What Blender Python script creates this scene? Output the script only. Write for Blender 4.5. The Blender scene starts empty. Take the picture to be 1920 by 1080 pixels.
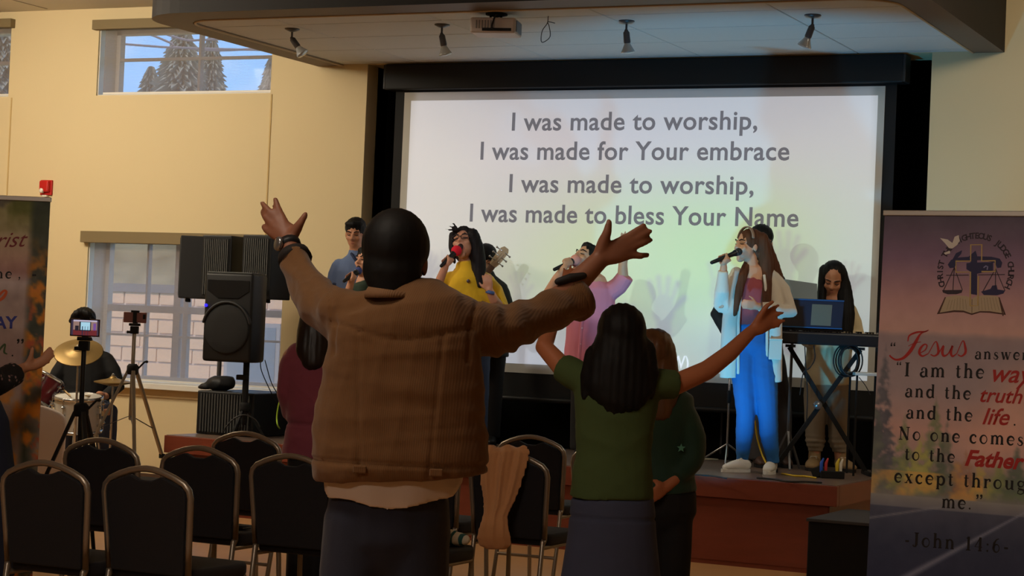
import bpy, math, random
import numpy as np
from mathutils import Vector, Matrix
random.seed(7)
S = bpy.context.scene
COL = S.collection
# ---------------------------------------------------------------- camera, world, sun, exposure
F = 3759.0
HC = 1.47
YAW, PITCH, ROLL = 0.4382, 0.0221, 0.0427
_cy, _sy, _cp, _sp = math.cos(YAW), math.sin(YAW), math.cos(PITCH), math.sin(PITCH)
VIEW = np.array([-_sy*_cp, _cy*_cp, _sp])
_r0 = np.array([_cy, _sy, 0.0])
_u0 = np.cross(_r0, VIEW)
RT = math.cos(ROLL)*_r0 + math.sin(ROLL)*_u0
UP = -math.sin(ROLL)*_r0 + math.cos(ROLL)*_u0
CAM = np.array([0, 0, HC])
HR = np.array([_cy, _sy, 0.0])          # level direction to the camera's right
HF = np.array([-_sy, _cy, 0.0])         # level direction away from the camera
ZU = np.array([0, 0, 1.0])

cam = bpy.data.cameras.new('camera'); camo = bpy.data.objects.new('camera', cam); COL.objects.link(camo)
m3 = Matrix((RT, UP, -VIEW)).transposed().to_4x4(); m3.translation = Vector(CAM)
camo.matrix_world = m3
cam.sensor_width = 36; cam.lens = 36*F/1920; cam.clip_end = 500
S.camera = camo
S.view_settings.view_transform = 'Standard'; S.view_settings.look = 'None'
S.view_settings.gamma = 1.0; S.view_settings.use_curve_mapping = False
S.view_settings.exposure = 0.0

wd = bpy.data.worlds.new('world'); S.world = wd; wd.use_nodes = True
nt = wd.node_tree; nt.nodes.clear()
wo = nt.nodes.new('ShaderNodeOutputWorld'); wb = nt.nodes.new('ShaderNodeBackground')
tc = nt.nodes.new('ShaderNodeTexCoord'); nz = nt.nodes.new('ShaderNodeTexNoise'); nz.inputs['Scale'].default_value = 9; nz.inputs['Detail'].default_value = 5
cr = nt.nodes.new('ShaderNodeValToRGB'); cr.color_ramp.elements[0].position = .50; cr.color_ramp.elements[1].position = .72
cr.color_ramp.elements[0].color = (.19, .41, .74, 1); cr.color_ramp.elements[1].color = (.56, .62, .68, 1)
nt.links.new(tc.outputs['Generated'], nz.inputs['Vector']); nt.links.new(nz.outputs['Fac'], cr.inputs['Fac'])
nt.links.new(cr.outputs['Color'], wb.inputs['Color']); nt.links.new(wb.outputs['Background'], wo.inputs['Surface'])
wb.inputs['Strength'].default_value = 3.3

def aim(o, target):
    d = Vector(target) - o.location
    o.rotation_euler = d.to_track_quat('-Z', 'Y').to_euler()

def area(name, loc, target, size, power, color, size_y=None):
    l = bpy.data.lights.new(name, 'AREA'); l.energy = power; l.color = color; l.size = size
    if size_y: l.shape = 'RECTANGLE'; l.size_y = size_y
    o = bpy.data.objects.new(name, l); COL.objects.link(o); o.location = loc; aim(o, target); return o

sun = bpy.data.lights.new('sun', 'SUN'); sun.energy = 4.5; sun.angle = .01; sun.color = (1, .88, .70)
suno = bpy.data.objects.new('sun', sun); COL.objects.link(suno); suno.location = (-10, 0, 20); aim(suno, (-10.5, 12, 4))

WARM = (1, .88, .69)
area('ceiling_light_left_lamp', (-11.0, 11.2, 4.05), (-10.4, 14.4, 1.6), 1.2, 112, WARM, .6)
area('ceiling_light_mid_lamp', (-9.3, 10.0, 4.05), (-8.6, 14.4, 1.2), 1.2, 70, WARM, .6)
area('ceiling_light_right_lamp', (-1.6, 11.6, 4.05), (-2.4, 14.4, 2.0), 1.0, 42, WARM, .6)
area('hall_fill_lamp', (-3.4, 3.4, 4.05), (-3.4, 4.6, 0), 1.6, 44, (1, .86, .70), .6)  # unseen fill lamp added to lighten the backs of the audience
area('rear_fill_lamp', (-3.6, -.8, 4.05), (-3.6, 2.0, 0), 1.6, 56, (1, .88, .76), .6)  # second fill added behind the camera to brighten the foreground
# the hall's video projector, hung from the ceiling ahead of the camera and out of frame
pl = bpy.data.lights.new('projector_lamp', 'SPOT'); pl.energy = 340; pl.spot_size = math.radians(60); pl.spot_blend = 0; pl.shadow_soft_size = .03
plo = bpy.data.objects.new('projector_lamp', pl); COL.objects.link(plo); plo.location = (-5.8, 8.0, 3.3)
aim(plo, (-5.8, 14.43, 2.33))
pl.use_nodes = True
pn = pl.node_tree; pe = [n for n in pn.nodes if n.type == 'EMISSION'][0]
pt = pn.nodes.new('ShaderNodeTexCoord'); psx = pn.nodes.new('ShaderNodeSeparateXYZ')
pn.links.new(pt.outputs['Normal'], psx.inputs['Vector'])
def pmath(op, a, b=None):
    n = pn.nodes.new('ShaderNodeMath'); n.operation = op
    for i, v in enumerate((a, b)):
        if v is None: continue
        if isinstance(v, (int, float)): n.inputs[i].default_value = v
        else: pn.links.new(v, n.inputs[i])
    return n.outputs[0]
az = pmath('ABSOLUTE', psx.outputs['Z'])
ax = pmath('ABSOLUTE', pmath('DIVIDE', psx.outputs['X'], az))
ay = pmath('ABSOLUTE', pmath('DIVIDE', psx.outputs['Y'], az))
msk = pmath('MULTIPLY', pmath('LESS_THAN', ax, 1.95/6.5), pmath('LESS_THAN', ay, 1.08/6.5))
pn.links.new(msk, pe.inputs['Strength']); 
nx_ = pmath('DIVIDE', psx.outputs['X'], az); ny_ = pmath('DIVIDE', psx.outputs['Y'], az)
q1 = pmath('POWER', pmath('ABSOLUTE', pmath('DIVIDE', pmath('SUBTRACT', nx_, .13), .20)), 2); q2 = pmath('POWER', pmath('ABSOLUTE', pmath('DIVIDE', pmath('ADD', ny_, .06), .12)), 2)
gf = pmath('EXPONENT', pmath('MULTIPLY', pmath('ADD', q1, q2), -1.0))
pmx = pn.nodes.new('ShaderNodeMix'); pmx.data_type = 'RGBA'; pn.links.new(gf, pmx.inputs['Factor']); pmx.inputs['A'].default_value = (.74, .76, .98, 1); pmx.inputs['B'].default_value = (.62, .98, .50, 1)
pn.links.new(pmx.outputs['Result'], pe.inputs['Color'])
# blue stage uplight on the floor ahead of the stage
bl = bpy.data.lights.new('stage_uplight_lamp', 'SPOT'); bl.energy = 165; bl.color = (.07, .55, 1); bl.spot_size = math.radians(70); bl.spot_blend = .6; bl.shadow_soft_size = .06
blo = bpy.data.objects.new('stage_uplight_lamp', bl); COL.objects.link(blo); blo.location = (-4.35, 11.6, .36); aim(blo, (-4.42, 12.6, 1.40))

# ---------------------------------------------------------------- helpers
def ray(px, py): return VIEW + RT*(px-960)/F + UP*(540-py)/F
def at(px, py, d): return CAM + ray(px, py)*d
def onY(px, py, Y): v = ray(px, py); return CAM + v*(Y/v[1])
def onZ(px, py, Z): v = ray(px, py); return CAM + v*((Z-HC)/v[2])
def onP(px, py, o, n): v = ray(px, py); return CAM + v*(np.dot(np.asarray(o)-CAM, n)/np.dot(v, n))

def lin(c):
    c = np.asarray(c, float)/255
    return np.where(c <= .04045, c/12.92, ((c+.055)/1.055)**2.4)
MATS = {}
def M(name, rgb, rough=.6, metal=0., bump=None, var=None, spec=.4, wave=None, emit=None, coat=0, sheen=0, alpha=None):
    """procedural material: base colour with noise variation and a noise or wave bump"""
    if name in MATS: return MATS[name]
    m = bpy.data.materials.new(name); m.use_nodes = True; n = m.node_tree; b = n.nodes['Principled BSDF']
    col = tuple(lin(rgb))+(1,)
    b.inputs['Base Color'].default_value = col; b.inputs['Roughness'].default_value = rough; b.inputs['Metallic'].default_value = metal
    b.inputs['Specular IOR Level'].default_value = spec
    if coat: b.inputs['Coat Weight'].default_value = coat
    if sheen: b.inputs['Sheen Weight'].default_value = sheen
    tcn = n.nodes.new('ShaderNodeTexCoord')
    if var:
        nz = n.nodes.new('ShaderNodeTexNoise'); nz.inputs['Scale'].default_value = var[0]; nz.inputs['Detail'].default_value = 4
        mp = n.nodes.new('ShaderNodeMapping'); mp.inputs['Scale'].default_value = var[2] if len(var) > 2 else (1, 1, 1)
        mx = n.nodes.new('ShaderNodeMix'); mx.data_type = 'RGBA'
        k = var[1]
        mx.inputs['A'].default_value = tuple(min(1, c*(1-k)) for c in col[:3])+(1,); mx.inputs['B'].default_value = tuple(min(1, c*(1+k)) for c in col[:3])+(1,)
        n.links.new(tcn.outputs['Object'], mp.inputs['Vector']); n.links.new(mp.outputs['Vector'], nz.inputs['Vector'])
        n.links.new(nz.outputs['Fac'], mx.inputs['Factor']); n.links.new(mx.outputs['Result'], b.inputs['Base Color'])
    if bump or wave:
        bp = n.nodes.new('ShaderNodeBump')
        if wave:
            t = n.nodes.new('ShaderNodeTexWave'); t.inputs['Scale'].default_value = wave[0]; t.bands_direction = wave[2]; bp.inputs['Strength'].default_value = wave[1]
        else:
            t = n.nodes.new('ShaderNodeTexNoise'); t.inputs['Scale'].default_value = bump[0]; t.inputs['Detail'].default_value = 3; bp.inputs['Strength'].default_value = bump[1]
        bp.inputs['Distance'].default_value = .004
        n.links.new(tcn.outputs['Object'], t.inputs['Vector']); n.links.new(t.outputs['Fac'], bp.inputs['Height']); n.links.new(bp.outputs['Normal'], b.inputs['Normal'])
    if emit:
        b.inputs['Emission Color'].default_value = tuple(lin(emit[0]))+(1,); b.inputs['Emission Strength'].default_value = emit[1]
    MATS[name] = m; return m

OFF = {}
def tag(o, label=None, cat=None, group=None, kind=None):
    if label: o['label'] = label
    if cat: o['category'] = cat
    if group: o['group'] = group
    if kind: o['kind'] = kind
    return o
def thing(name, label, cat, loc, group=None):
    o = bpy.data.objects.new(name, None); COL.objects.link(o); o.empty_display_size = .05
    o.location = Vector([float(x) for x in loc]); OFF[o.name] = np.array(loc, float)
    return tag(o, label, cat, group)
def unit(v): v = np.asarray(v, float); return v/(np.linalg.norm(v)+1e-12)

class MB:
    def __init__(s): s.v = []; s.f = []
    def add(s, v, f):
        b = len(s.v); s.v += [tuple(map(float, p)) for p in v]; s.f += [tuple(b+i for i in q) for q in f]; return s
    def box(s, c, size, R=None):
        c = np.asarray(c, float); h = np.asarray(size, float)/2
        pts = np.array([(x, y, z) for x in (-1, 1) for y in (-1, 1) for z in (-1, 1)])*h
        if R is not None: pts = pts@np.asarray(R)      # rows of R are the local axes
        return s.add(pts+c, [(0, 1, 3, 2), (4, 6, 7, 5), (0, 4, 5, 1), (2, 3, 7, 6), (0, 2, 6, 4), (1, 5, 7, 3)])
    def bar(s, a, b, w, h=None, ref=ZU):
        a = np.asarray(a, float); b = np.asarray(b, float); t = unit(b-a); x = unit(np.cross(t, ref)) if abs(np.dot(t, unit(ref))) < .99 else unit(np.cross(t, (1, 0, 0)))
        return s.box((a+b)/2, (w, np.linalg.norm(b-a), h or w), [x, t, np.cross(x, t)])
    def tube(s, pts, r, ref=None, n=10, flat0=False, flat1=False, sub=0, roundness=2.0):
        pts = [np.asarray(p, float) for p in pts]
        r = [r]*len(pts) if not hasattr(r, '__len__') else list(r)
        r = [(q, q) if not hasattr(q, '__len__') else q for q in r]
        if sub and len(pts) > 2:
            P = [2*pts[0]-pts[1]]+pts+[2*pts[-1]-pts[-2]]; op, orr = [], []
            for i in range(1, len(P)-2):
                for k in range(sub):
                    t = k/sub; p0, p1, p2, p3 = P[i-1:i+3]
                    op.append(.5*(2*p1+(p2-p0)*t+(2*p0-5*p1+4*p2-p3)*t*t+(3*p1-p0-3*p2+p3)*t**3))
                    a, b = r[i-1], r[i]; orr.append((a[0]+(b[0]-a[0])*t, a[1]+(b[1]-a[1])*t))
            op.append(pts[-1]); orr.append(r[-1]); pts, r = op, orr
        T = []
        for i in range(len(pts)):
            a = pts[max(i-1, 0)]; b = pts[min(i+1, len(pts)-1)]; T.append(unit(b-a))
        if ref is None:
            ref = (0, 0, 1) if abs(T[0][2]) < .8 else (1, 0, 0)
        x = np.asarray(ref, float)
        rings = []
        def ring(c, x, y, a, b):
            q = []
            for k in range(n):
                t = 2*math.pi*k/n; ct, st = math.cos(t), math.sin(t)
                if roundness != 2.0:
                    ct = math.copysign(abs(ct)**(2/roundness), ct); st = math.copysign(abs(st)**(2/roundness), st)
                q.append(c+x*a*ct+y*b*st)
            return q
        for i, c in enumerate(pts):
            x0 = np.asarray(ref, float) if i == 0 else x
            x = x0-np.dot(x0, T[i])*T[i]
            if np.linalg.norm(x) < 1e-5: x = np.cross(T[i], (0.3, .5, .8))
            x = unit(x); y = np.cross(T[i], x); a, b = r[i]
            if i == 0 and not flat0:
                m = min(a, b)
                rings += [ring(c-T[i]*m*.92, x, y, a*.38, b*.38), ring(c-T[i]*m*.6, x, y, a*.78, b*.78)]
            rings.append(ring(c, x, y, a, b))
            if i == len(pts)-1 and not flat1:
                m = min(a, b)
                rings += [ring(c+T[i]*m*.6, x, y, a*.78, b*.78), ring(c+T[i]*m*.92, x, y, a*.38, b*.38)]
        return s.loft(rings)
    def loft(s, rings, cap=True, closed=True):
        n = len(rings[0]); v = [p for q in rings for p in q]; f = []
        for i in range(len(rings)-1):
            for k in range(n if closed else n-1):
                f.append((i*n+k, i*n+(k+1) % n, (i+1)*n+(k+1) % n, (i+1)*n+k))
        if cap and closed:
            f.append(tuple(range(n))[::-1]); f.append(tuple((len(rings)-1)*n+k for k in range(n)))
        return s.add(v, f)
    def ell(s, c, r, R=None, nu=14, nv=9):
        c = np.asarray(c, float); v = []; f = []
        R = np.eye(3) if R is None else np.asarray(R)
        for j in range(1, nv):
            t = math.pi*j/nv
            for k in range(nu):
                p = 2*math.pi*k/nu; v.append(c+(np.array([math.sin(t)*math.cos(p)*r[0], math.sin(t)*math.sin(p)*r[1], math.cos(t)*r[2]]))@R)
        v += [c+np.array([0, 0, r[2]])@R, c+np.array([0, 0, -r[2]])@R]; a, b = len(v)-2, len(v)-1
        for j in range(nv-2):
            for k in range(nu): f.append((j*nu+k, (j+1)*nu+k, (j+1)*nu+(k+1) % nu, j*nu+(k+1) % nu))
        for k in range(nu): f.append((a, k, (k+1) % nu)); f.append((b, (nv-2)*nu+(k+1) % nu, (nv-2)*nu+k))
        return s.add(v, f)
    def lathe(s, o, axis, prof, n=20):
        """prof: list of (radius, height along axis)"""
        axis = unit(axis); x = unit(np.cross(axis, (.31, .2, .93) if abs(axis[2]) < .9 else (1, 0, 0))); y = np.cross(axis, x); o = np.asarray(o, float)
        return s.loft([[o+axis*h+(x*math.cos(2*math.pi*k/n)+y*math.sin(2*math.pi*k/n))*max(r, 1e-4) for k in range(n)] for r, h in prof])
    def prism(s, pts, d):
        """flat polygon pts (3D, planar) extruded by vector d"""
        n = len(pts); a = [np.asarray(p, float) for p in pts]; d = np.asarray(d, float)
        return s.add(a+[p+d for p in a], [tuple(range(n))[::-1], tuple(range(n, 2*n))]+[(k, (k+1) % n, n+(k+1) % n, n+k) for k in range(n)])
    def fixed(s):
        import bmesh
        bm = bmesh.new(); vs = [bm.verts.new(p) for p in s.v]
        for q in s.f:
            try: bm.faces.new([vs[i] for i in q])
            except ValueError: pass
        bmesh.ops.recalc_face_normals(bm, faces=bm.faces)
        return bm
    def build(s, name, mat, parent=None, smooth=False, bevel=0, seg=2, auto=None):
        bm = s.fixed()
        if bevel:
            import bmesh
            bmesh.ops.bevel(bm, geom=[e for e in bm.edges if len(e.link_faces) == 2 and e.calc_face_angle(0) > .5], offset=bevel, segments=seg, profile=.5, affect='EDGES', clamp_overlap=True)
        me = bpy.data.meshes.new(name); bm.to_mesh(me); bm.free()
        return link(name, me, mat, parent, smooth, auto)
    def remesh(s, voxel, smooth=4, disp=None):
        """fuse everything into one closed surface (voxel remesh + smoothing), optional displacement"""
        bm = s.fixed(); me = bpy.data.meshes.new('t'); bm.to_mesh(me); bm.free()
        o = bpy.data.objects.new('t', me); TMP.collection.objects.link(o)
        md = o.modifiers.new('r', 'REMESH'); md.mode = 'VOXEL'; md.voxel_size = voxel
        if smooth:
            sm = o.modifiers.new('s', 'SMOOTH'); sm.iterations = smooth; sm.factor = .5
        dg = tmp_graph()
        me2 = bpy.data.meshes.new_from_object(o.evaluated_get(dg))
        TMP.collection.objects.unlink(o); bpy.data.objects.remove(o); bpy.data.meshes.remove(me)
        n = len(me2.vertices); co = np.empty(n*3, 'f'); me2.vertices.foreach_get('co', co); co = co.reshape(-1, 3).astype(float)
        if disp is not None:
            no = np.empty(n*3, 'f'); me2.vertices.foreach_get('normal', no); no = no.reshape(-1, 3)
            co = co+no*disp(co, no)[:, None]; me2.vertices.foreach_set('co', co.astype('f').ravel()); me2.update()
        s.me = me2; return s
    def done(s, name, mat, parent=None):
        return link(name, s.me, mat, parent, True)
TMP = bpy.data.scenes.new('workbench')
def tmp_graph():
    with bpy.context.temp_override(scene=TMP, view_layer=TMP.view_layers[0]):
        dg = bpy.context.evaluated_depsgraph_get(); dg.update(); return dg
def link(name, me, mat, parent=None, smooth=False, auto=None):
    me.name = name
    if mat: me.materials.append(mat)
    n = len(me.vertices); co = np.empty(n*3, 'f'); me.vertices.foreach_get('co', co); co = co.reshape(-1, 3)
    if parent is not None: off = OFF[parent.name]
    else:
        off = np.array([(co[:, 0].min()+co[:, 0].max())/2, (co[:, 1].min()+co[:, 1].max())/2, co[:, 2].min()])
    me.vertices.foreach_set('co', (co-off).astype('f').ravel())
    if smooth: me.polygons.foreach_set('use_smooth', [True]*len(me.polygons))
    o = bpy.data.objects.new(name, me); COL.objects.link(o)
    if parent is not None: o.parent = parent
    else: o.location = Vector(off)
    OFF[o.name] = np.array(off, float)
    if auto:
        me.polygons.foreach_set('use_smooth', [True]*len(me.polygons)); me.set_sharp_from_angle(angle=auto)
    me.update(); return o
def struct(o): o['kind'] = 'structure'; return o
def folds(amp, scale, seed=0, stretch=(1, 1, 1), n=7):
    rs = np.random.RandomState(seed); K = rs.normal(size=(n, 3)); K /= np.linalg.norm(K, axis=1)[:, None]; ph = rs.uniform(0, 6.3, n); fr = rs.uniform(.6, 1.7, n)*scale
    W = rs.normal(size=(3, 3)); st = np.asarray(stretch)
    def f(co, no):
        p = co*st; wp = p+.35/scale*np.sin(p@W*scale*.6)
        v = np.zeros(len(p))
        for i in range(n): v += (1-np.abs(np.sin((wp@K[i])*fr[i]+ph[i])))**2-.35
        return amp*v/math.sqrt(n)
    return f
def strands(amp, freq, axis=(1, 0, 0), seed=0):
    rs = np.random.RandomState(seed); ph = rs.uniform(0, 6, 4); ax = unit(axis); ax2 = unit(np.cross(ax, (0, 0, 1)))
    def f(co, no):
        u = co@ax; w = co@ax2; z = co[:, 2]
        a = u*freq+.6*np.sin(z*9+ph[0])+.3*np.sin(w*freq*.4+ph[1])
        return .4*amp*(np.sin(a+ph[2])+.6*np.sin(a*2.3+w*freq+ph[3]))
    return f
# ---------------------------------------------------------------- the room
YW = 14.39; CZ = 4.17; ZS = 3.625
XL, XR, YB = -13.2, 2.6, -3.0
m_wall = M('wall_paint', (216, 197, 155), .85, bump=(60, .05), var=(1.2, .03))
m_white = M('window_white', (226, 222, 214), .5)
m_black = M('matte_black', (14, 14, 15), .8)
m_ceil = M('ceiling_white', (205, 198, 184), .9, bump=(90, .15))
m_tile = M('ceiling_tile_white', (204, 203, 198), .9, bump=(140, .25), var=(40, .03))
m_fascia = M('brown_fascia', (30, 25, 23), .65, var=(3, .08), spec=.25)
m_trim = M('taupe_trim', (105, 88, 74), .6)
def holes_wall(xs, zs, holes, y0, y1):
    X = sorted(set(list(xs)+[h[0] for h in holes]+[h[1] for h in holes])); Z = sorted(set(list(zs)+[h[2] for h in holes]+[h[3] for h in holes]))
    b = MB(); ins = lambda i, j: 0 <= i < len(X)-1 and 0 <= j < len(Z)-1 and not any(h[0] <= (X[i]+X[i+1])/2 <= h[1] and h[2] <= (Z[j]+Z[j+1])/2 <= h[3] for h in holes)
    for i in range(len(X)-1):
        for j in range(len(Z)-1):
            if not ins(i, j): continue
            a, c, d, e = X[i], X[i+1], Z[j], Z[j+1]
            b.add([(a, y0, d), (c, y0, d), (c, y0, e), (a, y0, e)], [(0, 1, 2, 3)]); b.add([(a, y1, d), (a, y1, e), (c, y1, e), (c, y1, d)], [(0, 1, 2, 3)])
            for ok, q in ((ins(i-1, j), [(a, y0, d), (a, y0, e), (a, y1, e), (a, y1, d)]), (ins(i+1, j), [(c, y0, d), (c, y1, d), (c, y1, e), (c, y0, e)]),
                          (ins(i, j-1), [(a, y0, d), (a, y1, d), (c, y1, d), (c, y0, d)]), (ins(i, j+1), [(a, y0, e), (c, y0, e), (c, y1, e), (a, y1, e)])):
                if not ok: b.add(q, [(0, 1, 2, 3)])
    return b
RX0, RX1 = -8.14, -3.46
W_UP = (-10.87, -9.07, 3.40, 4.02); W_LO = (-10.88, -8.86, .90, 2.16); W_FL = (-13.1, -11.84, 3.40, 4.07)
wf = holes_wall((XL, XR), (0, CZ), [W_UP, W_LO, W_FL, (RX0, RX1, 0, ZS)], YW, YW+.36)
import bmesh
o = wf.build('wall_front', m_wall); struct(o)
for nm, c, s in (('wall_left', (XL-.1, (YW+YB)/2, CZ/2), (.2, YW-YB+.4, CZ)), ('wall_right', (XR+.1, (YW+YB)/2, CZ/2), (.2, YW-YB+.4, CZ)), ('wall_back', ((XL+XR)/2, YB-.1, CZ/2), (XR-XL, .2, CZ))):
    struct(MB().box(c, s).build(nm, m_wall))
m_floor = M('floor_sheet', (196, 150, 100), .35, bump=(30, .04), var=(6, .1, (1, 5, 1)))
struct(MB().box(((XL+XR)/2, (YW+YB)/2+.6, -.05), (XR-XL, YW-YB+1.4, .1)).build('floor', m_floor))
struct(MB().box(((XL+XR)/2, (YW+YB)/2+.6, CZ+.05), (XR-XL+.4, YW-YB+1.4, .1)).build('ceiling', m_ceil))
# ceiling panel joints near the wall (seen top left)
rec = MB()
m_rec = M('recess_black', (10, 10, 11), .95)
rec.box(((RX0+RX1)/2, 15.42, 1.9), (RX1-RX0+.4, .06, 3.9)); rec.box((RX0-.03, 15.0, 1.9), (.06, .86, 3.9)); rec.box((RX1+.03, 15.0, 1.9), (.06, .86, 3.9)); rec.box(((RX0+RX1)/2, 15.0, 3.70), (RX1-RX0+.2, .86, .06))
struct(rec.build('wall_recess', m_rec))
# vertical joints in the wall finish below the high window corners
for k, (xj, z0, z1) in enumerate(((-9.055, 2.2, 3.39), (-11.80, .0, 3.39))):
    struct(MB().box((xj, YW-.002, (z0+z1)/2), (.012, .008, z1-z0)).build('trim_%d' % (k+1), M('joint_bead', (196, 166, 112), .8)))
# windows
m_glass = bpy.data.materials.new('window_glass'); m_glass.use_nodes = True
gn = m_glass.node_tree; gn.nodes.clear(); go = gn.nodes.new('ShaderNodeOutputMaterial'); g1 = gn.nodes.new('ShaderNodeBsdfTransparent'); g2 = gn.nodes.new('ShaderNodeBsdfGlossy'); g2.inputs['Roughness'].default_value = .02
gm = gn.nodes.new('ShaderNodeMixShader'); gm.inputs[0].default_value = .012; gn.links.new(g1.outputs[0], gm.inputs[1]); gn.links.new(g2.outputs[0], gm.inputs[2]); gn.links.new(gm.outputs[0], go.inputs[0])
m_shade = bpy.data.materials.new('solar_shade_mesh'); m_shade.use_nodes = True
gn = m_shade.node_tree; gn.nodes.clear(); go = gn.nodes.new('ShaderNodeOutputMaterial'); g1 = gn.nodes.new('ShaderNodeBsdfTransparent'); g2 = gn.nodes.new('ShaderNodeBsdfTranslucent'); g3 = gn.nodes.new('ShaderNodeBsdfDiffuse')
g1.inputs[0].default_value = (.95, .95, .97, 1); g2.inputs[0].default_value = tuple(lin((188, 176, 168)))+(1,); g3.inputs[0].default_value = tuple(lin((176, 158, 140)))+(1,)
ga = gn.nodes.new('ShaderNodeMixShader'); ga.inputs[0].default_value = .5; gn.links.new(g2.outputs[0], ga.inputs[1]); gn.links.new(g3.outputs[0], ga.inputs[2])
gm = gn.nodes.new('ShaderNodeMixShader'); gm.inputs[0].default_value = .36; gn.links.new(g1.outputs[0], gm.inputs[1]); gn.links.new(ga.outputs[0], gm.inputs[2])
# fine horizontal weave
gw = gn.nodes.new('ShaderNodeTexWave'); gw.bands_direction = 'Z'; gw.inputs['Scale'].default_value = 45; gtc = gn.nodes.new('ShaderNodeTexCoord'); gmr = gn.nodes.new('ShaderNodeMapRange'); gmr.inputs['To Min'].default_value = .30; gmr.inputs['To Max'].default_value = .42
gn.links.new(gtc.outputs['Object'], gw.inputs['Vector']); gn.links.new(gw.outputs['Fac'], gmr.inputs['Value']); gn.links.new(gmr.outputs[0], gm.inputs[0]); gn.links.new(gm.outputs[0], go.inputs[0])
m_val = M('shade_valance', (126, 110, 78), .7, bump=(200, .1))
m_bar = M('window_frame_grey', (196, 190, 190), .5)
def window(idx, h, cols, rows, casement=None, label_n='', val_out=True):
    x0, x1, z0, z1 = h; yf = YW+.29
    root = bpy.data.objects.new('window_%d' % idx, None); COL.objects.link(root); root.location = ((x0+x1)/2, YW+.1, z0); OFF[root.name] = np.array(root.location); struct(root)
    f = MB(); t = .05
    for c, s in ((((x0+x1)/2, yf, z0+t/2), (x1-x0, .07, t)), (((x0+x1)/2, yf, z1-t/2), (x1-x0, .07, t)), ((x0+t/2, yf, (z0+z1)/2), (t, .07, z1-z0)), ((x1-t/2, yf, (z0+z1)/2), (t, .07, z1-z0))): f.box(c, s)
    f.build('window_frame', m_white, root)
    ln = MB()
    for c, s in (((x0+.004, YW+.15, (z0+z1)/2), (.008, .26, z1-z0)), ((x1-.004, YW+.15, (z0+z1)/2), (.008, .26, z1-z0)), (((x0+x1)/2, YW+.15, z0+.004), (x1-x0, .26, .008)), (((x0+x1)/2, YW+.15, z1-.004), (x1-x0, .26, .008))): ln.box(c, s)
    ln.build('added_white_liner', m_white, root)  # white liner added so the reveals look sunlit
    for xx, w in cols: MB().box((xx, yf, (z0+z1)/2), (w, .05, z1-z0-.1)).build('mullion', m_bar, root)
    for zz, w in rows: MB().box(((x0+x1)/2, yf-.004, zz), (x1-x0-.1, .045, w)).build('glazing_bar', m_bar, root)
    MB().box(((x0+x1)/2, yf+.02, (z0+z1)/2), (x1-x0-.08, .006, z1-z0-.08)).build('pane', m_glass, root)
    return root
YG_ = YW+.29; wx = lambda px: onY(px, 500, YG_)[0]; wz = lambda px, py: onY(px, py, YG_)[2]
window(1, W_FL, [(wx(-20)-.3, .03)], [(wz(12, 119), .03)])
window(2, W_UP, [(onY(378, 100, YG_)[0], .025)], [(wz(378, 110), .025)])
w3 = window(3, W_LO, [(wx(338), .07), (wx(280), .02), (wx(355), .05)], [(wz(290, 580), .06), (wz(290, 630), .02)])
MB().box((-9.87, YW-.02, .875), (2.12, .16, .05)).build('window_sill', M('sill_white', (225, 220, 210), .5), w3, bevel=.006)
MB().box((-9.87, YW-.004, .815), (2.06, .02, .07)).build('window_apron', M('sill_cream', (214, 190, 145), .7), w3)
def shade(h, label, left_gap, vtop, vbot, vx0, vx1):
    x0, x1, z0, z1 = h
    t = thing('roller_shade', label, 'shade', ((x0+x1)/2, YW+.03, z0), 'roller shades on the windows')
    MB().box(((vx0+vx1)/2, YW-.03, (vtop+vbot)/2), (vx1-vx0, .075, vtop-vbot)).build('valance', m_val, t, bevel=.004)
    b = MB(); n = 20
    b.loft([[((x0+left_gap), YW+.03, z0+.012), ((x1-.012), YW+.03, z0+.012), ((x1-.012), YW+.03, z1), ((x0+left_gap), YW+.03, z1)], [((x0+left_gap), YW+.0315, z0+.012), ((x1-.012), YW+.0315, z0+.012), ((x1-.012), YW+.0315, z1), ((x0+left_gap), YW+.0315, z1)]])
    b.build('shade_cloth', m_shade, t)
    MB().box(((x0+left_gap+x1-.012)/2, YW+.03, z0+.02), (x1-x0-left_gap-.02, .012, .018)).build('hem_bar', m_white, t)
shade(W_UP, 'tan roller shade over the high window beside the dark ceiling soffit', .05, 4.06, 3.975, -10.90, -9.03)
shade(W_LO, 'tan roller shade over the low window behind the drummer', .05, 2.20, 2.10, -10.92, -8.83)
shade(W_FL, 'roller shade over the high window cut off at the left edge of the photo', .05, 4.10, 4.02, -13.15, -11.80)
# soffit over the stage: dropped box with rounded corners, tiled underside
def rrect(x0, x1, y0, y1, r, n=8):
    p = [(x0, y1), ]
    for k in range(n+1):
        a = math.pi+math.pi/2*k/n; p.append((x0+r+r*math.cos(a), y0+r+r*math.sin(a)))
    for k in range(n+1):
        a = 1.5*math.pi+math.pi/2*k/n; p.append((x1-r+r*math.cos(a), y0+r+r*math.sin(a)))
    p.append((x1, y1)); return p
OUT = rrect(-8.62, -2.94, 11.72, YW, .45); INN = rrect(-8.39, -3.17, 12.02, YW, .28)
sof = MB()
n = len(OUT)
for z0, ring0 in ((None, None),):
    v = [(x, y, 3.618) for x, y in OUT]+[(x, y, CZ+.01) for x, y in OUT]+[(x, y, 3.618) for x, y in INN]+[(x, y, 3.64) for x, y in INN]
    f = [(k, k+1, n+k+1, n+k) for k in range(n-1)]
    sof.add(v, f)
so = sof.build('ceiling_soffit', m_fascia); struct(so)
tr = MB(); f = []
v = [(x, y, 3.618) for x, y in OUT]+[(x, y, 3.618) for x, y in INN]+[(x, y, 3.66) for x, y in INN]
tr.add(v, [(k, n+k, n+k+1, k+1) for k in range(n-1)]+[(n+k, 2*n+k, 2*n+k+1, n+k+1) for k in range(n-1)])
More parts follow.
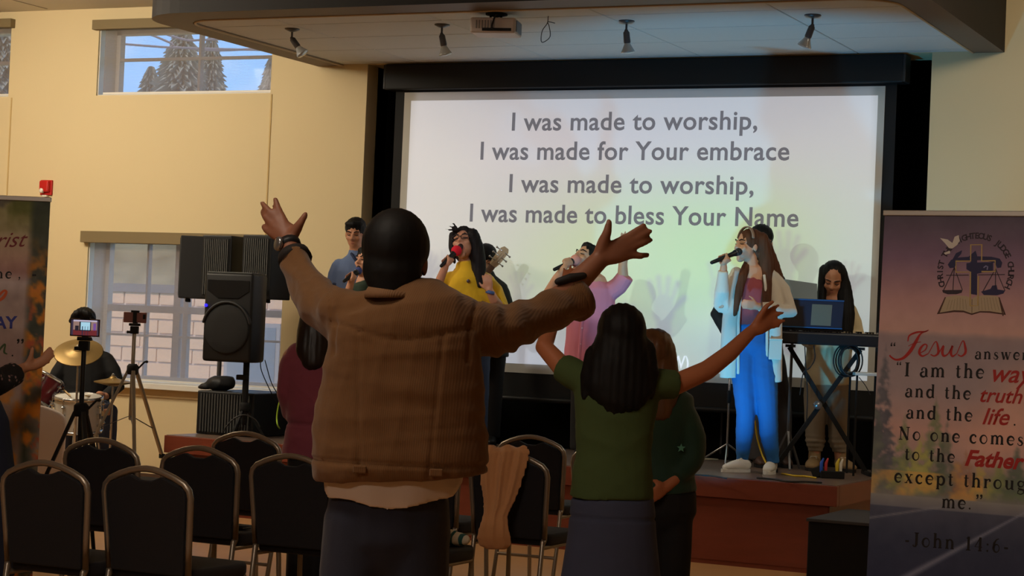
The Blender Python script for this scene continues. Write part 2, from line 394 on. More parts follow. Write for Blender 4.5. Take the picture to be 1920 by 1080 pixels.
tr.build('soffit_trim', m_trim, so)
bead = MB(); bead.tube([(x*.9985-.0005, y+.012 if y < 13 else y, 3.619) for x, y in INN], .010, n=6)
bead.build('edge_bead', M('bead_cream', (190, 170, 140), .6), so)
XG = [-8.42, -7.667, -6.45, -5.225, -4.005, -3.14]; YG = [12.0, 12.42, 13.03, 13.64, 14.25, 14.40]
for i in range(5):
    for j in range(5):
        a, b_, c, d = XG[i], XG[i+1], YG[j], YG[j+1]; g = .004
        MB().box(((a+b_)/2, (c+d)/2, 3.63+.01), (b_-a-2*g, d-c-2*g, .02)).build('ceiling_tile', m_tile, so, bevel=.004, seg=1)
gr = MB().box(((XG[0]+XG[-1])/2, 13.2, 3.656), (XG[-1]-XG[0], 2.4, .012)); gr.build('grid_backing', M('grid_joint_grey', (92, 90, 86), .9), so)  # grey backing shows as the joint lines between tiles
# hall ceiling joints top left
for xx in (-12.6, -11.38): struct(MB().box((xx, 10.5, CZ-.002), (.012, 7.6, .006)).build('trim_%d' % (3 if xx < -12 else 4), M('ceiling_joint', (150, 140, 122), .9)))
# hall ceiling lights; the last two are unseen panels added as fill
for nm, (x, y), lab in (('l', (-11.0, 11.2), 'square ceiling light panel above the drummer side'), ('m', (-9.3, 10.0), 'square ceiling light panel left of the soffit'), ('r', (-1.6, 11.6), 'square ceiling light panel right of the soffit'), ('h', (-3.4, 3.4), 'added fill light panel over the rear chairs'), ('b', (-3.6, -.8), 'added fill light panel at the back of the hall')):
    t = thing('ceiling_light', lab, 'light', (x, y, CZ-.03)); fr = MB()
    for c, s in (((x-.61, y, CZ-.02), (.04, .64, .04)), ((x+.61, y, CZ-.02), (.04, .64, .04)), ((x, y-.31, CZ-.02), (1.26, .04, .04)), ((x, y+.31, CZ-.02), (1.26, .04, .04))): fr.box(c, s)
    fr.build('frame', m_white, t); MB().box((x, y, CZ-.008), (1.2, .6, .012)).build('diffuser', M('diffuser_glow', (255, 235, 200), .6, emit=((255, 220, 165), 1.5)), t)
# baseboard
struct(MB().box(((XL+RX0)/2-.35, YW-.012, .06), (RX0-XL-.7, .02, .12)).build('baseboard_front', M('baseboard_brown', (80, 58, 44), .6)))
# fire alarm
p = onY(89, 352, YW)
t = thing('fire_alarm', 'red fire alarm strobe on the beige wall above the left banner', 'alarm', (p[0], YW, p[2]-.06))
m_red = M('alarm_red', (186, 24, 22), .4)
MB().box((p[0], YW-.012, p[2]), (.125, .024, .135)).build('backplate', m_red, t, bevel=.006); MB().box((p[0], YW-.04, p[2]+.01), (.10, .04, .10)).build('body', m_red, t, bevel=.012)
MB().lathe((p[0]-.02, YW-.055, p[2]-.03), (0, -1, 0), [(.022, -.01), (.022, .008), (.014, .016), (0, .017)], 14).build('strobe_lens', M('strobe_clear', (225, 220, 205), .2), t, smooth=True)
MB().box((p[0], YW-.03, p[2]-.075), (.05, .02, .015)).build('test_tab', M('tab_white', (220, 215, 200), .5), t)
# ---------------------------------------------------------------- outside the windows
m_ground = M('outside_grass', (110, 120, 80), .95, var=(2, .3))
struct(MB().box((-14, 40, -.35), (90, 51, .1)).build('ground', m_ground))
hill = MB(); rows = []
for j in range(9):
    yy = 28.5+j*.6+max(0, j-6)*8; zz = [0, .8, 1.6, 2.4, 3.0, 3.45, 3.65, 3.7, 3.7][j]
    rows.append([(-50+i*1.6, yy, -.35+zz+.10*math.sin(i*1.3+j)+.08*math.sin(i*2.9+j*2)) for i in range(50)])
hill.loft(rows, cap=False, closed=False); struct(hill.build('hillside', M('hill_brush', (128, 116, 92), 1.0, var=(1.3, .75, (1, 1, 2.2)), spec=0), smooth=True))
# neighbouring pale brick building seen through the low shade
mB = M('pale_brick', (228, 182, 150), .9, var=(1.5, .06)); nb = thing('brick_building', 'pale brick building seen outside through the low shaded window', 'building', (-17.5, 24, -.3))
MB().box((-17.5, 26, .75), (9, 4, 2.1)).build('wall', M('building_mortar', (220, 200, 185), .9), nb)
bs = bpy.data.meshes.new('brick'); bmx = MB().box((0, 0, 0), (.58, .03, .18)).fixed(); bmx.to_mesh(bs); bmx.free(); bs.materials.append(mB)
for r_ in range(10):
    for c_ in range(14):
        x = -21.7+c_*.61+(r_ % 2)*.3
        b = bpy.data.objects.new('brick', bs); COL.objects.link(b); b.parent = nb; b.location = (x+17.5, -.012-.0, -.2+.3+.1+r_*.205)
MB().box((-17.5, 26.1, 1.88), (9.2, 4.3, .12)).build('roof', M('building_roof', (120, 112, 112), .8), nb)
wn = MB().box((-15.2, 23.97, .75), (.9, .08, 1.4)).build('window', M('building_window_frame', (160, 150, 150), .6), nb); MB().box((-15.2, 23.93, .75), (.78, .02, 1.28)).build('pane', M('building_pane', (120, 125, 135), .2), wn)
m_leaf = M('conifer_green', (136, 136, 126), .9, var=(3, .3)); m_trunk = M('bark', (92, 76, 62), .9, bump=(20, .5))
def conifer(x, y, h, r, lab, seed):
    t = thing('conifer_tree', lab, 'tree', (x, y, 3.2)); rs = random.Random(seed)
    MB().tube([(x, y, 3.2), (x, y, h*.95)], [.16, .03], n=8).build('trunk', m_trunk, t, smooth=True)
    c = MB()
    for k in range(64):
        f = k/63; zz = 3.3+(h-3.3)*f; rr = r*(1-f)**.8+.12
        for q in range(20):
            a = 6.283*q/20+k*.7+rs.uniform(-.2, .2); L = rr*rs.uniform(.7, 1.1); dz = -.25*L
            tip = np.array([x+L*math.cos(a), y+L*math.sin(a), zz+dz]); b0 = np.array([x, y, zz+.1]); w = np.array([-math.sin(a), math.cos(a), 0])*L*.13
            mid = b0*.45+tip*.55
            c.add([b0, mid+w+(0, 0, .05), tip, mid-w+(0, 0, .05), mid-(0, 0, .22*L)], [(0, 1, 2), (0, 2, 3), (0, 4, 1), (1, 4, 2), (0, 3, 4), (3, 2, 4)])
    o = c.build('foliage', m_leaf, t); o['kind'] = 'stuff'
for k, (px, py, Y, r, lab) in enumerate(((342, 78, 34, 1.15, 'tallest conifer tree outside the high window'), (396, 96, 37, .75, 'narrower conifer just right of the tallest tree outside'), (282, 158, 36, .8, 'low conifer left of the tallest tree outside'), (508, 140, 40, .7, 'conifer at the right side of the high window'), (8, 60, 34, 1.5, 'conifer outside the window at the left edge'))):
    p = onY(px, py, Y); conifer(p[0], Y, p[2]+.3, r*1.25, lab, k)
for k, L in enumerate((((120, 8), (225, 40), (273, 52), (343, 74), (377, 75), (450, 70), (600, 50)), ((120, 30), (200, 50), (235, 56), (281, 65), (323, 82), (346, 90), (600, 96)), ((120, 74), (300, 88), (346, 90), (391, 94), (433, 94), (520, 88), (600, 76)))):
    tag(MB().tube([onY(px, py, 30) for px, py in L], .022, n=5, sub=4).build('power_line', M('cable_grey', (120, 112, 118), .8)), ['upper power line crossing the sky outside the high window', 'middle power line sloping down to the tall conifer outside', 'lowest power line right of the tall conifer outside'][k], 'cable', 'power lines outside')
for px, py, lab in ((120, 0, 'wooden utility pole outside beyond the left wall'), (600, 30, 'wooden utility pole outside behind the wall left of the stage')):
    q = onY(px, py, 30); t = thing('utility_pole', lab, 'pole', (q[0], 30.0, -.3)); MB().tube([(q[0], 30.0, -.3), (q[0], 30.0, q[2]+.5)], [.14, .11], n=10).build('post', m_trunk, t, smooth=True); MB().box((q[0], 29.9, q[2]+.1), (1.6, .1, .12)).build('crossarm', m_trunk, t)
# ---------------------------------------------------------------- stage
ST = .58
m_wood = M('cherry_wood', (122, 58, 40), .38, var=(4, .18, (1, 1, 6)), bump=(40, .05))
m_deck = M('stage_deck', (118, 98, 86), .3, var=(2, .15), bump=(40, .05))
FL, FR = np.array([-8.83, 12.73]), np.array([-3.51, 12.50])      # stage front corners
stg = MB()
fp = lambda x, off=0: FL[1]+(FR[1]-FL[1])*(x-FL[0])/(FR[0]-FL[0])+off
v = [(FL[0]+.06, fp(FL[0])+.06, 0), (FR[0]-.06, fp(FR[0])+.06, 0), (FR[0]-.06, YW-.005, 0), (FL[0]+.06, YW-.005, 0)]
stg.prism(v, (0, 0, ST-.04)); stage = tag(stg.build('stage_platform', m_wood), 'low reddish wood stage platform under the singers', 'stage')
dk = MB(); dk.prism([(FL[0]+.012, fp(FL[0])+.012, ST-.035), (FR[0]-.012, fp(FR[0])+.012, ST-.035), (FR[0]-.012, YW-.002, ST-.035), (FL[0]+.012, YW-.002, ST-.035)], (0, 0, .035)); dk.build('deck', m_deck, stage)
ft = MB(); ft.prism([(FL[0], fp(FL[0]), ST-.135), (FR[0], fp(FR[0]), ST-.135), (FR[0], fp(FR[0])+.06, ST-.135), (FL[0], fp(FL[0])+.06, ST-.135)], (0, 0, .131)); ft.build('front_fascia', m_wood, stage, bevel=.004)
for nm, x in (('end_fascia', FL[0]), ('end_fascia', FR[0]-.06)):
    e = MB(); e.prism([(x, fp(x)+.06, ST-.135), (x+.06, fp(x)+.06, ST-.135), (x+.06, YW-.005, ST-.135), (x, YW-.005, ST-.135)], (0, 0, .131)); e.build(nm, m_wood, stage)
for k in range(5):      # front panels with seams
    x0 = FL[0]+.07+k*1.038; x1 = x0+1.03
    q = MB(); q.prism([(x0, fp(x0)+.052, .03), (x1, fp(x1)+.052, .03), (x1, fp(x1)+.07, .03), (x0, fp(x0)+.07, .03)], (0, 0, ST-.17)); q.build('front_panel', m_wood, stage, bevel=.002, seg=1)
# dark end box right of the stage
b = thing('black_box', 'black carpeted step box at the right end of the stage', 'box', (-3.22, 12.25, 0))
MB().box((-3.19, 12.2, .205), (.56, .9, .41)).build('body', M('black_carpet', (17, 16, 17), .95, bump=(300, .3)), b, bevel=.01); MB().box((-3.19, 12.2, .418), (.58, .92, .02)).build('lid', M('step_top_grey', (60, 58, 60), .8), b, bevel=.004)
# ---------------------------------------------------------------- projection screen
YS = 14.43
sl, sr, stp, sbt = -7.807, -3.807, 3.394, 1.153
scr = thing('projection_screen', 'large pull down projection screen showing song lyrics', 'screen', ((sl+sr)/2, YS, 1.0))
m_vinyl = M('screen_black', (15, 15, 15), .75)
MB().box(((sl+sr)/2, YS, 3.515), (4.30, .15, .21)).build('housing', M('housing_black', (16, 16, 16), .6), scr, bevel=.01)
for sx in (-1, 1): MB().box(((sl+sr)/2+sx*2.155, YS, 3.515), (.02, .15, .2)).build('end_cap', M('housing_grey', (45, 45, 45), .5), scr, bevel=.005)
MB().box(((sl+sr)/2, YS+.012, (3.42+.96)/2), (4.17, .008, 3.42-.96)).build('black_border', m_vinyl, scr)
MB().tube([(sl-.1, YS+.012, .95), (sr+.1, YS+.012, .95)], .022, n=10).build('weight_bar', M('bar_black', (20, 20, 20), .5), scr, smooth=True)
MB().box(((sl+sr)/2, YS+.004, (stp+sbt)/2), (sr-sl, .006, stp-sbt)).build('white_surface', M('screen_white', (196, 194, 186), .85), scr)
# the projected slide: colours of the picture itself, given per point of a fine grid
im0, im1, iz1, iz0 = -7.742, -3.858, 3.325, 1.225
nx, nz = 240, 132
gx, gz = np.meshgrid(np.linspace(0, 1, nx), np.linspace(0, 1, nz))     # z up
def mixc(a, b, t): return a+(b-a)*t[..., None]
def gauss(cx, cz, rx, rz): return np.exp(-(((gx-cx)/rx)**2+((gz-cz)/rz)**2))
C = np.zeros((nz, nx, 3))+np.array([200, 198, 214.])
C = mixc(C, np.array([214, 214, 222.]), gz)
C = mixc(C, np.array([186, 236, 146.]), 1.0*gauss(.66, .42, .30, .27))
C = mixc(C, np.array([206, 238, 176.]), .7*gauss(.45, .34, .25, .22))
C = mixc(C, np.array([206, 230, 238.]), .75*gauss(.98, .30, .16, .5))
C = mixc(C, np.array([218, 206, 226.]), .5*gauss(.50, .82, .35, .12)); C = mixc(C, np.array([216, 226, 246.]), .9*gauss(.25, .0, .45, .14))
C = mixc(C, np.array([196, 226, 214.]), .5*gauss(.70, .05, .2, .12)); C = mixc(C, np.array([222, 224, 214.]), .6*gauss(.08, .5, .12, .4))
def hand2d(cx, cz, s, tilt, dark, arm=.3):
    """raised open hand with five fingers, faint silhouette in the slide"""
    asp = (im1-im0)/(iz1-iz0); X = (gx-cx)*asp; Z = gz-cz; ct, stt = math.cos(tilt), math.sin(tilt); U = (X*ct+Z*stt)/s; V = (-X*stt+Z*ct)/s
    d = np.full_like(U, 9.)
    def seg(ax_, az_, bx, bz, r):
        nonlocal d
        bax, baz = bx-ax_, bz-az_; h = np.clip(((U-ax_)*bax+(V-az_)*baz)/(bax**2+baz**2), 0, 1)
        d = np.minimum(d, np.hypot(U-ax_-bax*h, V-az_-baz*h)-r)
    seg(0, -.05, 0, .12, .22); seg(0, -arm/s, 0, 0, .15)
    for a, b, t in ((-.16, .3, -.30), (-.05, .38, -.1), (.07, .36, .1), (.17, .26, .3)): seg(a, .2, a+math.sin(t)*.42*1, .25+b, .052)
    seg(.18, .0, .42, .22, .06)
    return dark*np.clip(.5-d/.10, 0, 1)
for h in ((.055, .33, .13, .0, .10, .22), (.10, .36, .10, -.1, .10, .2), (.27, .26, .13, .1, .09, .3), (.37, .24, .12, 0, .07, .2), (.50, .14, .16, -.2, .10, .2), (.585, .22, .19, .06, .16, .4), (.70, .30, .17, -.05, .10, .3), (.83, .40, .18, .1, .15, .3), (.955, .33, .13, 0, .12, .3)):
    m = hand2d(*h); C = mixc(C, np.array([166, 166, 182.]), np.clip(m*4.5, 0, .8))
sm = MB(); V = [(im0+(im1-im0)*i/(nx-1), YS-.002, iz0+(iz1-iz0)*j/(nz-1)) for j in range(nz) for i in range(nx)]
me = bpy.data.meshes.new('slide'); me.from_pydata(V, [], [(j*nx+i, j*nx+i+1, (j+1)*nx+i+1, (j+1)*nx+i) for j in range(nz-1) for i in range(nx-1)])
ca = me.color_attributes.new('picture', 'FLOAT_COLOR', 'POINT'); ca.data.foreach_set('color', np.concatenate([lin(C.reshape(-1, 3)), np.ones((nx*nz, 1))], 1).astype('f').ravel())
m_sl = bpy.data.materials.new('slide_picture'); m_sl.use_nodes = True; n_ = m_sl.node_tree; b_ = n_.nodes['Principled BSDF']; a_ = n_.nodes.new('ShaderNodeVertexColor'); a_.layer_name = 'picture'
b_.inputs['Base Color'].default_value = tuple(lin((205, 205, 200)))+(1,); b_.inputs['Roughness'].default_value = .9; b_.inputs['Specular IOR Level'].default_value = .1
n_.links.new(a_.outputs['Color'], b_.inputs['Emission Color']); SLIDE_E = .42; b_.inputs['Emission Strength'].default_value = SLIDE_E  # slide glows by itself, standing in for part of the projected light
link('slide', me, m_sl, scr)
m_ly = M('lyric_grey', (84, 84, 88), .9, emit=((126, 124, 130), .5), spec=.1)
def text_mesh(txt, size, bold=0., shear=0., ext=.0006, space=1.0, align='CENTER'):
    cu = bpy.data.curves.new('t', 'FONT'); cu.body = txt; cu.size = size; cu.align_x = align; cu.offset = bold; cu.shear = shear; cu.extrude = ext; cu.space_character = space; cu.resolution_u = 4
    o = bpy.data.objects.new('t', cu); TMP.collection.objects.link(o); dg = tmp_graph()
    me = bpy.data.meshes.new_from_object(o.evaluated_get(dg)); TMP.collection.objects.unlink(o); bpy.data.objects.remove(o); bpy.data.curves.remove(cu)
    return me
def place_text(name, me, fit, o, ux, uy, mat, parent, lift=.0015):
    """fit = (u0,u1,v baseline, cap height): stretch the text mesh into the frame o + u*ux + v*uy"""
    n = len(me.vertices); co = np.empty(n*3, 'f'); me.vertices.foreach_get('co', co); co = co.reshape(-1, 3).astype(float)
    x0, x1 = co[:, 0].min(), co[:, 0].max(); u0, u1, vb, k = fit
    ux, uy = np.asarray(ux), np.asarray(uy); nrm = np.cross(ux, uy)
    P = np.asarray(o)+np.outer(u0+(co[:, 0]-x0)/(x1-x0)*(u1-u0), ux)+np.outer(vb+co[:, 1]*k, uy)+np.outer(co[:, 2]+lift, nrm)
    me.vertices.foreach_set('co', P.astype('f').ravel()); return link(name, me, mat, parent)
def words(txt, size, bold, space):
    """one flat mesh per word, all in the coordinates of the whole line"""
    full = text_mesh(txt, size, bold, 0, .0006, space); X = [v.co.x for v in full.vertices]; bpy.data.meshes.remove(full); res = []; pre = ''
    for w in txt.split(' '):
        a_ = text_mesh(pre+w, size, bold, 0, .0006, space, 'LEFT'); xe = max(v.co.x for v in a_.vertices); bpy.data.meshes.remove(a_); pre += w+' '
        m_ = text_mesh(w, size, bold, 0, .0006, space, 'LEFT'); x1 = max(v.co.x for v in m_.vertices)
        for v in m_.vertices: v.co.x += xe-x1
        res.append(m_)
    return res
LK = 1.02
for txt, l0, l1 in (('I was made to worship,', (960, 244), (1420, 243)), ('I was made for Your embrace', (901, 300), (1480, 299)), ('I was made to worship,', (955, 360), (1413, 364)), ('I was made to bless Your Name', (881, 416), (1497, 424))):
    a, b = onY(*l0, YS), onY(*l1, YS)
    W_ = words(txt, .2, .0028, 1.04); x0_ = min(v.co.x for m_ in W_ for v in m_.vertices); x1_ = max(v.co.x for m_ in W_ for v in m_.vertices); k_ = (b[0]-a[0])/(x1_-x0_)
    for m_ in W_:
        xs_ = [v.co.x for v in m_.vertices]
        place_text('lyric_word', m_, (a[0]+(min(xs_)-x0_)*k_, a[0]+(max(xs_)-x0_)*k_, (a[2]+b[2])/2, LK), (0, YS-.004, 0), (1, 0, 0), (0, 0, 1), m_ly, scr, .0005)
a, b = onY(1258, 690, YS), onY(1291, 690, YS)
place_text('lyric_line', text_mesh('W)', .14), (a[0], b[0], a[2]-.0, 1), (0, YS-.004, 0), (1, 0, 0), (0, 0, 1), M('slide_white', (235, 240, 250), .9, emit=((232, 240, 255), .6)), scr, .0005)
# ---------------------------------------------------------------- track lamps, projector and wire on the soffit
m_iron = M('lamp_grey', (88, 88, 90), .4, .4); m_bulbg = M('par_bulb_glass', (190, 196, 196), .12, .3, spec=.8); m_bglass = M('par_face', (210, 216, 214), .15, spec=.6)
for k, (px, py, bx, by, lab) in enumerate(((548, 54, 566, 96, 'soffit spotlight nearest the windows'), (829, 46, 834, 92, 'second spotlight from the left, left of the ceiling projector'), (1175, 39, 1177, 88, 'third spotlight from the left, right of the hanging wire loop'), (1524, 28, 1509, 82, 'rightmost of the four soffit spotlights'))):
    c = onZ(px, py, 3.63); e = onY(bx, by, c[1]+.02); d = unit(e-(c-(0, 0, .06)))
    t = thing('spotlight', 'grey '+lab, 'light', c, 'four spotlights under the soffit')
    MB().lathe(c, (0, 0, -1), [(.055, 0), (.055, .006), (.03, .018), (.012, .024), (0, .025)], 20).build('canopy', m_iron, t, smooth=True)
    kn = c-np.array([0, 0, .07])
    MB().tube([c-(0, 0, .02), kn], .008, n=8).build('stem', m_iron, t, smooth=True)
    s2 = kn+d*.075
    MB().tube([kn, kn+d*.01, s2], [.014, .022, .024], n=12).build('socket', m_iron, t, smooth=True)
    MB().lathe(s2, d, [(.018, -.004), (.022, .015), (.034, .04), (.046, .062), (.048, .068), (.046, .072), (.0, .080)], 20).build('bulb', m_bulbg, t, smooth=True)
pc = onY(930, 52, 12.22); t = thing('ceiling_projector', 'small white video projector hung under the soffit', 'projector', (pc[0], pc[1], 3.62))
m_pw = M('projector_white', (196, 182, 172), .45); px0 = pc[0]
Rz = [unit((.97, .24, 0)), unit((-.24, .97, 0)), ZU]
loc = lambda u, v, w: np.array([pc[0], pc[1], pc[2]])+Rz[0]*u+Rz[1]*v+np.array([0, 0, w])
MB().box(loc(0, 0, 0), (.31, .24, .105), Rz).build('case', m_pw, t, bevel=.012)
g = MB()
for k in range(7): g.box(loc(-.11+k*.02, -.1215, .005), (.008, .004, .055), Rz)
g.build('rear_vent', M('vent_grey', (120, 112, 106), .6), t)
MB().box(loc(.03, -.122, -.03), (.2, .006, .02), Rz).build('port_strip', m_black, t)
MB().box(loc(.157, -.0, .0), (.008, .17, .075), Rz).build('side_grille', M('grille_blue_grey', (110, 126, 150), .5), t)
MB().lathe(loc(.07, .12, .01), Rz[1], [(.03, 0), (.035, .02), (.03, .022), (0, .015)], 16).build('lens', M('lens_black', (12, 12, 16), .1), t, smooth=True)
MB().lathe(loc(-.0, 0, 3.628-pc[2]), (0, 0, -1), [(.075, 0), (.075, .01), (.03, .02), (0, .02)], 18).build('mount_plate', m_black, t, smooth=True)
mt = MB()
for u, v in ((-.035, -.02), (.0, .02), (.035, -.02)): mt.tube([loc(u, v, 3.615-pc[2]), loc(u*1.1, v, .05)], .009, n=6)
mt.build('mount_post', m_black, t)
MB().tube([loc(.02, -.02, 3.61-pc[2]), loc(.02, -.13, .06), loc(.0, -.135, -.02), loc(.05, -.13, -.035)], .006, n=6, sub=4).build('cable', m_black, t)
c = onZ(1028, 30, 3.63)
lp = [c, c+(-.005, 0, -.05), c+(-.04, 0, -.10), c+(-.045, 0, -.17), c+(-.02, 0, -.175), c+(.02, 0, -.14), c+(.01, 0, -.07), c+(-.002, 0, -.04), c+(.05, 0, -.05)]
tag(MB().tube(lp, .0028, n=5, sub=4).build('hanging_wire', m_black), 'thin dark wire loop hanging from the soffit beside the projector', 'wire')
# ---------------------------------------------------------------- loudspeakers at stage left
m_cab = M('speaker_black', (11, 11, 12), .5, bump=(250, .15)); m_sl2 = M('slat_grey', (70, 70, 68), .5); m_cab2 = M('speaker_charcoal', (34, 35, 37), .55, bump=(200, .1))
def slat_box(root, c, size, yaw, nsl, side=True, m=m_cab):
    """cabinet with a front grille of separate vertical slats"""
    R = [unit((math.cos(yaw), math.sin(yaw), 0)), unit((-math.sin(yaw), math.cos(yaw), 0)), ZU]; c = np.asarray(c, float); w, d, h = size
    MB().box(c, size, R).build('cabinet', m, root, bevel=.01)
    MB().box(c-R[1]*(d/2+.001), (w*.9, .004, h*.9), R).build('grille_backing', m_black, root)
    sw = w*.88/nsl
    for k in range(nsl): MB().box(c-R[1]*(d/2+.007)+R[0]*(-w*.44+sw*(k+.5)), (sw*.5, .010, h*.88), R).build('slat', m_sl2, root)
    return R
sub = thing('subwoofer', 'black subwoofer with a vertical slat grille on the left end of the stage', 'speaker', (-8.54, 13.4, ST))
slat_box(sub, (-8.53, 13.44, ST+.17), (.52, .70, .335), 0, 18)
for sx in (-1, 1):
    for sy in (-1, 1): MB().lathe((-8.53+sx*.2, 13.44+sy*.28, ST), (0, 0, 1), [(.02, 0), (.02, .006), (0, .006)], 10).build('foot', m_black, sub)
bag = MB(); q = onY(418, 733, 13.35); zb = ST+.34
for c_, r_ in (((0, 0, .05), (.12, .09, .065)), ((.05, .02, .06), (.07, .08, .06)), ((-.10, -.03, .025), (.07, .04, .03)), ((-.15, -.03, .015), (.04, .025, .018))): bag.ell(np.array([q[0], 13.3, zb])+c_, r_)
bag.remesh(.012, 4, folds(.006, 30, 3)); tag(bag.done('black_bag', M('bag_nylon', (20, 20, 22), .6)), 'small crumpled black bag lying on the subwoofer', 'bag')
# three line array cabinets on one pole standing on the subwoofer
arr = thing('speaker_array', 'cluster of three black column speakers on a pole above the subwoofer', 'speaker', (-8.6, 13.55, zb))
ax_, ay_ = onY(411, 690, 13.5)[:2]
MB().tube([(ax_, 13.5, zb), (ax_, 13.5, 1.72)], .018, n=10).build('pole', m_iron, arr, smooth=True)
MB().lathe((ax_, 13.5, zb), (0, 0, 1), [(.09, 0), (.09, .01), (.025, .02), (0, .02)], 16).build('pole_foot', m_black, arr, smooth=True)
for px, yaw, w, lab, sl_, mm in ((374, -1.05, .24, 'left cabinet turned toward the windows', 5, m_cab2), (424, .02, .27, 'middle cabinet', 13, m_cab), (500, -.02, .27, 'right cabinet', 12, m_cab)):
    cc = onY(px, 502, 13.5+(.03 if px < 400 else 0)); R = [unit((math.cos(yaw), math.sin(yaw), 0)), unit((-math.sin(yaw), math.cos(yaw), 0)), ZU]
    cb = MB().box(cc, (w, .30, .50), R).build('cabinet', mm, arr, bevel=.008); OFF[cb.name] = OFF[arr.name]
    if px > 400:
        MB().box(cc-R[1]*.152, (w*.9, .004, .45), R).build('grille_backing', m_black, cb)
        for k in range(sl_): MB().box(cc-R[1]*.158+R[0]*(w*.42*(2*(k+.5)/sl_-1)), (w*.84/sl_*.5, .01, .44), R).build('slat', m_sl2, cb)
    else:
        MB().box(cc-R[1]*.152, (w*.86, .004, .46), R).build('grille_cloth', M('grille_dark', (44, 47, 49), .7, bump=(300, .3)), cb)
        MB().box(cc-R[1]*.156+np.array([0, 0, -.14]), (.025, .006, .045), R).build('badge', M('badge_silver', (170, 170, 168), .3, .6), cb)
    for sx in (-1, 1): MB().lathe(cc+R[0]*sx*w*.3-np.array([0, 0, .25])-R[1]*.08, (0, 0, -1), [(.016, 0), (.018, .025), (.01, .03), (0, .03)], 10).build('foot', m_black, cb)
MB().box((ax_+.05, 13.5, 1.735), (.62, .06, .03)).build('mount_bar', m_black, arr)
# front loudspeaker on its stand
fc = onY(447, 596, 12.98); fs = thing('loudspeaker', 'black loudspeaker with a blue power light on a stand before the windows', 'speaker', (fc[0], 12.98, 1.12))
sc_ = pr_s = F/float(np.dot(fc-CAM, VIEW)); hh = 165/sc_; ww = .40
yaw = .12; R = [unit((math.cos(yaw), math.sin(yaw), 0)), unit((-math.sin(yaw), math.cos(yaw), 0)), ZU]
cab = MB(); a_ = [(-ww/2, -.19), (ww/2, -.19), (ww/2+.0, -.02), (ww*.34, .2), (-ww*.34, .2), (-ww/2, -.02)]
cab.prism([fc+R[0]*u+R[1]*v-ZU*hh/2 for u, v in a_], ZU*hh); fcab = cab.build('cabinet', m_cab, fs, bevel=.022, seg=3, auto=.6)
MB().prism([fc+R[0]*u+R[1]*v+ZU*(hh/2-.004) for u, v in [(x*.94, y*.94) for x, y in a_]], ZU*.012).build('top_cap', M('speaker_top_grey', (70, 74, 74), .55), fs, bevel=.006)
# circular woofer grille with an arched brow over it
rr = ww*.47; wc = fc-ZU*.09-R[1]*.192
MB().lathe(wc, -R[1], [(rr, -.002), (rr, .006), (rr*.93, .012), (rr*.5, .018), (0, .02)], 36).build('woofer_grille', M('grille_mesh', (15, 15, 16), .7, bump=(600, .6)), fs, smooth=True)
MB().tube([wc-R[1]*.004+R[0]*math.cos(t)*rr*1.06+ZU*math.sin(t)*rr*1.1 for t in np.linspace(.25, math.pi-.25, 16)], [(.012, .016)]*16, n=8).build('brow_ridge', m_cab2, fs, smooth=True)
hn = MB(); hn.prism([fc-R[1]*.1925+R[0]*u+ZU*v for u, v in ((-ww*.43, .28), (ww*.43, .28), (ww*.43, .2), (ww*.22, .145), (-ww*.22, .145), (-ww*.43, .2))], -R[1]*.004); hn.build('horn_panel', M('horn_black', (18, 18, 19), .35), fs)
MB().lathe(fc-R[1]*.195-R[0]*ww*.45+ZU*.085, -R[1], [(.012, -.004), (.012, .004), (0, .006)], 12).build('power_light', M('led_blue', (30, 30, 255), .3, emit=((40, 30, 255), 2.2)), fs)
pb = onY(462, 690, 13.0)[:2]; sst = thing('speaker_stand', 'black tripod stand holding the loudspeaker at stage left', 'stand', (pb[0], 13.0, ST))
MB().tube([(pb[0], 13.0, ST+.12), (pb[0], 13.0, 1.19)], .024, n=12).build('pole', m_black, sst, smooth=True)
MB().box((pb[0]-.012, 12.97, 1.04), (.09, .05, .04)).build('clamp', m_black, sst, bevel=.008); MB().lathe((pb[0], 13., ST+.2), (0, 0, 1), [(.035, 0), (.04, .02), (.04, .05), (.035, .07), (.026, .07)], 14).build('collar', m_black, sst, smooth=True)
for k in range(3):
    a = .5+k*2.094; MB().bar((pb[0], 13.0, ST+.24), (pb[0]+.16*math.cos(a), 13.0+.16*math.sin(a), ST+.012), .018).build('leg', m_black, sst)
# hanging speaker cables and a coil on the stage
for k, (pts, col, nm, lab) in enumerate((
    ([(488, 676, 13.2), (492, 700, 13.25), (520, 760, 13.2)], m_black, 'speaker_cable', 'left one of the dark cables hanging from the loudspeakers'),
    ([(497, 676, 13.3), (510, 720, 13.35), (530, 752, 13.3)], m_black, 'speaker_cable', 'right one of the dark cables hanging from the loudspeakers'))):
    tag(MB().tube([onY(*q) for q in pts], .004, n=5, sub=5).build(nm, col), lab, 'cable', 'cables below the loudspeakers')
def stage_cable(pts, r, mat, name, lab, sub=5, z=ST):
    P = [onZ(x, y, z+r+.001) if len(q) == 2 else at(*q) for q in pts for x, y in (q[:2],)]
    return tag(MB().tube(P, r, n=6, sub=sub).build(name, mat, smooth=True), lab, 'cable')
m_cbl = M('cable_grey_black', (36, 34, 34), .5); m_yel = M('cable_yellow', (214, 180, 40), .5); m_grn = M('cable_lime', (170, 205, 60), .5)
d0 = 15.15
stage_cable([(420, 808, d0), (424, 800, d0), (440, 784, d0), (460, 778, d0), (480, 788, d0), (487, 800, d0)], .006, m_cbl, 'looped_cable', 'thick black cable arching over the left stage edge')
ccn = onZ(400, 807, ST+.012); coil = MB()
for k in range(3): coil.tube([ccn+np.array([math.cos(t)*(.05+.012*k), .12+math.sin(t)*(.05+.012*k), .006+.006*k]) for t in np.linspace(0, 6.2, 18)], .006, n=6)
